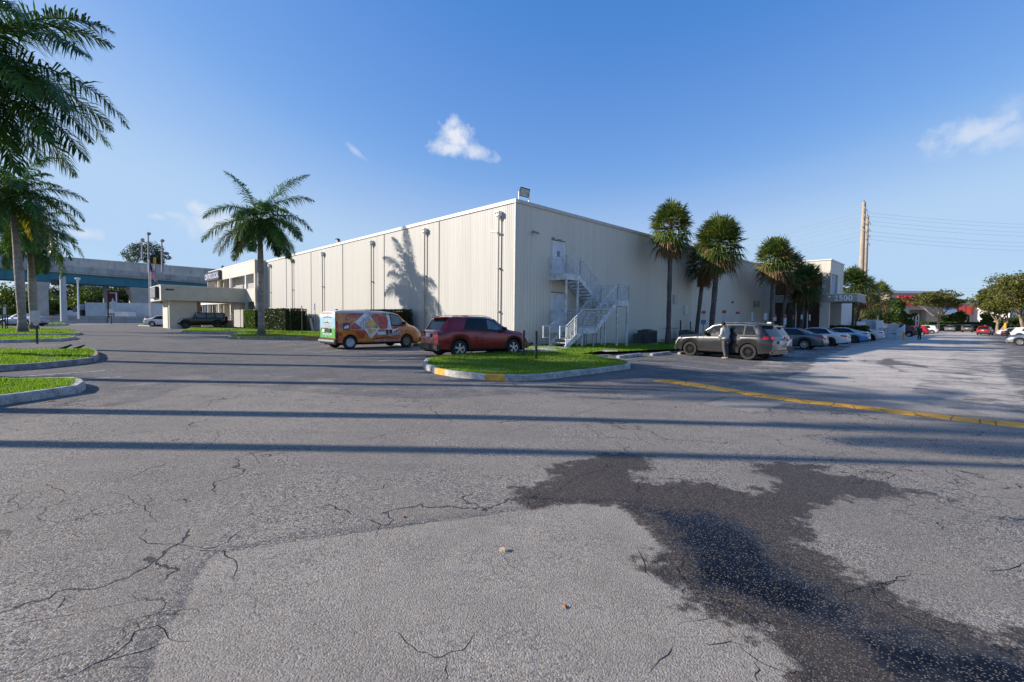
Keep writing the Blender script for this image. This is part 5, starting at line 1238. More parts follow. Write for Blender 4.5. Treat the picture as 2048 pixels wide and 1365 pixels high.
# ================================================================== PALMS
def trunk_mat(name, c1, c2, ring=9.0):
    t = NT(name); z = t.sep(t.tc.outputs['Object'])[2]; n1 = t.noise(2.0, 5, .65); n2 = t.noise(14, 4, .7); fib = t.noise(1, 4, .6, vec=t.mapping((22, 22, 2)))
    w = t.math('SINE', t.math('MULTIPLY', t.math('ADD', z, t.math('MULTIPLY', n1, .25)), ring*2*pi/3)); 
    c = t.mix(t.ramp(n1, .35, .65), lin(c1), lin(c2)); c = t.mix(t.math('MULTIPLY', t.ramp(w, .75, 1.0), .35), c, tuple(v*.55 for v in lin(c2))); c = t.mix(t.math('MULTIPLY', t.ramp(n2, .5, .7), .4), c, tuple(v*.5 for v in lin(c2)))
    low = t.ramp(t.math('ADD', z, n1), 1.35, .65); c = t.mix(t.math('MULTIPLY', low, .75), c, (.085, .062, .045)); t.base(c); t.rough(.9); t.bump(t.math('ADD', n2, t.math('ADD', fib, w)), .5, .015); return t.m
M_rtrunk = trunk_mat('royal_trunk', (.34, .31, .28), (.21, .185, .165)); M_strunk = trunk_mat('sabal_trunk', (.14, .12, .11), (.075, .062, .055), 16)
M_shaft = pm('crownshaft_green', (.10, .17, .05), .45, var=.3, scale=1.5)
M_frond = leafmat('palm_frond', (.020, .060, .014), (.115, .20, .035), .30, .32)
M_frondy = leafmat('palm_frond_yellow', (.22, .20, .02), (.42, .30, .03), .35, .4)
M_frondb = leafmat('palm_frond_dead', (.07, .045, .03), (.14, .09, .055), .1, .7)
M_fan = leafmat('fan_leaf', (.026, .060, .014), (.19, .22, .048), .25, .42)
M_fanb = leafmat('fan_leaf_dead', (.13, .075, .04), (.30, .17, .075), .2, .7)
def frond(origin, az, el, length, droop, r, n=78, lmax=.72, curl=.9, wid=.020, limp=.55, tilt=0.0):
    """arched rachis with drooping leaflets; returns V, F, tone arrays (quads)"""
    K = 18; u = np.linspace(0, 1, K); ang = el-droop*u**1.25
    ds = length/(K-1); hx = np.concatenate([[0], np.cumsum(np.cos((ang[1:]+ang[:-1])/2))*ds]); hz = np.concatenate([[0], np.cumsum(np.sin((ang[1:]+ang[:-1])/2))*ds])
    swy = tilt*np.sin(u*pi/2)*length*.25
    ax = np.array([cos(az), sin(az), 0]); ay = np.array([-sin(az), cos(az), 0]); R = origin+np.outer(hx, ax)+np.outer(swy, ay)+np.outer(hz, [0, 0, 1])
    V = []; Fq = []; tn = []
    # rachis ribbon (two crossed strips)
    w_ = .035*(1-u)+.006
    for d in (ay, np.array([0, 0, 1.])):
        b = len(V); 
        for k in range(K): V += [R[k]-d*w_[k], R[k]+d*w_[k]]; tn += [.8, .8]
        Fq += [(b+2*k, b+2*k+1, b+2*k+3, b+2*k+2) for k in range(K-1)]
    uu = np.linspace(.13, .995, n)
    for s in (-1, 1):
        for q in uu:
            P = np.array([np.interp(q, u, R[:, i]) for i in range(3)]); a_ = np.interp(q, u, ang); fwd = cos(a_)*ax+sin(a_)*np.array([0, 0, 1.]); upv = -sin(a_)*ax+cos(a_)*np.array([0, 0, 1.])
            L = lmax*(sin(pi*min(1, (q+.12)/1.12)**.8)**.6)*r.uniform(.85, 1.1); 
            if q > .9: L *= 1-(q-.9)*4
            ph = r.normal(.15, .42); d = ay*s*cos(ph)+upv*sin(ph)+fwd*(.30+.80*q); d /= np.linalg.norm(d)
            mid = P+d*L*.5+np.array([0, 0, -L*.10*limp]); tip = P+d*L*.86+np.array([0, 0, -L*(.12+.45*limp)*r.uniform(.5, 1.4)])
            wv = np.cross(d, upv); wv /= max(np.linalg.norm(wv), 1e-6); wv = wv*wid*r.uniform(.8, 1.2); t0 = r.uniform(0, 1)
            b = len(V); V += [P-wv*.5, P+wv*.5, mid+wv, mid-wv, tip+wv*.12, tip-wv*.12]; tn += [t0]*6
            Fq += [(b, b+1, b+2, b+3), (b+3, b+2, b+4, b+5)]
    return np.array(V), np.array(Fq), np.array(tn)
def join(parts):
    V = []; Fq = []; tn = []; off = 0
    for v, f, t_ in parts: V.append(v); Fq.append(f+off); tn.append(t_); off += len(v)
    return np.concatenate(V), np.concatenate(Fq), np.concatenate(tn)
def royal(label, base, hub_h, seed, lean=(0, 0), nf=15, fl=3.3, rad=.24, az0=0.0, n=78, bulge=1.18, dead=2, yellow=0, detail=1.0, fronds=None, group=None, droopk=1.0, name='royal_palm', shaft=True, lmax=.72, wid=.024, boot=.0, trunk_mat_=None):
    r = np.random.default_rng(seed); root = T(name, label, 'palm tree', base, 0, group)
    Hh = hub_h; pts = []; rs = []; prof = [(0, 1.65), (.02, 1.45), (.07, 1.12), (.15, 1.0), (.35, bulge), (.55, bulge*.98), (.8, .9), (1, .72)]
    st = Hh-1.25 if shaft else Hh-.2
    for k in range(25):
        f = k/24; z = st*f-.15*(k == 0); m = np.interp(f, [a for a, _ in prof], [b for _, b in prof]); pts.append((lean[0]*f*f, lean[1]*f*f, z)); rs.append(rad*m*(1+.015*sin(k*2.1)))
    MB().tube(pts, rs, 16).build('trunk', trunk_mat_ or M_rtrunk, root, smooth=True)
    top = np.array([lean[0], lean[1], st])
    if shaft: MB().tube([top+[0, 0, z] for z in (-.02, .2, .6, 1.0, 1.3)], [rad*.72, rad*.80, rad*.62, rad*.45, rad*.3], 14).build('crown_shaft', M_shaft, root, smooth=True)
    hub = np.array([lean[0], lean[1], Hh-.1]); g = []; gy = []; gb = []
    specs = fronds or []
    if not specs:
        for k in range(nf):
            az = az0+k*2.399963; f = (k+.5)/nf; el = radians(82-118*f+r.uniform(-8, 8)); specs.append((az, el, fl*r.uniform(.9, 1.08), (1.15+.55*(1-abs(f-.5)))*droopk))
    for k, (az, el, L_, dr) in enumerate(specs):
        P = hub+np.array([cos(az)*.08, sin(az)*.08, r.uniform(-.15, .1)])
        fr = frond(P, az, el, L_, dr, r, n=int(n*detail), lmax=lmax, wid=wid/max(detail, .5), tilt=r.uniform(-.5, .5), limp=r.uniform(.4, .75)); (gy if k in (yellow if hasattr(yellow, '__iter__') else ()) else g).append(fr)
    for k in range(dead): gb.append(frond(hub-[0, 0, .25], r.uniform(0, 2*pi), radians(-35), fl*.75, .9, r, n=40, lmax=.5, limp=.9))
    np_mesh('crown', *join(g)[:2], M_frond, root, tone=join(g)[2])
    if gy: np_mesh('yellow_frond', *join(gy)[:2], M_frondy, root, tone=join(gy)[2])
    if gb: np_mesh('dead_frond', *join(gb)[:2], M_frondb, root, tone=join(gb)[2])
    # spear leaf
    MB().cyl(hub, hub+np.array([.02, 0, 1.5]), .035, .004, n=5).build('spear_leaf', M_shaft, root)
    return root
R_ = radians
pc_ = GD(523, 32.6, .16); hz = ZY(515, 436, pc_[1])-pc_[2]
# hand placed fronds for the tall palm in the middle: azimuth in the picture plane is 0 = right, 180 = left
fr_c = [(R_(172), R_(70), 4.8, .75), (R_(8), R_(72), 4.7, 1.0), (R_(30), R_(60), 4.2, 1.35), (R_(185), R_(38), 4.3, 1.55), (R_(-5), R_(28), 4.1, 1.55), (R_(195), R_(2), 4.0, 1.15), (R_(-18), R_(4), 4.2, 1.15), (R_(225), R_(-20), 3.8, .9), (R_(-45), R_(-12), 3.9, 1.0),
        (R_(265), R_(-10), 3.0, 1.3), (R_(-75), R_(-35), 3.0, .8), (R_(140), R_(40), 3.2, 1.4), (R_(60), R_(25), 3.3, 1.4), (R_(100), R_(10), 3.2, 1.3), (R_(150), R_(-25), 3.1, .9), (R_(30), R_(-25), 3.2, .9), (R_(-60), R_(55), 2.6, 1.7), (R_(215), R_(-45), 2.8, .6), (R_(-25), R_(-50), 2.8, .5), (R_(250), R_(38), 2.6, 1.9), (R_(205), R_(-30), 3.7, .75), (R_(-30), R_(-32), 3.8, .7), (R_(180), R_(-45), 3.3, .5), (R_(0), R_(-42), 3.4, .55), (R_(80), R_(60), 3.6, 1.5)]
royal('tall royal palm standing on the kerbed lawn tongue in front of the cream wall', pc_, hz, 3, nf=0, fronds=fr_c, rad=.20, lmax=.90, dead=1, n=125)
p2_ = G(45, 665.8, .13); h2 = ZY(28, 395, p2_[1])-p2_[2]
royal('thick pale royal palm trunk nearest the left edge, on the grass island', p2_, h2, 5, lean=(-.35, 0), nf=30, fl=4.2, rad=.21, n=110, wid=.028, az0=.4, dead=3, yellow=(19,), lmax=.85)
p3_ = G(68, 659.5, .13); h3 = ZY(64, 470, p3_[1])-p3_[2]
royal('second royal palm trunk from the left edge, a dead frond hanging down it', p3_, h3, 6, lean=(-.1, 0), nf=26, fl=3.8, n=105, wid=.028, rad=.23, az0=1.0, dead=3, lmax=.85)
# palms just left of the frame: the crown of one reaches into the top left corner, all throw the long shadows
fr_l = [(R_(0), R_(48), 5.0, 1.35), (R_(-12), R_(25), 5.2, 1.20), (R_(15), R_(15), 5.0, 1.35), (R_(-28), R_(2), 4.8, 1.05), (R_(8), R_(-10), 4.6, .85), (R_(-5), R_(-38), 4.0, .45), (R_(-40), R_(-50), 4.2, .35), (R_(40), R_(55), 4.4, 1.3), (R_(60), R_(20), 4.4, 1.2), (R_(-60), R_(30), 4.4, 1.2),
        (R_(100), R_(40), 4.2, 1.3), (R_(150), R_(20), 4.3, 1.2), (R_(200), R_(40), 4.3, 1.3), (R_(240), R_(10), 4.2, 1.2), (R_(-90), R_(50), 4.2, 1.3), (R_(-80), R_(-5), 4.4, 1.0), (R_(180), R_(-20), 4.0, .9), (R_(20), R_(-48), 3.6, .4), (R_(60), R_(-30), 4.0, .6), (R_(-50), R_(10), 4.6, 1.2), (R_(-20), R_(-18), 4.8, .75), (R_(5), R_(-25), 4.6, .6), (R_(-8), R_(8), 5.0, 1.25), (R_(-35), R_(-32), 4.6, .5), (R_(-18), R_(40), 4.6, 1.5), (R_(-2), R_(-52), 4.2, .3), (R_(25), R_(-5), 4.6, 1.0), (R_(-45), R_(-15), 4.7, .8)]
GR = 'royal palms in a row along the left edge of the lot'
def offpalm(label, x, y, h, seed, **kw): return royal(label, (x, y, float(gz(x, y))), h, seed, group=GR, **kw)
offpalm('big royal palm outside the left edge, its fronds hanging into the top left corner', -17.0, 14.5, 9.2, 8, fronds=fr_l, rad=.24, yellow=(6,), dead=2, lmax=1.0, n=125, wid=.024)
offpalm('royal palm left of the frame throwing the nearest long shadow', -17.5, 5.28, 12.6, 9, nf=15, fl=3.2, rad=.13, n=46, az0=.2)
offpalm('royal palm left of the frame throwing the second long shadow', -18.0, 7.12, 13.2, 10, nf=15, fl=3.2, rad=.17, n=46, az0=1.1)
offpalm('royal palm left of the frame throwing the third long shadow', -17.4, 10.6, 11.2, 12, nf=16, fl=3.4, rad=.18, n=46, az0=2.2)
offpalm('royal palm left of the frame throwing the fifth long shadow', -25.5, 18.4, 11.5, 13, nf=16, fl=3.4, rad=.26, n=46, az0=.7)

def fan(P, d, L, r, nseg=20, spread=2.5, wid=.028, droop=.35, tone0=None):
    """costapalmate fan: segments radiating from P around direction d"""
    d = d/np.linalg.norm(d); up = np.array([0, 0, 1.]); s = np.cross(d, up); s = s/max(np.linalg.norm(s), 1e-3) if np.linalg.norm(s) > .05 else np.array([1., 0, 0]); nrm = np.cross(s, d)
    V = []; Fq = []; tn = []; t0 = r.uniform(0, 1) if tone0 is None else tone0
    for k in range(nseg):
        a = (k/(nseg-1)-.5)*spread; q = d*cos(a)+s*sin(a); q = q+nrm*(.25*cos(a*1.3)-.1); q /= np.linalg.norm(q); l = L*(1-.25*abs(a)/spread*2)*r.uniform(.85, 1.08)
        mid = P+q*l*.6+np.array([0, 0, -l*.05]); tip = P+q*l*.9+np.array([0, 0, -l*droop*r.uniform(.6, 1.5)]); wv = np.cross(q, nrm); wv = wv/max(np.linalg.norm(wv), 1e-3)*wid*r.uniform(.8, 1.2)+nrm*wid*.5*(1 if k % 2 else -1)
        b = len(V); V += [P-wv*.3, P+wv*.3, mid+wv, mid-wv, tip+wv*.1, tip-wv*.1]; tt = np.clip(t0+r.uniform(-.15, .15), 0, 1); tn += [tt]*6; Fq += [(b, b+1, b+2, b+3), (b+3, b+2, b+4, b+5)]
    return np.array(V), np.array(Fq), np.array(tn)
def sabal(label, base, hub_h, rad, seed, lean=(0, 0), nf=85, skirt=14, tr=.19, squash=1.1, group='fan palms along the shaded wall', tonek=1.0, coarse=1.0):
    r = np.random.default_rng(seed); root = T('fan_palm', label, 'palm tree', base, 0, group); pts = []; rs = []
    for k in range(17):
        f = k/16; pts.append((lean[0]*f, lean[1]*f, (hub_h-.3)*f-.15*(k == 0))); rs.append(tr*(1.25-.4*min(1, f*6)+.06*sin(k*1.7))*(1.0 if f < .93 else 1.25))
    MB().tube(pts, rs, 12).build('trunk', M_strunk, root, smooth=True)
    hub = np.array([lean[0], lean[1], hub_h]); g = []; gb = []; gs = []
    for k in range(nf):
        z = 1-1.85*(k+.5)/nf; a = k*2.399963+r.uniform(-.2, .2); el = math.asin(max(-.95, min(.99, z))); d = np.array([cos(a)*cos(el), sin(a)*cos(el), sin(el)])
        pr = rad*.42*r.uniform(.75, 1.1); P = hub+d*pr*np.array([1, 1, squash*(1.35 if z > 0 else 2.1)]); V0 = hub+d*.1
        # petiole
        wv = np.cross(d, [0, 0, 1.]); wv = wv/max(np.linalg.norm(wv), 1e-3)*.018
        gs.append((np.array([V0-wv, V0+wv, P+wv, P-wv]), np.array([(0, 1, 2, 3)]), np.full(4, .7)))
        f_ = fan(P, d+np.array([0, 0, .22]), rad*.66*r.uniform(.8, 1.15), r, nseg=int(18*coarse), spread=r.uniform(2.4, 3.6), wid=.030*rad/1.7/coarse**.5, droop=r.uniform(.1, .35)+.25*(z < -.2))
        (gb if (z < -.62 and r.random() < .7) or (z < .2 and r.random() < .14) else g).append(f_)
    for k in range(skirt):
        a = r.uniform(0, 2*pi); d = np.array([cos(a)*.35, sin(a)*.35, -1.]); P = hub+np.array([cos(a)*.2, sin(a)*.2, -rad*r.uniform(.45, .95)]); gb.append(fan(P, d, rad*.5*r.uniform(.7, 1.1), r, nseg=14, spread=1.5, wid=.03, droop=.3))
    V, Fq, tn = join(g+gs); np_mesh('crown', V, Fq, M_fan, root, tone=tn*tonek)
    V, Fq, tn = join(gb); np_mesh('dead_leaf_skirt', V, Fq, M_fanb, root, tone=tn)
    return root
def sab(label, px, Y, py_hub, rad, seed, dz=.13, **kw):
    p = GD(px, Y, dz); z = ZY(px, py_hub, Y); lx = kw.pop('topx', px); lean = ((lx-px)/F*Y, 0); return sabal(label, p, z-p[2], rad, seed, lean=lean, **kw)
sab('fan palm standing alone nearest the staircase', 1336, 33.6, 452, 1.85, 101)
sab('leaning fan palm with a dark brown crown, behind the grey SUV', 1391, 39.5, 540-22, 1.75, 102, topx=1404, nf=60, skirt=40, tonek=.5)
sab('tallest fan palm with a dense round crown above the standing man', 1420, 37.0, 482, 2.15, 103, topx=1432, nf=105, skirt=24, tr=.23)
sab('fan palm with orange dead leaves beside the office block', 1539, 46, 515, 2.15, 104, topx=1543, nf=95, skirt=16)
sab('thin fan palm close behind the orange-skirted one', 1560, 47.5, 538, 1.9, 105, topx=1573, nf=70, skirt=14)
sab('dark green fan palm in front of the brown office panels', 1600, 48.5, 566, 2.2, 106, topx=1606, nf=85, skirt=10, tonek=.6)
sab('fan palm with a brown shaggy crown rising behind the numbered canopy', 1688, 66, 568, 2.6, 107, topx=1700, nf=80, skirt=30, tonek=.5)
sab('leaning fan palm just right of the numbered canopy', 1708, 70, 578, 2.3, 108, topx=1722, nf=60, skirt=20, tonek=.7)
sab('bright green fan palm, rightmost of the row', 1755, 84, 590, 2.6, 109, nf=70, skirt=14)
sab('dark fan palm between the canopy palms and the bright rightmost one', 1738, 78, 608, 2.2, 110, nf=60, skirt=14, tonek=.6)

# ================================================================== BROADLEAF TREES, HEDGES
M_bark = trunk_mat('pale_bark', (.34, .27, .20), (.20, .15, .11), 2); M_barkd = trunk_mat('dark_bark', (.12, .095, .075), (.07, .055, .045), 2)
M_leafo = leafmat('olive_leaves', (.035, .055, .010), (.20, .19, .035), .3); M_leafg = leafmat('green_leaves', (.022, .050, .010), (.11, .165, .018), .35); M_leafd = leafmat('dark_leaves', (.010, .024, .007), (.045, .075, .014), .25); M_leafb = leafmat('blue_green_needles', (.03, .05, .035), (.08, .11, .07), .2)
def leafcloud(C, Rr, n, size, r, flat=.8, shell=.35):
    """leaf quads through ellipsoids: C (k,3), Rr (k,3)"""
    k = len(C); w = np.prod(Rr, 1)**(2/3); idx = r.choice(k, n, p=w/w.sum()); d = r.normal(size=(n, 3)); d /= np.linalg.norm(d, axis=1)[:, None]; rad = r.uniform(shell, 1, n)**.5
    P = C[idx]+d*Rr[idx]*rad[:, None]*(1+.15*r.normal(size=n))[:, None]
    nn = d*.6+r.normal(size=(n, 3))*.6+[0, 0, .35]; nn /= np.linalg.norm(nn, axis=1)[:, None]; a = np.cross(nn, r.normal(size=(n, 3))); a /= np.maximum(np.linalg.norm(a, axis=1), 1e-6)[:, None]; b = np.cross(nn, a)
    s = size*r.uniform(.5, 1.3, n)[:, None]; V = np.stack([P-a*s, P+b*s*.55, P+a*s, P-b*s*.55], 1).reshape(-1, 3); tn = np.clip(r.normal(.5, .22, n)+.12*np.sin(idx*12.9), 0, 1)
    return V, np.arange(4*n).reshape(-1, 4), np.repeat(tn, 4)
def tree(label, base, h, cw, seed, leaf=None, bark=None, n=6000, size=.2, trunk_h=.3, tr=.25, nb=7, cd=None, flat=.45, name='tree', cat='tree', group=None, kclump=26, cz=None, trunks=1):
    r = np.random.default_rng(seed); root = T(name, label, cat, base, 0, group); cd = cd or cw; mb = MB(); tips = []
    for q in range(trunks):
        o = np.array([r.uniform(-.3, .3)*(trunks > 1), r.uniform(-.3, .3)*(trunks > 1), 0]); th = h*trunk_h*r.uniform(.8, 1.1); k0 = o+np.array([r.uniform(-.15, .15)*cw*(trunks > 1), r.uniform(-.1, .1), th])
        mb.tube([o-[0, 0, .2], o+(k0-o)*.1, o+(k0-o)*.6, k0], [tr*1.35, tr, tr*.85, tr*.75], 9)
        for b in range(nb):
            a = 2*pi*b/nb+r.uniform(-.4, .4); rr = r.uniform(.35, .8); e = np.array([cos(a)*cw/2*rr, sin(a)*cd/2*rr, h*r.uniform(.62, .85)]); m1 = k0+(e-k0)*.45+np.array([0, 0, -h*.04]); 
            mb.tube([k0-[0, 0, .1], m1, e], [tr*.45, tr*.28, tr*.07], 6)
            for c in range(3):
                e2_ = e+np.array([r.uniform(-.22, .22)*cw, r.uniform(-.22, .22)*cd, r.uniform(-.02, .13)*h]); mb.tube([m1+(e-m1)*r.uniform(.1, .8), (m1+e2_)/2+[0, 0, h*.02], e2_], [tr*.16, tr*.1, tr*.03], 5); tips.append(e2_)
    mb.build('trunk', bark or M_bark, root, smooth=True)
    C = []; Rr = []; zc = cz or (.5+trunk_h*.45)
    for k in range(kclump):
        a = r.uniform(0, 2*pi); q = sqrt(r.uniform(0, 1)); hh = r.uniform(-1, 1); prof = sqrt(max(.05, 1-hh*hh*.85)); C.append([cos(a)*cw/2*q*prof*.86, sin(a)*cd/2*q*prof*.86, h*(zc+hh*(1-zc)*.82)]); s_ = r.uniform(.10, .19)*cw; Rr.append([s_, s_, s_*flat*1.2])
    for e in tips[::2]: C.append(e); s_ = r.uniform(.08, .14)*cw; Rr.append([s_, s_, s_*flat])
    V, Fq, tn = leafcloud(np.array(C), np.array(Rr), n, size, r); np_mesh('crown', V, Fq, leaf or M_leafg, root, tone=tn); return root
def hedge(label, c, size, rz, seed, leaf=None, n=5000, ls=.05, cat='hedge', name='hedge', group=None, rnd=.12):
    r = np.random.default_rng(seed); root = T(name, label, cat, c, rz, group); L, D, Hh = size
    MB().bb(-L/2+.12, L/2-.12, -D/2+.12, D/2-.12, -.1, Hh-.14).build('branches', pm('hedge_core', (.012, .018, .008), .95), root)
    f = r.integers(0, 5, n); u = r.uniform(-1, 1, n); v = r.uniform(-1, 1, n); P = np.zeros((n, 3)); a = np.array([D*Hh, D*Hh, L*Hh, L*Hh, L*D]); f = r.choice(5, n, p=a/a.sum())
    x = np.where(f == 0, -1, np.where(f == 1, 1, u)); y = np.where(f == 2, -1, np.where(f == 3, 1, np.where(f < 2, u, v))); z = np.where(f == 4, 1, np.where(f < 4, v, 1))
    dep = 1-np.abs(r.normal(0, .08, n)); P = np.stack([x*L/2, y*D/2, (z+1)/2*Hh], 1); cen = np.array([0, 0, Hh/2]); P = cen+(P-cen)*(1-np.minimum(.25, np.abs(r.normal(0, .12/max(D, .5), n)))[:, None]); P[:, 2] += .03*np.sin(P[:, 0]*4)+.02*np.sin(P[:, 0]*9+1)
    nn = r.normal(size=(n, 3)); nn /= np.linalg.norm(nn, axis=1)[:, None]; aa = np.cross(nn, r.normal(size=(n, 3))); aa /= np.linalg.norm(aa, axis=1)[:, None]; b = np.cross(nn, aa); s = ls*r.uniform(.6, 1.4, n)[:, None]
    V = np.stack([P-aa*s, P+b*s*.6, P+aa*s, P-b*s*.6], 1).reshape(-1, 3); np_mesh('leaves', V, np.arange(4*n).reshape(-1, 4), leaf or M_leafg, root, tone=np.repeat(r.uniform(0, 1, n), 4)); return root
# hedges along the sunlit wall (building frame)
hy0, hy1 = leftY(563), leftY(516)
def bhedge(label, x, y0, y1, d, h, seed, **kw):
    p = B2W(x, (y0+y1)/2); p[2] = float(gz(p[0], p[1]))+.12; return hedge(label, p, (d, abs(y1-y0), h), BA, seed, **kw)
bhedge('clipped dark hedge against the cream wall right of the tall palm', -1.7, ly(592, -1.7), ly(527, -1.7), 2.0, 2.05, 51, leaf=M_leafd, n=9000, ls=.075)
bhedge('clipped hedge with a slanting end behind the tall palm trunk', -2.3, ly(525, -2.3), ly(503, -2.3), 1.5, 2.0, 52, leaf=M_leafg, n=5000, ls=.08)
bhedge('dark clipped hedge behind the orange van, against the cream wall', -1.2, ly(690, -1.2), ly(806, -1.2), 1.5, 1.95, 53, leaf=M_leafd, n=16000, ls=.055)
p = GD(1678, 49.5); hedge('glossy hedge in front of the office entrance, under the numbered canopy', (p[0], p[1], p[2]), (4.9, 1.4, 1.6), radians(-44), 54, leaf=M_leafg, n=9000, ls=.07)
# spreading trees at the far right
GT = 'spreading trees at the far end of the lot'
def ft(label, px, Y, top_py, cw, seed, **kw):
    p = GD(px, Y); h = ZY(px, top_py, Y)-p[2]; return tree(label, p, h, cw, seed, **kw)
ft('spreading tree with several pale trunks, right of the red shop lettering', 1876, 118, 585, 13.5, 61, leaf=M_leafo, n=9000, size=.24, trunk_h=.34, tr=.34, nb=8, flat=.36, kclump=24, cd=8, group=GT, cz=.82)
ft('large olive tree filling the right edge, nearest of the spreading trees', 2050, 96, 545, 15, 62, leaf=M_leafo, n=20000, size=.22, trunk_h=.26, tr=.34, nb=8, kclump=60, flat=.6, cd=10, group=GT, cz=.70, trunks=2)
ft('olive tree with a slanting pale trunk between red car and white sedan', 1996, 104, 582, 10, 63, leaf=M_leafo, n=10000, size=.24, trunk_h=.3, tr=.30, nb=7, kclump=44, flat=.55, cd=8, group=GT, cz=.74, trunks=2)
ft('tall feathery tree top showing above the olive trees', 1990, 135, 566, 9, 64, leaf=M_leafb, n=12000, size=.3, trunk_h=.5, tr=.3, nb=6, kclump=26, group=GT, cz=.72)
ft('small round bright green tree in front of the shop awning', 1908, 122, 624, 5, 65, leaf=M_leafg, n=7000, size=.22, trunk_h=.2, tr=.15, kclump=20, flat=.8, group=GT, cz=.55)
ft('green shrub-like tree at the shop corner, under the red letters', 1808, 110, 624, 4.5, 66, leaf=M_leafg, n=8000, size=.22, trunk_h=.15, tr=.15, kclump=22, flat=.8, group=GT, cz=.5)
ft('leafy green tree behind the fan palms, left of the shop', 1774, 108, 594, 7.5, 67, leaf=M_leafg, n=9000, size=.25, trunk_h=.25, tr=.25, kclump=34, flat=.7, group=GT, cz=.55)
ft('sunlit yellow-green tree seen under the numbered canopy', 1716, 102, 606, 12, 68, leaf=M_leafg, n=9000, size=.25, trunk_h=.2, tr=.2, kclump=30, flat=.7, group=GT, cz=.5)
ft('bushy green tree between the slanting trunk and the red awning', 1975, 118, 628, 4, 69, leaf=M_leafg, n=7000, size=.22, trunk_h=.2, tr=.15, kclump=22, flat=.8, group=GT, cz=.5)
ft('green tree low behind the white sedan at the right edge', 2028, 122, 634, 6, 70, leaf=M_leafg, n=7000, size=.22, trunk_h=.2, tr=.15, kclump=22, flat=.8, group=GT, cz=.5)
for i, (px0, px1, lab) in enumerate(((1848, 1880, 'leafy hedge left of the silver sedan, under the spreading tree'), (1884, 1924, 'leafy hedge behind the silver sedan and the grey SUV'), (1926, 1960, 'leafy hedge between the grey SUV and the red car'), (1990, 2060, 'leafy hedge behind the white sedan at the right'))):
    A_, B_ = GD(px0, 122), GD(px1, 122); hedge(lab, ((A_[0]+B_[0])/2, 122, A_[2]), (B_[0]-A_[0], 2.4, 2.3), 0, 71+i, leaf=M_leafg, n=4500, ls=.16, group='hedges at the end of the lot')
# trees at the left, beyond the flyover
GLt = 'trees beyond the flyover'
for i, (px, Y, top, cw, lab, lf, n) in enumerate(((20, 100, 575, 16, 'green tree behind the leftmost palm trunks, beyond the road', M_leafg, 9000), (60, 118, 588, 12, 'dark tree between the two big palm trunks, beyond the road', M_leafd, 6000),
    (150, 125, 568, 13, 'dark leafy tree left of the pale traffic pole, beyond the road', M_leafd, 9000), (118, 120, 606, 6, 'small yellow-green tree left of the traffic pole', M_leafg, 3500), (196, 122, 572, 13, 'leafy tree behind the truck cab, beyond the road', M_leafg, 10000),
    (250, 128, 566, 15, 'dense tree behind the white trailer, left of the flyover pier', M_leafd, 12000), (285, 140, 560, 12, 'tree behind the flyover pier', M_leafg, 8000), (335, 130, 596, 12, 'low tree seen under the drive canopy', M_leafg, 6000), (425, 105, 600, 12, 'dark tree seen through the glazed lobby', M_leafd, 6000))):
    ft(lab, px, Y, top, cw, 81+i, leaf=lf, bark=M_barkd, n=n, size=.26, trunk_h=.22, tr=.25, kclump=34, flat=.75, cz=.52, group=GLt)
ft('feathery pine-like tree top rising above the flyover', 288, 175, 486, 18, 95, leaf=M_leafb, bark=M_barkd, n=5000, size=.32, trunk_h=.6, tr=.35, nb=9, kclump=16, flat=.5, cz=.86, group=GLt)
ft('thin feathery tree top above the flyover, right of the lamp posts', 318, 178, 500, 10, 96, leaf=M_leafb, bark=M_barkd, n=2200, size=.3, trunk_h=.6, tr=.3, nb=7, kclump=10, flat=.5, cz=.88, group=GLt)
# ================================================================== FLYOVER, ROAD, TRAFFIC at the left
M_con = NT('weathered_concrete'); t = M_con; n1 = t.noise(.35, 6, .65); n2 = t.noise(1, 5, .7, vec=t.mapping((1.2, 1.2, .25))); c = t.mix(t.ramp(n1, .35, .68), (.44, .435, .41), (.34, .338, .325)); c = t.mix(t.math('MULTIPLY', t.ramp(n2, .48, .70), .5), c, (.13, .13, .125)); t.base(c); t.rough(.9); M_con = t.m
M_teal = pm('teal_steel', (.028, .18, .24), .6, var=.12, scale=.5); M_conl = pm('light_concrete', (.42, .40, .36), .9, var=.12, scale=.6, bump=.01, bscale=8)
fA = np.array([(0-1024)/F*86, 86.0]); 
def fpoint(px, Y): p = GD(px, Y); return p[:2]
q0 = fpoint(-260, 78); q1 = fpoint(300, 108); dirf = (q1-q0)/np.linalg.norm(q1-q0); fa = atan2(dirf[1], dirf[0]); Lf = 150
FO = T('flyover', 'concrete road flyover with teal steel girders crossing the left background', 'bridge', (q0[0], q0[1], 0), fa)
def fl_y(px):                                   # distance along the flyover seen in column px
    lo, hi = -20., 400.
    for _ in range(60):
        m = (lo+hi)/2; p = q0+dirf*m; d = np.array([p[0], p[1], 10.])-CAM
        if 1024+F*(d@RT)/(d@FW) < px: lo = m
        else: hi = m
    return lo
def fl_z(px, py): s = fl_y(px); p = q0+dirf*s; return ZY(px, py, p[1])
s0, s1 = -15, fl_y(640)
def fz(pts):                                    # heights along the flyover from photo points
    return [(fl_y(px), fl_z(px, py)) for px, py in pts]
top_ = fz([(0, 495), (452, 533.5)]); mid = fz([(0, 517), (420, 551)]); lowt = fz([(0, 519.5), (130, 532), (420, 557)]); lowb = fz([(0, 532.5), (300, 556.5), (420, 566)]); gb_ = fz([(0, 558), (290, 575), (420, 583)])
def zz(tab, s):
    (a, za), (b, zb) = tab[0], tab[-1]; return za+(zb-za)*(s-a)/(b-a)
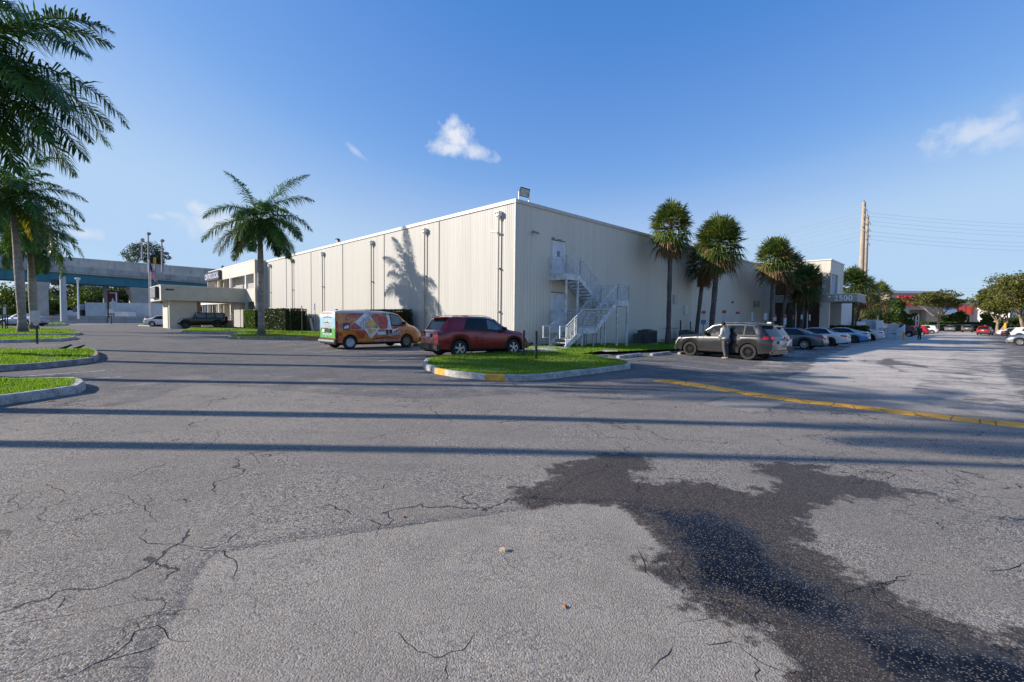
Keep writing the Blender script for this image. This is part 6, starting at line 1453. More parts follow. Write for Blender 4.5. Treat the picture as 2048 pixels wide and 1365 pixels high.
def slab(tab_t, tab_b, y0, y1, name, mat, parent, sa=s0, sb=None):
    sb = sb or s1; mb = MB(); n = 8; vs = []
    for k in range(n+1):
        s = sa+(sb-sa)*k/n; a, b = zz(tab_t, s), zz(tab_b, s)
        vs += [(s, y0, b), (s, y1, b), (s, y1, a), (s, y0, a)]
    fs = [(0, 1, 2, 3), (4*n+3, 4*n+2, 4*n+1, 4*n)]
    for k in range(n): 
        for j in range(4): fs.append((4*k+j, 4*k+4+j, 4*k+4+(j+1) % 4, 4*k+(j+1) % 4))
    return mb.add(vs, fs).build(name, mat, parent)
slab(top_, mid, 9, 9.4, 'parapet', M_con, FO); slab(lowt, lowb, -.3, .05, 'parapet', M_con, FO)
dk = slab(lowb, [(a, b-.35) for a, b in lowb], -.1, 11, 'deck', M_con, FO); slab([(a, b-.01) for a, b in lowb], gb_, .5, .9, 'girder', M_teal, FO); slab([(a, b-.05) for a, b in lowb], gb_, 6, 6.4, 'girder', M_teal, FO)
slab(gb_, [(a, b-.12) for a, b in gb_], .35, 1.05, 'girder_flange', pm('dark_teal', (.02, .05, .06), .6), FO)
mb = MB()
for k in range(24):
    s = s0+k*6.1; mb.bb(s, s+.06, .42, .5, zz(gb_, s), zz(lowb, s)-.02)
mb.build('stiffeners', M_teal, FO); mb = MB()
for k in range(26):
    s = s0+k*5.7; mb.bb(s, s+.05, -.33, -.3, zz(lowb, s), zz(lowt, s))
mb.build('parapet_joints', pm('joint_dark', (.12, .12, .12), .9), FO)
def pier(s, w, d, fl_):
    z = zz(gb_, s)-.12; mb = MB(); mb.bb(s-w/2, s+w/2, .2, .2+d, -1, z-1.8); mb.add([(s-w/2, .2, z-1.8), (s+w/2, .2, z-1.8), (s+w/2, .2+d, z-1.8), (s-w/2, .2+d, z-1.8), (s-w/2-fl_, -.2, z), (s+w/2+fl_, -.2, z), (s+w/2+fl_, d+3, z), (s-w/2-fl_, d+3, z)], [(0, 3, 2, 1), (4, 5, 6, 7), (0, 1, 5, 4), (1, 2, 6, 5), (2, 3, 7, 6), (3, 0, 4, 7)]); return mb.build('pier', M_conl, FO)
pier(fl_y(283), 3.6, 2.2, .4); pier(fl_y(82), 2.0, 1.8, .3); pier(fl_y(-150), 3.6, 2.2, .4)
mb = MB(); sA, sB = fl_y(296), fl_y(318); mb.bb(sA, sB+1, 3.2, 4.0, -1, zz(gb_, sA)-.2); mb.build('pier', M_con, FO)
# lamp posts on the flyover
for i, (px, py_t, py_b, lab) in enumerate(((304, 468, 560, 'tallest lamp post standing on the flyover, behind the flag pole'), (330.5, 482, 545, 'lamp post on the flyover right of the flag pole'), (291, 480, 520, 'lamp post on the flyover left of the flag pole'), (316, 524, 552, 'short yellow-topped post on the flyover'))):
    Y = (q0+dirf*fl_y(px))[1]+(0 if i != 2 else 8); z0, z1 = ZY(px, py_b, Y), ZY(px, py_t, Y); p = GD(px, Y); o = T('street_lamp', lab, 'lamp post', (p[0], p[1]-.6, z0), 0, 'lamp posts on the flyover')
    MB().cyl((0, 0, 0), (0, 0, z1-z0-.3), .22, .14, 8).build('pole', pm('lamp_pole_grey', (.30, .27, .27), .6), o, smooth=True)
    if i < 3: MB().lathe([(.1, -.5), (.42, -.2), (.45, .05), (.2, .25)], 8, (.15, 0, z1-z0)).build('lamp_head', M_pipe, o)
    else: MB().bb(-.2, .2, -.2, .2, z1-z0-.5, z1-z0+.9).build('yellow_cap', M_yel, o)
# concrete barrier with its pilasters, and the road surface behind
A_, B_ = GD(64, 76), GD(345, 92); bl = B_[:2]-A_[:2]; bL = np.linalg.norm(bl); ba = atan2(bl[1], bl[0]); zb0 = A_[2]
ztop = ZY(200, 635.0, 84)
BR = T('barrier_wall', 'long low concrete barrier wall between the lot and the road at left', 'wall', (A_[0], A_[1], zb0), ba)
hb_ = 1.12; mb = MB(); mb.bb(-40, bL+22, 0, .35, -.5, hb_); mb.bb(-40, bL+22, -.05, .4, hb_, hb_+.12); mb.build('wall_panel', M_con, BR)
mb = MB()
for s in (0.1, 9.5, 12, 22.5, 33, bL): mb.bb(s, s+.08, -.03, .0, -.2, hb_)
mb.bb(-40, bL+22, -.02, 0, hb_*.62, hb_*.66); mb.build('joints', pm('joint_dark', (.12, .12, .12), .9), BR); MB().bb(9.6, 12.0, -.16, 0, -.2, hb_+.02).build('pilaster', M_conl, BR)
def Y_on(px): 
    for s in np.arange(-40, bL+30, .2):
        p = A_[:2]+bl/bL*s
        if 1024+F*((np.array([p[0], p[1], .3])-CAM)@RT)/((np.array([p[0], p[1], .3])-CAM)@FW) >= px: return s, p
    return bL, B_[:2]
def pole_thing(name, label, cat, px, Y, py_top, py_bot, r0, r1, mat, group=None, n=8):
    p = GD(px, Y); z0 = ZY(px, py_bot, Y) if py_bot else p[2]; o = T(name, label, cat, (p[0], p[1], z0), 0, group); h = ZY(px, py_top, Y)-z0; MB().cyl((0, 0, -.2), (0, 0, h), r0, r1, n).build('pole', mat, o, smooth=True); return o, h
o, h = pole_thing('signal_pole', 'thick pale octagonal traffic signal pole standing on the barrier wall', 'pole', 128, 74, 553, 643, .42, .36, pm('pale_pole', (.40, .42, .46), .6, var=.1))
MB().bb(-1.6, -.55, -.25, .25, h-1.4, h-.5).build('signal_head', M_black, o); MB().bb(-.9, .9, -.9, .9, -.7, .0).build('base_plate', M_con, o)
o, h = pole_thing('camera_pole', 'slim white pole with a flared camera housing on top, beside the truck cab', 'pole', 158, 78, 557, 636, .13, .10, M_white)
MB().lathe([(.12, -.9), (.15, -.4), (.38, -.1), (.36, .05), (.1, .1)], 10, (0, 0, h)).build('camera_housing', M_white, o)
o, h = pole_thing('street_name_post', 'dark post with a green street name blade in front of the trailer', 'sign', 217, 80, 605, 634, .17, .17, M_black); MB().bb(-.42, -.2, -.03, .03, h-1.2, h).build('green_blade', pm('sign_green', (.10, .30, .24), .5), o)
o, h = pole_thing('road_sign', 'small white sign with a red band on a dark post by the barrier', 'sign', 223, 76, 626, 648, .07, .07, M_black); MB().bb(-.32, .32, -.06, -.02, h-.5, h+.6).build('sign_panel', M_white, o); MB().bb(-.3, .3, -.075, -.06, h-.35, h-.1).build('red_band', M_dr, o)
o, h = pole_thing('white_post', 'white post in front of the trees beyond the trailer', 'pole', 234, 96, 586, 612, .1, .1, M_white)
MB().bb(-1.4, 0, -.05, .05, h-.1, h).build('arm', M_white, o)
o, h = pole_thing('pylon_sign', 'tall shop pylon sign with a dark red panel and a white cut-out, beyond the trailer', 'sign', 213, 104, 572, 650, .5, .5, pm('pylon_grey', (.25, .23, .22), .7))
MB().bb(.4, 2.7, -.1, .2, h-4.0, h-1.1).build('sign_panel', pm('sign_oxblood', (.10, .012, .012), .5), o); mb = MB(); mb.add([(.3, -.13, h-4.8), (1.0, -.13, h-4.8), (1.5, -.13, h-3.9), (2.0, -.13, h-4.7), (3.2, -.13, h-4.5), (2.4, -.13, h-3.8), (1.9, -.13, h-3.3), (1.6, -.13, h-2.6), (1.3, -.13, h-3.4), (.4, -.13, h-3.9)], [(0, 1, 2, 9), (2, 3, 4, 5), (2, 5, 6, 7), (2, 7, 8, 9)]); mb.build('white_cut_out', M_white, o)
# flag poles: two close together, flag at half mast
for i, (px, lab) in enumerate(((300.4, 'pink-grey flag pole carrying the flag, left of the pair'), (303.4, 'second flag pole just right of the flag pole'))):
    o, h = pole_thing('flag_pole', lab, 'flag pole', px, 74-i*.6, 523 if i == 0 else 545, 650, .10, .08, pm('flag_pole_metal', (.50, .42, .42), .4, var=.1)); 
    if i == 0: MB().lathe([(.12, 0), (.16, .12), (.02, .25)], 8, (0, 0, h)).build('finial', M_trim, o); fp = o; fh = h
p = fp.location; t = NT('flag_cloth'); uvn = t.sep(t.attr('uvw').outputs['Vector']); stripe = t.math('GREATER_THAN', t.math('FRACT', t.math('MULTIPLY', uvn[1], 6.5)), .5)
c = t.mix(stripe, (.42, .03, .05), (.62, .60, .62)); canton = t.math('MULTIPLY', t.math('LESS_THAN', uvn[0], .42), t.math('GREATER_THAN', uvn[1], .46)); c = t.mix(canton, c, (.03, .04, .14)); t.base(c); t.rough(.8)
z_top = ZY(301, 525, 74); z_bot = ZY(301, 568, 74); nx_, ny_ = 26, 30; vs = []; uv = []
for j in range(ny_+1):
    for i in range(nx_+1):
        u, v = i/nx_, j/ny_; hang = (1-v); wdt = .28+.95*u; zt_ = z_top-.05-u*1.1-u*u*.6; zb_ = z_bot+1.2-u*1.4
        zc_ = zt_*v+zb_*(1-v); xx = .1+u*(.85+.45*(1-v)); yy = .10*sin(u*16+v*2)*(.3+u); vs.append((xx, yy, zc_-p[2]+.12*sin(u*9))); uv.append((u, v, 0))
flag = MB().add(vs, [(j*(nx_+1)+i, j*(nx_+1)+i+1, (j+1)*(nx_+1)+i+1, (j+1)*(nx_+1)+i) for j in range(ny_) for i in range(nx_)]).build('flag', t.m, None, smooth='all', loc=p); at = flag.data.attributes.new('uvw', 'FLOAT_VECTOR', 'POINT'); at.data.foreach_set('vector', np.array(uv, np.float32).ravel()); tag(flag, 'red, white and blue striped flag hanging limp on its pole', 'flag')
p = GD(292.5, 73, .12); o = T('fire_hydrant', 'small red hydrant on the grass left of the flag poles', 'hydrant', p); MB().lathe([(.22, 0), (.22, .1), (.16, .12), (.16, .7), (.22, .75), (.18, .9), (.05, 1.0)], 10).build('barrel', pm('hydrant_red', (.5, .04, .03), .5), o, smooth=True); MB().cyl((-.28, 0, .55), (.28, 0, .55), .08, n=8).build('outlet', MATS['hydrant_red'], o)
# lorry: cab and trailer, white van in front of it
pt = GD(170, 94); TR = T('lorry', 'white lorry with a long box trailer driving left behind the barrier', 'truck', (pt[0], pt[1], .3), radians(180))
M_tw = pm('truck_white', (.58, .59, .60), .4, var=.06, scale=1); M_tr = pm('trailer_white', (.52, .54, .54), .5, var=.12, scale=.7)
def tl(px): return -( (px-170)/F*94 )
x0t, x1t = tl(183), tl(183)-15.5; zt_ = ZY(230, 606.5, 94)-.3
tb = MB().bb(x1t, x0t, -1.3, 1.3, 1.1, zt_).build('trailer', M_tr, TR); mb = MB()
for k in range(26): mb.bb(x1t+.3+k*.6, x1t+.33+k*.6, 1.3, 1.32, 1.15, zt_-.05)
mb.build('trailer_ribs', M_tr, tb); MB().bb(x0t, x0t+.5, -.9, .9, zt_-1.9, zt_-.35).build('cooling_unit', M_black, tb)
mb = MB(); xa = tl(168.5); hc = ZY(168, 609, 94)-.3; hcb = hc-1.6
mb.add([(xa, y, z) for y in (-1.15, 1.15) for z in (.9, hc)]+[(xa+1.3, y, z) for y in (-1.15, 1.15) for z in (.9, hc-1.3)]+[(xa+1.9, y, z) for y in (-1.1, 1.1) for z in (.9, 2.3)]+[(xa+3.7, y, z) for y in (-.9, .9) for z in (.8, 1.85)], [(0, 1, 3, 2), (0, 4, 5, 1), (2, 3, 7, 6), (1, 5, 7, 3), (4, 8, 9, 5), (6, 7, 11, 10), (5, 9, 11, 7), (8, 12, 13, 9), (10, 11, 15, 14), (9, 13, 15, 11), (12, 14, 15, 13)])
cb = mb.build('cab', M_tw, TR, bevel=.05); MB().bb(xa+.25, xa+1.15, 1.15, 1.17, 2.0, 2.9).build('side_window', M_glass, cb); MB().bb(xa-.6, xa-.05, -1, 1, .6, 2.4).build('chassis_gear', M_black, TR)
for k, x in enumerate((xa+2.8, xa-.9, xa-2.1, x1t+1.5, x1t+2.7)):
    for s in (1, -1): make_wheel(TR, x, s*1.05, .5, .3, s, M_alloy, 'ten', False)
pt = GD(232, 89); VN = T('white_pickup', 'white pickup van passing behind the barrier, in front of the trailer', 'van', (pt[0], pt[1], .3), radians(180))
hv = ZY(250, 624.5, 89)-.3; mb = MB(); k = 89/F; xb = -(265-232)*k; xh = -(226-232)*k; xn = -(202-232)*k
mb.add([(x, y, z) for (x, z) in ((xb, .5), (xb, hv), (xh-.3, hv), (xh+.5, hv-1.1+.2), (xn-.4, hv-1.35), (xn, hv-1.8), (xn, .5)) for y in (-.95, .95)], [(0, 2, 3, 1), (2, 4, 5, 3), (4, 6, 7, 5), (6, 8, 9, 7), (8, 10, 11, 9), (10, 12, 13, 11), (1, 3, 5, 7, 9, 11, 13), (0, 12, 10, 8, 6, 4, 2)])
vb = mb.build('body', M_tw, VN, bevel=.04); MB().add([(xh+.15, .96, hv-1.0), (xh-1.1, .96, hv-1.0), (xh-1.1, .96, hv-.22), (xh-.35, .96, hv-.22)], [(0, 1, 2, 3)]).build('side_window', M_glass, vb)
for x in (xn-1, xb+1):
    for s in (1, -1): make_wheel(VN, x, s*.8, .36, .22, s, M_alloy, 'ten', False)
# buildings beyond the road
def far_block(label, px0, px1, Y, py_top, mat, name='distant_building', dep=12, win=None):
    A, B = GD(px0, Y), GD(px1, Y); z = ZY((px0+px1)/2, py_top, Y); o = T(name, label, 'building', (A[0], Y, 0), 0); w = B[0]-A[0]; wo = MB().bb(0, w, 0, dep, -1, z).build('wall', mat, o); MB().bb(-.1, w+.1, -.12, dep, z, z+.35).build('roof_edge', M_trim, wo)
    if win:
        for k in range(win): MB().bb(w*(k+.2)/win, w*(k+.8)/win, -.06, .0, z*.35, z*.62).build('window', M_glassb, o)
    return o, w, z
far_block('white and blue shop building seen between the palm trunks beyond the road', 84, 140, 165, 585, pm('far_white', (.50, .54, .60), .6), win=4)
far_block('small grey building block showing above the trees beyond the trailer', 140, 168, 170, 572, pm('far_grey', (.22, .24, .27), .7), win=2)
far_block('low brown building far left beyond the road', -60, 40, 170, 618, pm('far_brown', (.16, .11, .09), .7), win=5)
# ================================================================== SHOP at the far right
M_shop = pm('taupe_render', (.30, .27, .235), .85, var=.05, scale=.6); M_shop2 = pm('light_render', (.44, .42, .38), .85, var=.05)
Ys = 150.0
def sx_(px): return GD(px, Ys)[0]
xs0 = sx_(1776); SH = T('shop_building', 'large taupe shop building with red letters and red panels at far right', 'building', (xs0, Ys, 0), radians(0)); 
zt1 = ZY(1850, 587, Ys); xw = sx_(1868)-xs0; mb = MB(); xdl, xdr = sx_(1817)-xs0, sx_(1852)-xs0; zdoor = ZY(1835, 620, Ys)
mb.bb(0, xdl, 0, 30, -1, zt1); mb.bb(xdr, xw+5, 0, 30, -1, zt1); mb.bb(xdl, xdr, 0, 30, zdoor, zt1); mb.build('wall', M_shop, SH); MB().bb(-.3, xw+.3, -.3, .0, zt1, zt1+.7).build('roof_edge', M_white, SH)
MB().bb(xdl, xdr, 2.5, 2.8, 0, zdoor).build('porch_wall', pm('porch_grey', (.20, .20, .19), .8), SH)
en = MB().bb(xdl+1, xdr-.6, 2.3, 2.49, 0, ZY(1835, 632, Ys)).build('entrance', M_glass, SH); mb = MB(); ze = ZY(1835, 631, Ys)
for u in (0, .22, .5, .78, 1): x = xdl+1+(xdr-1.6-xdl)*u; mb.bb(x-.15, x+.15, 2.1, 2.3, 0, ze)
mb.bb(xdl+1, xdr-.6, 2.1, 2.3, ze-.3, ze+.5); mb.bb(xdl+1, xdr-.6, 2.1, 2.3, ze*.60, ze*.60+.3); mb.build('door_frame', M_white, en)
M_sred = pm('sign_red', (.85, .07, .05), .45, var=.05)
def shop_text(s, px0, px1, py0, py1):
    a, b = sx_(px0)-xs0, sx_(px1)-xs0; za, zb = ZY((px0+px1)/2, py1, Ys), ZY((px0+px1)/2, py0, Ys); V_, F_ = text_data(s, 1, .12, 0, .05); kx = (b-a)/(V_[:, 0].max()-V_[:, 0].min()); kz = (zb-za)/(V_[:, 1].max()-V_[:, 1].min()); mx, mn = V_[:, 0].min(), V_[:, 1].min()
    MB().add([(a+(v[0]-mx)*kx, -.4-v[2]*2, za+(v[1]-mn)*kz) for v in V_], F_).build('red_lettering', M_sred, SH)
shop_text('FLOOR &', 1790, 1846, 592, 600.5); shop_text('DECOR', 1800, 1836, 600.5, 612)
# wing with red panels
xr0, xr1 = sx_(1868)-xs0, sx_(2140)-xs0; zr = ZY(1960, 600, Ys); MB().bb(xr0, xr1, 1.5, 30, -1, zr).build('wall', M_shop2, SH); z0r, z1r = ZY(1940, 628.5, Ys), ZY(1940, 610, Ys)
for a, b in ((1921, 1935), (1936.5, 1950), (1953, 1970), (1990, 2010), (2034, 2055)): MB().bb(sx_(a)-xs0, sx_(b)-xs0, 1.0, 1.5, z0r, z1r).build('red_panel', M_sred, SH)
for a, b in ((1880, 1896), (1898, 1915), (1930, 1946), (1952, 1964), (1975, 1990)):
    w = MB().bb(sx_(a)-xs0, sx_(b)-xs0, 1.3, 1.49, 1.0, z0r-.3).build('window', M_glass, SH); MB().bb((sx_(a)+sx_(b))/2-xs0-.12, (sx_(a)+sx_(b))/2-xs0+.12, 1.2, 1.3, 1.0, z0r-.3).build('window_frame', M_white, w)
mb = MB(); xa_, xb_ = sx_(1876)-xs0, sx_(1903)-xs0; mb.add([(xa_, -2.5, z0r-.8), (xb_, -2.5, z0r-.8), (xb_+1.5, 1.5, z1r+.5), (xa_+1.5, 1.5, z1r+.5)], [(0, 1, 2, 3)]); mb.build('awning', pm('awning_blue', (.22, .27, .38), .6), SH)
far_block('white building end seen low behind the trees at the right edge', 2018, 2120, 140, 612, pm('far_white2', (.55, .55, .55), .7), win=3)
# thin wire fence behind the far cars
A, B = GD(1850, 117), GD(2110, 117); o = T('wire_fence', 'pale wire fence running behind the far parked cars', 'fence', (A[0], 117, A[2])); w = B[0]-A[0]; mb = MB()
for k in range(int(w/3)): mb.bb(k*3-.03, k*3+.03, -.03, .03, 0, 1.7)
mb.bb(0, w, -.02, .02, 1.6, 1.66); mb.bb(0, w, -.01, .01, .8, .83); mb.build('posts_and_rails', pm('fence_grey', (.35, .37, .36), .6), o)
# kerbs at the end of the lot
for a, b, Y in ((1850, 1878, 112), (1982, 2006, 98)):
    A, B = GD(a, Y), GD(b, Y); MBo = MB().bb(A[0], B[0], Y, Y+.3, A[2]-.1, A[2]+.25).build('kerb', M_kerb); tag(MBo, kind='structure')
# ================================================================== transmission poles and wires
M_tp = pm('concrete_pole', (.36, .30, .235), .85, var=.12, scale=1)
TP = []
for px, Y, top, w0, w1, lab in ((1719.5, 118, 405, .72, .38, 'taller concrete transmission pole, left of the pair'), (1727.5, 124, 432, .56, .32, 'shorter concrete transmission pole, right of the pair')):
    p = GD(px-2, Y); h = ZY(px, top, Y)-p[2]; o = T('transmission_pole', lab, 'pole', p, 0, 'transmission poles'); MB().cyl((0, 0, -.5), (0, 0, h), w0*1.1, w1*1.05, 12).build('pole', M_tp, o, smooth=True); mb = MB()
    for dz, s in ((-.6, 1), (-2.4, 1), (-4.0, 1), (-6.0, -1)): mb.tube([(s*.1-.5, -.4, h+dz), (-.3, -.75, h+dz-.9), (.3, -.75, h+dz-1.6), (.5, -.45, h+dz-1.7)], .10, 5)
    mb.build('jumper_loops', M_pipe, o); MB().bb(-.05, .05, -.05, .05, h, h+.5).build('tip', M_black, o); TP.append((p, h))
WR = T('overhead_wires', 'thin power lines running across the sky from the transmission poles', 'wires', (0, 0, 0)); mb = MB()
def wire(a, b, sag, r=.018, n=22):
    a = np.array(a, float); b = np.array(b, float); MB().tube([a+(b-a)*k/n-np.array([0, 0, sag*4*(k/n)*(1-k/n)]) for k in range(n+1)], r, 4, cap=False).build('wire', pm('wire_grey', (.30, .34, .42), .6), WR)
for z_px in (425, 432, 441, 449, 462, 470, 478):
    Y = 118; a = GD(1720, Y); a[2] = ZY(1720, z_px, Y); b = GD(2500, 150); b[2] = ZY(2500, z_px+9, 150); wire(a, b, 3)
    c_ = GD(1100, 190); c_[2] = ZY(1100, z_px+62, 190); wire(a, c_, 5)
for z_px in (575, 581): a = GD(1700, 260); a[2] = ZY(1700, z_px, 260); b = GD(2300, 260); b[2] = ZY(2300, z_px-3, 260); wire(a, b, 1, .03)
# ================================================================== signs on posts
M_post = pm('dark_post', (.045, .040, .036), .7, var=.25, scale=9); M_post2 = pm('olive_post', (.13, .12, .085), .7, var=.2)
M_sw = pm('sign_white', (.60, .62, .66), .5, var=.05); M_sr = pm('sign_red_print', (.42, .07, .05), .5); M_sb = pm('sign_rust', (.25, .10, .06), .6, var=.15); M_sblue = pm('sign_blue', (.12, .16, .30), .5, var=.1); M_gb = pm('sign_back', (.46, .47, .48), .5, metal=.2)
def sign(label, p, h, panels, yaw, post=M_post, group=None, name='parking_sign', pw=.05, lines=True):
    o = T(name, label, 'sign', p, yaw, group); MB().bb(-pw/2, pw/2, -.01, .03, -.15, h).build('post', post, o)
    z = h
    for (w, hh, mt, gap) in panels:
        z -= gap; pn = MB().bb(-w/2, w/2, -.03, -.012, z-hh, z).build('sign_panel', mt, o)
        if lines and mt is M_sw:
            mb = MB(); 
            for k in range(3): mb.bb(-w*.32, w*.32, -.034, -.030, z-hh*(.25+.25*k)-.012, z-hh*(.25+.25*k)+.012)
            mb.build('print', M_sr if w > .2 else M_sblue, pn)
        z -= hh
    return o
GL_ = 'parking signs on the lawn by the sunlit wall'
yw = BA-pi/2+radians(8)
left_signs = [(467.5, 655.5, 617, [(.22, .30, M_gb, 0)], 'leftmost sign post, seen against the entrance steps of the wing'), (481, 655, 616, [(.16, .42, M_sw, 0)], 'white edge-on sign in front of the entrance steps, second from left'),
              (497, 656.5, 616, [(.18, .42, M_sw, 0)], 'white sign at the end of the steps, left of the slanted hedge'), (540.5, 660.5, 615, [(.20, .45, M_sw, 0)], 'first white sign right of the tall palm trunk'),
              (560.8, 661.5, 615.5, [(.30, .18, M_sw, 0), (.26, .22, M_sw, .0)], 'white sign in front of the hedge, second right of the palm'), (580.2, 663, 614, [(.26, .30, M_sw, 0), (.24, .12, M_sw, 0)], 'white sign at the right end of the hedge'),
              (604, 666, 612, [(.24, .45, M_sb, 0)], 'rusty red sign on the post left of the blue one'), (630, 666.5, 607.5, [(.20, .55, M_sblue, .04), (.16, .22, M_sw, 0)], 'tall blue sign behind the van, rightmost on that lawn')]
for px, pb, pt_, pan, lab in left_signs:
    p = G(px, pb, .12); sign(lab[0].upper()+lab[1:], p, ZY(px, pt_, p[1])-p[2], pan, yw-radians(10), post=M_post if px < 500 or px > 600 else M_post2, group=GL_)
GR_ = 'parking signs along the shaded wall'
right_signs = [(1405.5, 622, 640, [(.30, .24, M_sr, 0), (.26, .45, M_sw, 0), (.36, .36, M_sblue, .0)], 'Sign with a blue panel at the bottom, just right of the leaning palm'), (1446.5, 621, 640, [(.30, .26, M_sr, 0), (.26, .85, M_sw, 0), (.42, .5, M_sr, .05)], 'Tall stacked sign directly above the standing man'),
               (1473.5, 624, 640, [(.32, .22, M_sr, 0), (.27, .72, M_sw, 0)], 'Red-topped white sign above the rear window of the grey SUV'), (1503, 625.5, 640, [(.14, .80, M_sw, 0)], 'Thin edge-on sign left of the office block corner'),
               (1529, 627, 640, [(.24, .62, M_sw, 0)], 'Pale sign at the corner where wall and office block meet'), (1548, 629, 640, [(.22, .3, M_sr, 0), (.26, .3, M_sw, 0)], 'Small red-topped sign right of the orange-skirted palm'),
               (1568.5, 629.5, 640, [(.24, .35, M_sr, 0), (.24, .65, M_sw, 0)], 'Long white sign before the second brown panel'), (1585, 630.5, 640, [(.13, .45, M_sr, 0)], 'Thin red sign before the dark glass pane'), (1601.5, 630, 640, [(.15, .45, M_sw, 0)], 'Thin pale sign beside the dark green palm trunk'), (1617.5, 629.5, 640, [(.14, .6, M_sw, 0)], 'Last thin white sign in front of the right brown panel')]
for i, (px, pt_, _, pan, lab) in enumerate(right_signs):
    lx = colY(px, -2.6); p = B2W(lx, -2.6) if px < 1520 else GD(px, 44+ (px-1529)*.045); p = np.array([p[0], p[1], float(gz(p[0], p[1]))]); sign(lab, p, ZY(px, pt_, p[1])-p[2], pan, radians(-15), group=GR_)
p = G(74, 682.5, .13); sign('Blank white sign back over a round disc on a dark post, left grass strip', p, ZY(74, 621.5, p[1])-p[2]-.01, [(.43, .54, M_gb, .0)], 0, name='road_sign', pw=.07, lines=False); o = bpy.data.objects[-1] if False else None
sgn = [ob for ob in COL.objects if ob.get('label', '').startswith('Blank white sign back')][0]; MB().lathe([(.14, -.012), (.14, .01)], 16, (0, -.02, ZY(74, 646, p[1])-p[2]), axis='y').build('round_disc', pm('sign_cream', (.45, .43, .36), .6), sgn)
p = G(11, 660, .13); sign('Leaning small white sign at the far left edge', p, ZY(4, 614, p[1])-p[2], [(.22, .6, M_gb, 0)], 0, name='road_sign', lines=False)
for px, lab in ((5, 'thin dark stake, left of the pair beside the leftmost palm'), (15, 'thin dark stake, right of the pair beside the leftmost palm')):
    p = G(px, 659, .13); o = T('stake', lab, 'post', p); MB().bar((0, 0, -.2), (.05, 0, 1.9), .05).build('stake_rod', M_post, o)
# two dark posts on the middle island
for px, pb, pt_, lab in ((1047.3, 712.5, 661, 'dark steel post without sign, left of the pair on the middle island'), (1072, 718.5, 662.5, 'dark steel post without sign, right of the pair on the middle island')):
    p = G(px, pb, .13); o = T('sign_post', lab, 'post', p, radians(10), 'bare posts on the middle island'); h = ZY(px, pt_, p[1])-p[2]; mb = MB(); mb.bb(-.04, -.02, -.02, .03, -.2, h); mb.bb(.02, .04, -.02, .03, -.2, h); mb.bb(-.04, .04, -.035, -.02, -.2, h); mb.build('post', M_post, o)
    MB().lathe([(.012, -.045), (.012, -.035)], 6, (0, 0, h*.5), axis='y').build('bolt', M_galv, o)
# ================================================================== wheel stops
GW = 'white concrete wheel stops'
def stop(a, b, lab, dz=0.0, mat=None):
    A, B = G(*a, dz), G(*b, dz); c = (A+B)/2; an = atan2(B[1]-A[1], B[0]-A[0]); L = min(2.4, np.linalg.norm(B-A)); o = T('wheel_stop', lab, 'wheel stop', (c[0], c[1], float(gz(c[0], c[1]))+dz), an, GW)
    pr = [(-.09, 0), (-.075, .11), (-.05, .13), (.05, .13), (.075, .11), (.09, 0)]; mb = MB(); vs = []
    for x in (-L/2, -L/2+.05, L/2-.05, L/2):
        k = .82 if abs(x) == L/2 else 1
        for y, z in pr: vs.append((x, y*1.0, z*k))
    n = len(pr); mb.add(vs, [tuple(range(n-1, -1, -1)), tuple(range(3*n, 4*n))]+[(i*n+j, i*n+j+1, (i+1)*n+j+1, (i+1)*n+j) for i in range(3) for j in range(n-1)]); mb.build('concrete_block', mat or M_kerb, o, smooth=True); return o
stop((1160, 718.5), (1213, 716.5), 'wheel stop half sunk in the lawn, leftmost of the row'); stop((1233, 717), (1284, 712.5), 'wheel stop right of the small concrete slab'); stop((1299, 712), (1342, 708.5), 'third wheel stop, left of the grey SUV'); stop((1355, 709.5), (1392, 706), 'wheel stop under the nose of the grey SUV')
stop((820, 694), (829, 690.2), 'wheel stop at the front wheel of the orange van'); stop((508, 670), (540, 669.2), 'wheel stop left behind the tall palm, by the lawn', .1, M_kerb); stop((538, 671), (572, 670.2), 'yellowish wheel stop on the lawn right of the tall palm', .1, M_kerby)
stop((448, 661.5), (460, 661), 'small pale wheel stop on the grass right of the off-roader', .1); stop((463, 661.8), (474, 661.3), 'second small wheel stop on the grass right of the off-roader', .1)
# ================================================================== air conditioners at the shaded wall
GA = 'air conditioners at the foot of the shaded wall'
M_ac = pm('ac_grey', (.075, .085, .085), .6, var=.3, scale=9)
def acunit(px, y, w, h, lab, side=True):
    x = colY(px, y); p = B2W(x, y); p[2] = float(gz(p[0], p[1]))+.12; o = T('air_conditioner', lab, 'air conditioner', p, BA, GA); MB().bb(-w/2, w/2, -w*.4, w*.4, .05, h).build('casing', M_ac, o, bevel=.02)
    mb = MB()
    for k in range(int(w/.07)): mb.bb(-w/2+.05+k*.07, -w/2+.07+k*.07, -w*.4-.015, -w*.4, .12, h-.1)
    mb.build('coil_guard', M_post, o); MB().bb(-w/2-.06, w/2+.06, -w*.45, w*.45, -.1, .05).build('base_pad', M_conc, o); MB().lathe([(w*.32, h), (w*.32, h+.05), (w*.05, h+.07)], 14).build('fan_guard', M_black, o)
acunit(1294, -1.0, 1.15, 1.0, 'larger weathered air conditioner left of the first fan palm'); acunit(1277, -.75, .7, .7, 'smaller dark unit tucked left of the larger air conditioner'); acunit(1372, -1.0, 1.0, .95, 'air conditioner by the leaning palm, behind the SUV nose')
x = colY(1350, -.35); o = T('pipe_frame', 'low dark pipe frame at the wall foot right of the first fan palm', 'pipes', B2W(x, -.35, .0), BA); mb = MB(); z0 = float(gz(*B2W(x, -.35)[:2]))
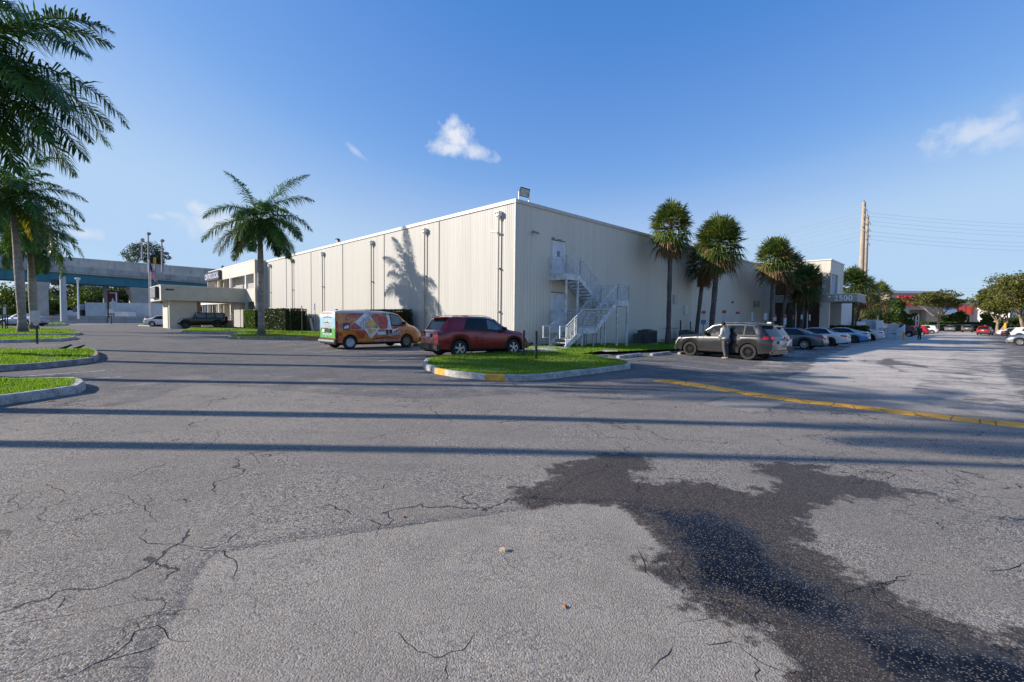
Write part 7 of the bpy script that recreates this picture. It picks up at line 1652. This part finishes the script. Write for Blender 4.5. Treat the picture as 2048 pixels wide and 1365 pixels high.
mb.bar((-2.2, 0, 1.25+z0), (.9, 0, 1.25+z0), .03); mb.bar((.9, 0, z0+.3), (.9, 0, z0+1.9), .09); mb.bar((-2.2, 0, z0+.35), (.9, 0, z0+.35), .06); mb.build('pipes', M_post, o)
for px, h, lab in ((1281, .9, 'short pale vent pipe left of the air conditioners'), (1380, 1.7, 'thin conduit pipes rising behind the leaning palm')):
    xx = colY(px, -.3); p = B2W(xx, -.3); p[2] = float(gz(p[0], p[1]))+.1; o = T('vent_pipe', lab, 'pipe', p, BA); MB().cyl((0, 0, 0), (0, 0, h), .05, n=8).build('pipe', M_galv if h < 1 else M_post, o); 
    if h > 1: MB().tube([(0, 0, h*.7), (.35, 0, h*.7), (.35, 0, .1)], .025, 6).build('conduit', M_post, o)
# ================================================================== ramp, fences at the office entrance
M_wf = pm('white_fence_paint', (.44, .47, .52), .5, var=.08)
def picket(name, label, A, B, h, gap=.13, w=.035, zoff=0.0, zend=None, solid=False, cat='fence'):
    A = np.array(A, float); B = np.array(B, float); L = np.linalg.norm((B-A)[:2]); an = atan2(B[1]-A[1], B[0]-A[0]); o = T(name, label, cat, A+[0, 0, zoff], an); dz = (zend if zend is not None else 0)
    mb = MB(); mb.bar((0, 0, h), (L, 0, h+dz), .06); mb.bar((0, 0, .12), (L, 0, .12+dz), .05); mb.build('rails', M_wf, o); pk = MB()
    if solid: pk.add([(0, -.03, -.05), (L, -.03, dz-.05), (L, -.03, h+dz), (0, -.03, h), (0, .03, -.05), (L, .03, dz-.05), (L, .03, h+dz), (0, .03, h)], [(0, 1, 2, 3), (4, 7, 6, 5), (0, 3, 7, 4), (1, 5, 6, 2)])
    else:
        for k in range(int(L/gap)+1): x = min(L, k*gap); pk.bar((x, 0, 0+dz*x/L), (x, 0, h+dz*x/L), w)
    pk.build('panel' if solid else 'pickets', M_wf, o); return o
pA, pB = GD(1722, 64), GD(1756, 69); picket('picket_fence', 'tall white picket fence behind the parked white fastback', (*pA[:2], pA[2]+.4), (*pB[:2], pB[2]+.4), 2.0, .30, .09)
A, B = GD(1751, 66), GD(1765, 67); picket('fence_screen', 'solid white fence screen right of the tall picket fence', A, B, 2.35, solid=True)
A, B = GD(1712, 60), GD(1730, 62); picket('fence_screen', 'solid white fence screen between hedge and picket fence', A, B, 2.1, solid=True)
A, B = GD(1766, 68), GD(1798, 70); picket('picket_fence', 'long white picket railing in front of the maroon SUV', (*A[:2], A[2]+.5), (*B[:2], B[2]+.5), 1.35, .30, .08)
A, B = G(1757, 679), G(1784, 680.5); picket('ramp_railing', 'near white ramp railing with open pickets at the end of the parked row', A, B, 1.35, .26, .07, cat='railing')
A, B = G(1800, 679.5), GD(1806, 66); A = G(1793, 680.5); B = np.array(GD(1806.5, 62)); picket('ramp_railing', 'grey mesh-like ramp railing climbing beside the walker', (A[0], A[1], A[2]+.1), (B[0], B[1], A[2]+.1), 1.05, .14, .05, zend=.45, cat='railing')
A = G(1793, 681); B = GD(1806.5, 62.5); d_ = (B-A)[:2]; L = np.linalg.norm(d_); an = atan2(d_[1], d_[0]); o = T('ramp', 'sloping pale concrete ramp wall under the mesh-like railing', 'ramp', A, an); MB().add([(0, -.1, -.1), (L, -.1, -.1), (L, -.1, .5), (0, -.1, .05), (0, 2.0, -.1), (L, 2.0, -.1), (L, 2.0, .5), (0, 2.0, .05)], [(0, 1, 2, 3), (4, 7, 6, 5), (0, 3, 7, 4), (1, 5, 6, 2), (3, 2, 6, 7)]).build('ramp_slab', M_conc, o)
p = G(1807.5, 680.5); o = T('bollard', 'yellow-based white bollard at the foot of the ramp', 'bollard', p); MB().cyl((0, 0, -.1), (0, 0, .95), .10, n=10).build('base', M_yel, o, smooth=True); MB().lathe([(.085, .95), (.085, 1.75), (.03, 1.82)], 10).build('post', M_white, o, smooth=True)
p = GD(2010, 97); o = T('bollard', 'yellow bollard post between the tree trunks at far right', 'bollard', p); MB().cyl((0, 0, -.1), (0, 0, 2.2), .22, n=10).build('post', M_yel, o, smooth=True)
# ================================================================== manhole, rock, birds, leaves
for q, lab in (((1838, 697.5), 0), ((372, 677), 0)):
    pass
p = G(1008, 1101.5); r = np.random.default_rng(2); mb = MB(); n = 9; vs = [(0, 0, .022)]+[(cos(2*pi*k/n)*.030*r.uniform(.8, 1.2), sin(2*pi*k/n)*.020*r.uniform(.8, 1.2), .012+.006*r.random()) for k in range(n)]+[(cos(2*pi*k/n)*.033, sin(2*pi*k/n)*.022, -.003) for k in range(n)]
mb.add(vs, [(0, 1+k, 1+(k+1) % n) for k in range(n)]+[(1+k, 1+n+k, 1+n+(k+1) % n, 1+(k+1) % n) for k in range(n)]); tag(mb.build('stone', pm('tan_stone', (.50, .38, .26), .8, var=.2, scale=40), None, loc=p), 'small tan stone lying on the asphalt in the foreground', 'stone')
M_leafd2 = pm('fallen_leaf', (.30, .11, .03), .8, var=.3, scale=30)
def dleaf(px, py, s, lab):
    p = G(px, py); mb = MB(); mb.add([(-s, 0, .004), (0, s*.5, .012), (s, 0, .006), (0, -s*.5, .003), (0, 0, .015)], [(0, 4, 1), (1, 4, 2), (2, 4, 3), (3, 4, 0)]); tag(mb.build('fallen_leaf', M_leafd2, None, loc=p, rz=px*.7), lab, 'leaf', 'fallen leaves')
for px, py, s, lab in ((808, 1036, .022, 'tiny rusty leaf on the crack left of the smooth patch'), (632, 974, .022, 'pale speck of a leaf on the left foreground asphalt'), (1129, 1215, .022, 'brown leaf lying on the smooth patch'), (104, 803, .09, 'rust-brown frond scrap beside the nearest left kerb'), (515, 951, .012, 'tiny red leaf fragment at the centre left')): dleaf(px, py, s, lab)
def bird(px, py, lab, dz=.13, s=1.0):
    p = G(px, py, dz); o = T('bird', lab, 'bird', p, radians(20)); mb = MB(); mb.tube([(-.22*s, 0, .13*s), (-.10*s, 0, .13*s), (.02*s, 0, .16*s), (.12*s, 0, .21*s), (.17*s, 0, .24*s), (.23*s, 0, .235*s)], [.008*s, .035*s, .055*s, .040*s, .032*s, .006*s], 8); mb.cyl((0, .02*s, .14*s), (0, .02*s, 0), .006); mb.cyl((0, -.02*s, .14*s), (0, -.02*s, 0), .006); mb.build('body', M_black, o, smooth=True)
bird(1053, 703, 'black bird on the lawn between the red SUV and the posts', s=1.5); bird(131, 703, 'black bird on the second left grass island', s=.9)
bird(158, 702, 'second black bird, nearer the kerb tip of the left island', s=.8)
# ================================================================== PEOPLE
def person(label, pos, yaw, joints, radii, mats, hair, scale=1.0):
    pass
M_skin = pm('skin_brown', (.16, .085, .055), .6, var=.08); M_hair = pm('hair_black', (.012, .010, .010), .8, var=.3, scale=40); M_jack = pm('jacket_grey', (.46, .47, .44), .9, var=.15, scale=30, bump=.004, bscale=60); M_trou = pm('trousers_dark', (.085, .078, .085), .9, var=.15, scale=12); M_shoe = pm('shoe_tan', (.30, .22, .15), .7); M_coat = pm('coat_navy', (.03, .035, .05), .9)
M_tr2 = pm('trousers_black', (.012, .012, .015), .9); M_bag = pm('green_bag', (.05, .11, .05), .8)
def skin_mesh(name, verts, edges, radii, mat, parent, root=0, sub=2):
    me = bpy.data.meshes.new(name); me.from_pydata(verts, edges, []); o = bpy.data.objects.new(name+'_tmp', me); COL.objects.link(o)
    sk = o.modifiers.new('s', 'SKIN'); ly_ = me.skin_vertices[0] if me.skin_vertices else None
    if ly_ is None:
        bm = bmesh.new(); bm.from_mesh(me); bm.verts.layers.skin.verify(); bm.to_mesh(me); bm.free(); ly_ = me.skin_vertices[0]
    for i, r in enumerate(radii): ly_.data[i].radius = (r, r) if not hasattr(r, '__len__') else r
    ly_.data[root].use_root = True; ss = o.modifiers.new('u', 'SUBSURF'); ss.levels = ss.render_levels = sub
    bpy.context.view_layer.update(); m2 = bpy.data.meshes.new_from_object(o.evaluated_get(bpy.context.evaluated_depsgraph_get())); bpy.data.objects.remove(o)
    m2.name = name; m2.materials.clear(); m2.materials.append(mat); m2.shade_smooth(); ob = bpy.data.objects.new(name, m2); COL.objects.link(ob); ob.parent = parent; return ob
def hand(parent, w, d, side, mat, s=1.0):
    """five curled fingers on a palm; w wrist, d pointing direction"""
    w = Vector(w); d = Vector(d).normalized(); up = Vector((0, 0, 1)); sd_ = d.cross(up).normalized(); dn = sd_.cross(d); V = [w, w+d*.09*s]; E = [(0, 1)]; Rr = [.024*s, .032*s]
    for k in range(4):
        o = V[1]+sd_*(-.028+.019*k)*s; L = (.075, .085, .08, .062)[k]*s; b = len(V); V += [o, o+d*L*.5, o+d*L*.75+dn*(-.02)*s]; E += [(1, b), (b, b+1), (b+1, b+2)]; Rr += [.011*s, .010*s, .008*s]
    b = len(V); V += [w+d*.03*s+sd_*side*.035*s, w+d*.07*s+sd_*side*.055*s-dn*.01*s]; E += [(0, b), (b, b+1)]; Rr += [.012*s, .009*s]
    return V, E, Rr
def man(label, pos, yaw, facing_down=True):
    root = T('person', label, 'person', pos, yaw)
    # x = left/right of the body, -y = towards the viewer (his back), y = the way he faces
    V = [(0, 0, .95), (0, .01, 1.10), (0, .03, 1.28), (0, .05, 1.42), (0, .09, 1.50), (0, .14, 1.565), (0, .165, 1.64), (0, .17, 1.70),
         (.10, 0, .90), (.115, .03, .50), (.13, -.02, .09), (.14, .12, .045), (.14, .2, .03),
         (-.10, 0, .90), (-.085, .0, .50), (-.07, -.09, .10), (-.075, .04, .045), (-.08, .12, .03),
         (.19, .05, 1.40), (.27, .02, 1.14), (.20, .24, 1.04), (-.19, .05, 1.40), (-.28, .0, 1.15), (-.23, .22, 1.06)]
    E = [(0, 1), (1, 2), (2, 3), (3, 4), (4, 5), (5, 6), (6, 7), (0, 8), (8, 9), (9, 10), (10, 11), (11, 12), (0, 13), (13, 14), (14, 15), (15, 16), (16, 17), (3, 18), (18, 19), (19, 20), (3, 21), (21, 22), (22, 23)]
    Rr = [(.145, .11), (.13, .10), (.155, .11), (.13, .09), .055, .078, .090, .06, .085, .062, .042, .045, .030, .085, .062, .042, .045, .030, .06, .045, .030, .06, .045, .030]
    for s, wi in ((1, 20), (-1, 23)):
        hv, he, hr_ = hand(root, V[wi], (-.15*s, .6, .25), -s, M_skin); b = len(V); V += [tuple(v) for v in hv[1:]]; 
        E += [((wi if a == 0 else b+a-1), (wi if c == 0 else b+c-1)) for a, c in he]; Rr += hr_[1:]
    skin_mesh('body', [tuple(v) for v in V], E, Rr, M_skin, root)
    # face: nose, ears, eyes
    # the head is bowed, so the face looks down and forward
    mb = MB(); hc = Vector((0, .15, 1.62)); f = Vector((0, .85, -.52)); u = Vector((0, .52, .85))
    mb.cyl(hc+f*.08+u*.005, hc+f*.115-u*.01, .016, .008, 6); mb.box(hc+f*.085-u*.045, (.045, .012, .01))
    for s in (1, -1): mb.lathe([(.012, -.004), (.026, 0), (.012, .006)], 8, hc+Vector((s*.083, 0, 0)), axis='x'); 
    mb.build('face_features', M_skin, root, smooth=True)
    mb = MB()
    for s in (1, -1): mb.lathe([(.009, -.004), (.009, .006)], 6, hc+Vector((s*.032, 0, 0))+f*.087+u*.012, axis='y')
    mb.build('eyes', M_black, root)
    r = np.random.default_rng(4); vs = []; fs = []
    mb = MB(); prof = [(.02, .105), (.06, .095), (.085, .065), (.098, .02), (.096, -.03), (.075, -.075)]
    mb.lathe(prof, 16, (0, 0, 0)); Mh = Matrix.Translation(hc+u*.022-f*.015) @ Matrix.Rotation(radians(-32), 4, 'X')
    mb.v = [tuple(Mh @ (Vector(v)*(1+.05*r.normal()))) for v in mb.v]; mb.build('hair', M_hair, root, smooth='all')
    # jacket
    JV = [(0, 0, .86), (0, .0, 1.02), (0, .02, 1.22), (0, .05, 1.40), (.20, .05, 1.405), (.285, .02, 1.14), (.215, .21, 1.05), (-.20, .05, 1.405), (-.295, .0, 1.15), (-.24, .19, 1.06), (0, .065, 1.46)]
    JE = [(0, 1), (1, 2), (2, 3), (3, 4), (4, 5), (5, 6), (3, 7), (7, 8), (8, 9), (3, 10)]; JR = [(.215, .15), (.20, .145), (.21, .15), (.16, .125), .078, .062, .048, .078, .062, .048, .075]
    skin_mesh('jacket', JV, JE, JR, M_jack, root)
    mb = MB(); mb.bb(-.005, .005, -.157, -.15, .80, 1.0); mb.build('jacket_vent', M_trou, root)
    TV = [(0, 0, .93), (.10, 0, .86), (.118, .03, .50), (.13, -.02, .075), (-.10, 0, .86), (-.088, .0, .50), (-.072, -.09, .085)]; TE = [(0, 1), (1, 2), (2, 3), (0, 4), (4, 5), (5, 6)]
    skin_mesh('trousers', TV, TE, [(.17, .13), .105, .085, .072, .105, .085, .072], M_trou, root)
    for s, (x, y) in ((1, (.135, .06)), (-1, (-.075, -.02))):
        mb = MB(); mb.tube([(x, y-.12, .045), (x, y-.04, .055), (x, y+.06, .045), (x, y+.15, .03)], [.035, .046, .048, .028], 8); mb.build('shoe', M_shoe, root, smooth=True)
    return root
p = G(1450, 718.3); man('man in a grey jacket and dark trousers, back turned, head bowed beside the grey SUV', (p[0], p[1], p[2]+.005), radians(28))
p = G(1838.5, 680.5); root = T('person', 'distant person in a dark coat and black trousers walking away with a green bag', 'person', (p[0], p[1], p[2]), radians(0))
V = [(0, 0, .92), (0, 0, 1.15), (0, 0, 1.38), (0, 0, 1.50), (0, .01, 1.57), (0, .01, 1.66), (.10, 0, .88), (.11, 0, .48), (.12, -.02, .06), (.12, .14, .04), (-.10, 0, .88), (-.11, 0, .48), (-.12, .02, .06), (-.12, .16, .04), (.19, 0, 1.36), (.25, .02, 1.10), (.27, .1, .88), (-.19, 0, 1.36), (-.27, .0, 1.10), (-.32, .05, .90)]
E = [(0, 1), (1, 2), (2, 3), (3, 4), (4, 5), (0, 6), (6, 7), (7, 8), (8, 9), (0, 10), (10, 11), (11, 12), (12, 13), (2, 14), (14, 15), (15, 16), (2, 17), (17, 18), (18, 19)]
skin_mesh('body', V, E, [(.15, .11), (.13, .1), (.13, .09), .055, .085, .08, .08, .06, .042, .04, .08, .06, .042, .04, .055, .045, .035, .055, .045, .035], M_skin, root)
skin_mesh('coat', [(0, 0, .84), (0, 0, 1.1), (0, 0, 1.38), (.21, 0, 1.37), (.27, .02, 1.10), (.28, .08, .92), (-.21, 0, 1.37), (-.29, 0, 1.10), (-.33, .04, .94)], [(0, 1), (1, 2), (2, 3), (3, 4), (4, 5), (2, 6), (6, 7), (7, 8)], [(.24, .17), (.21, .16), (.17, .13), .08, .07, .06, .08, .07, .06], M_coat, root)
skin_mesh('trousers', [(0, 0, .92), (.10, 0, .84), (.11, 0, .48), (.12, -.02, .07), (-.10, 0, .84), (-.11, 0, .48), (-.12, .02, .07)], [(0, 1), (1, 2), (2, 3), (0, 4), (4, 5), (5, 6)], [(.16, .12), .10, .08, .068, .10, .08, .068], M_tr2, root)
MB().lathe([(.03, .11), (.075, .085), (.098, .03), (.095, -.04), (.06, -.09)], 12, (0, -.005, 1.64)).build('hair', M_hair, root, smooth='all')
bgo = MB().bb(-.17, .17, -.10, .10, 0, .46); tag(bgo.build('bag', M_bag, None, bevel=.04, loc=(p[0]-.42, p[1]-.05, p[2]+.55)), 'green shoulder bag at the left side of the distant walker', 'bag')
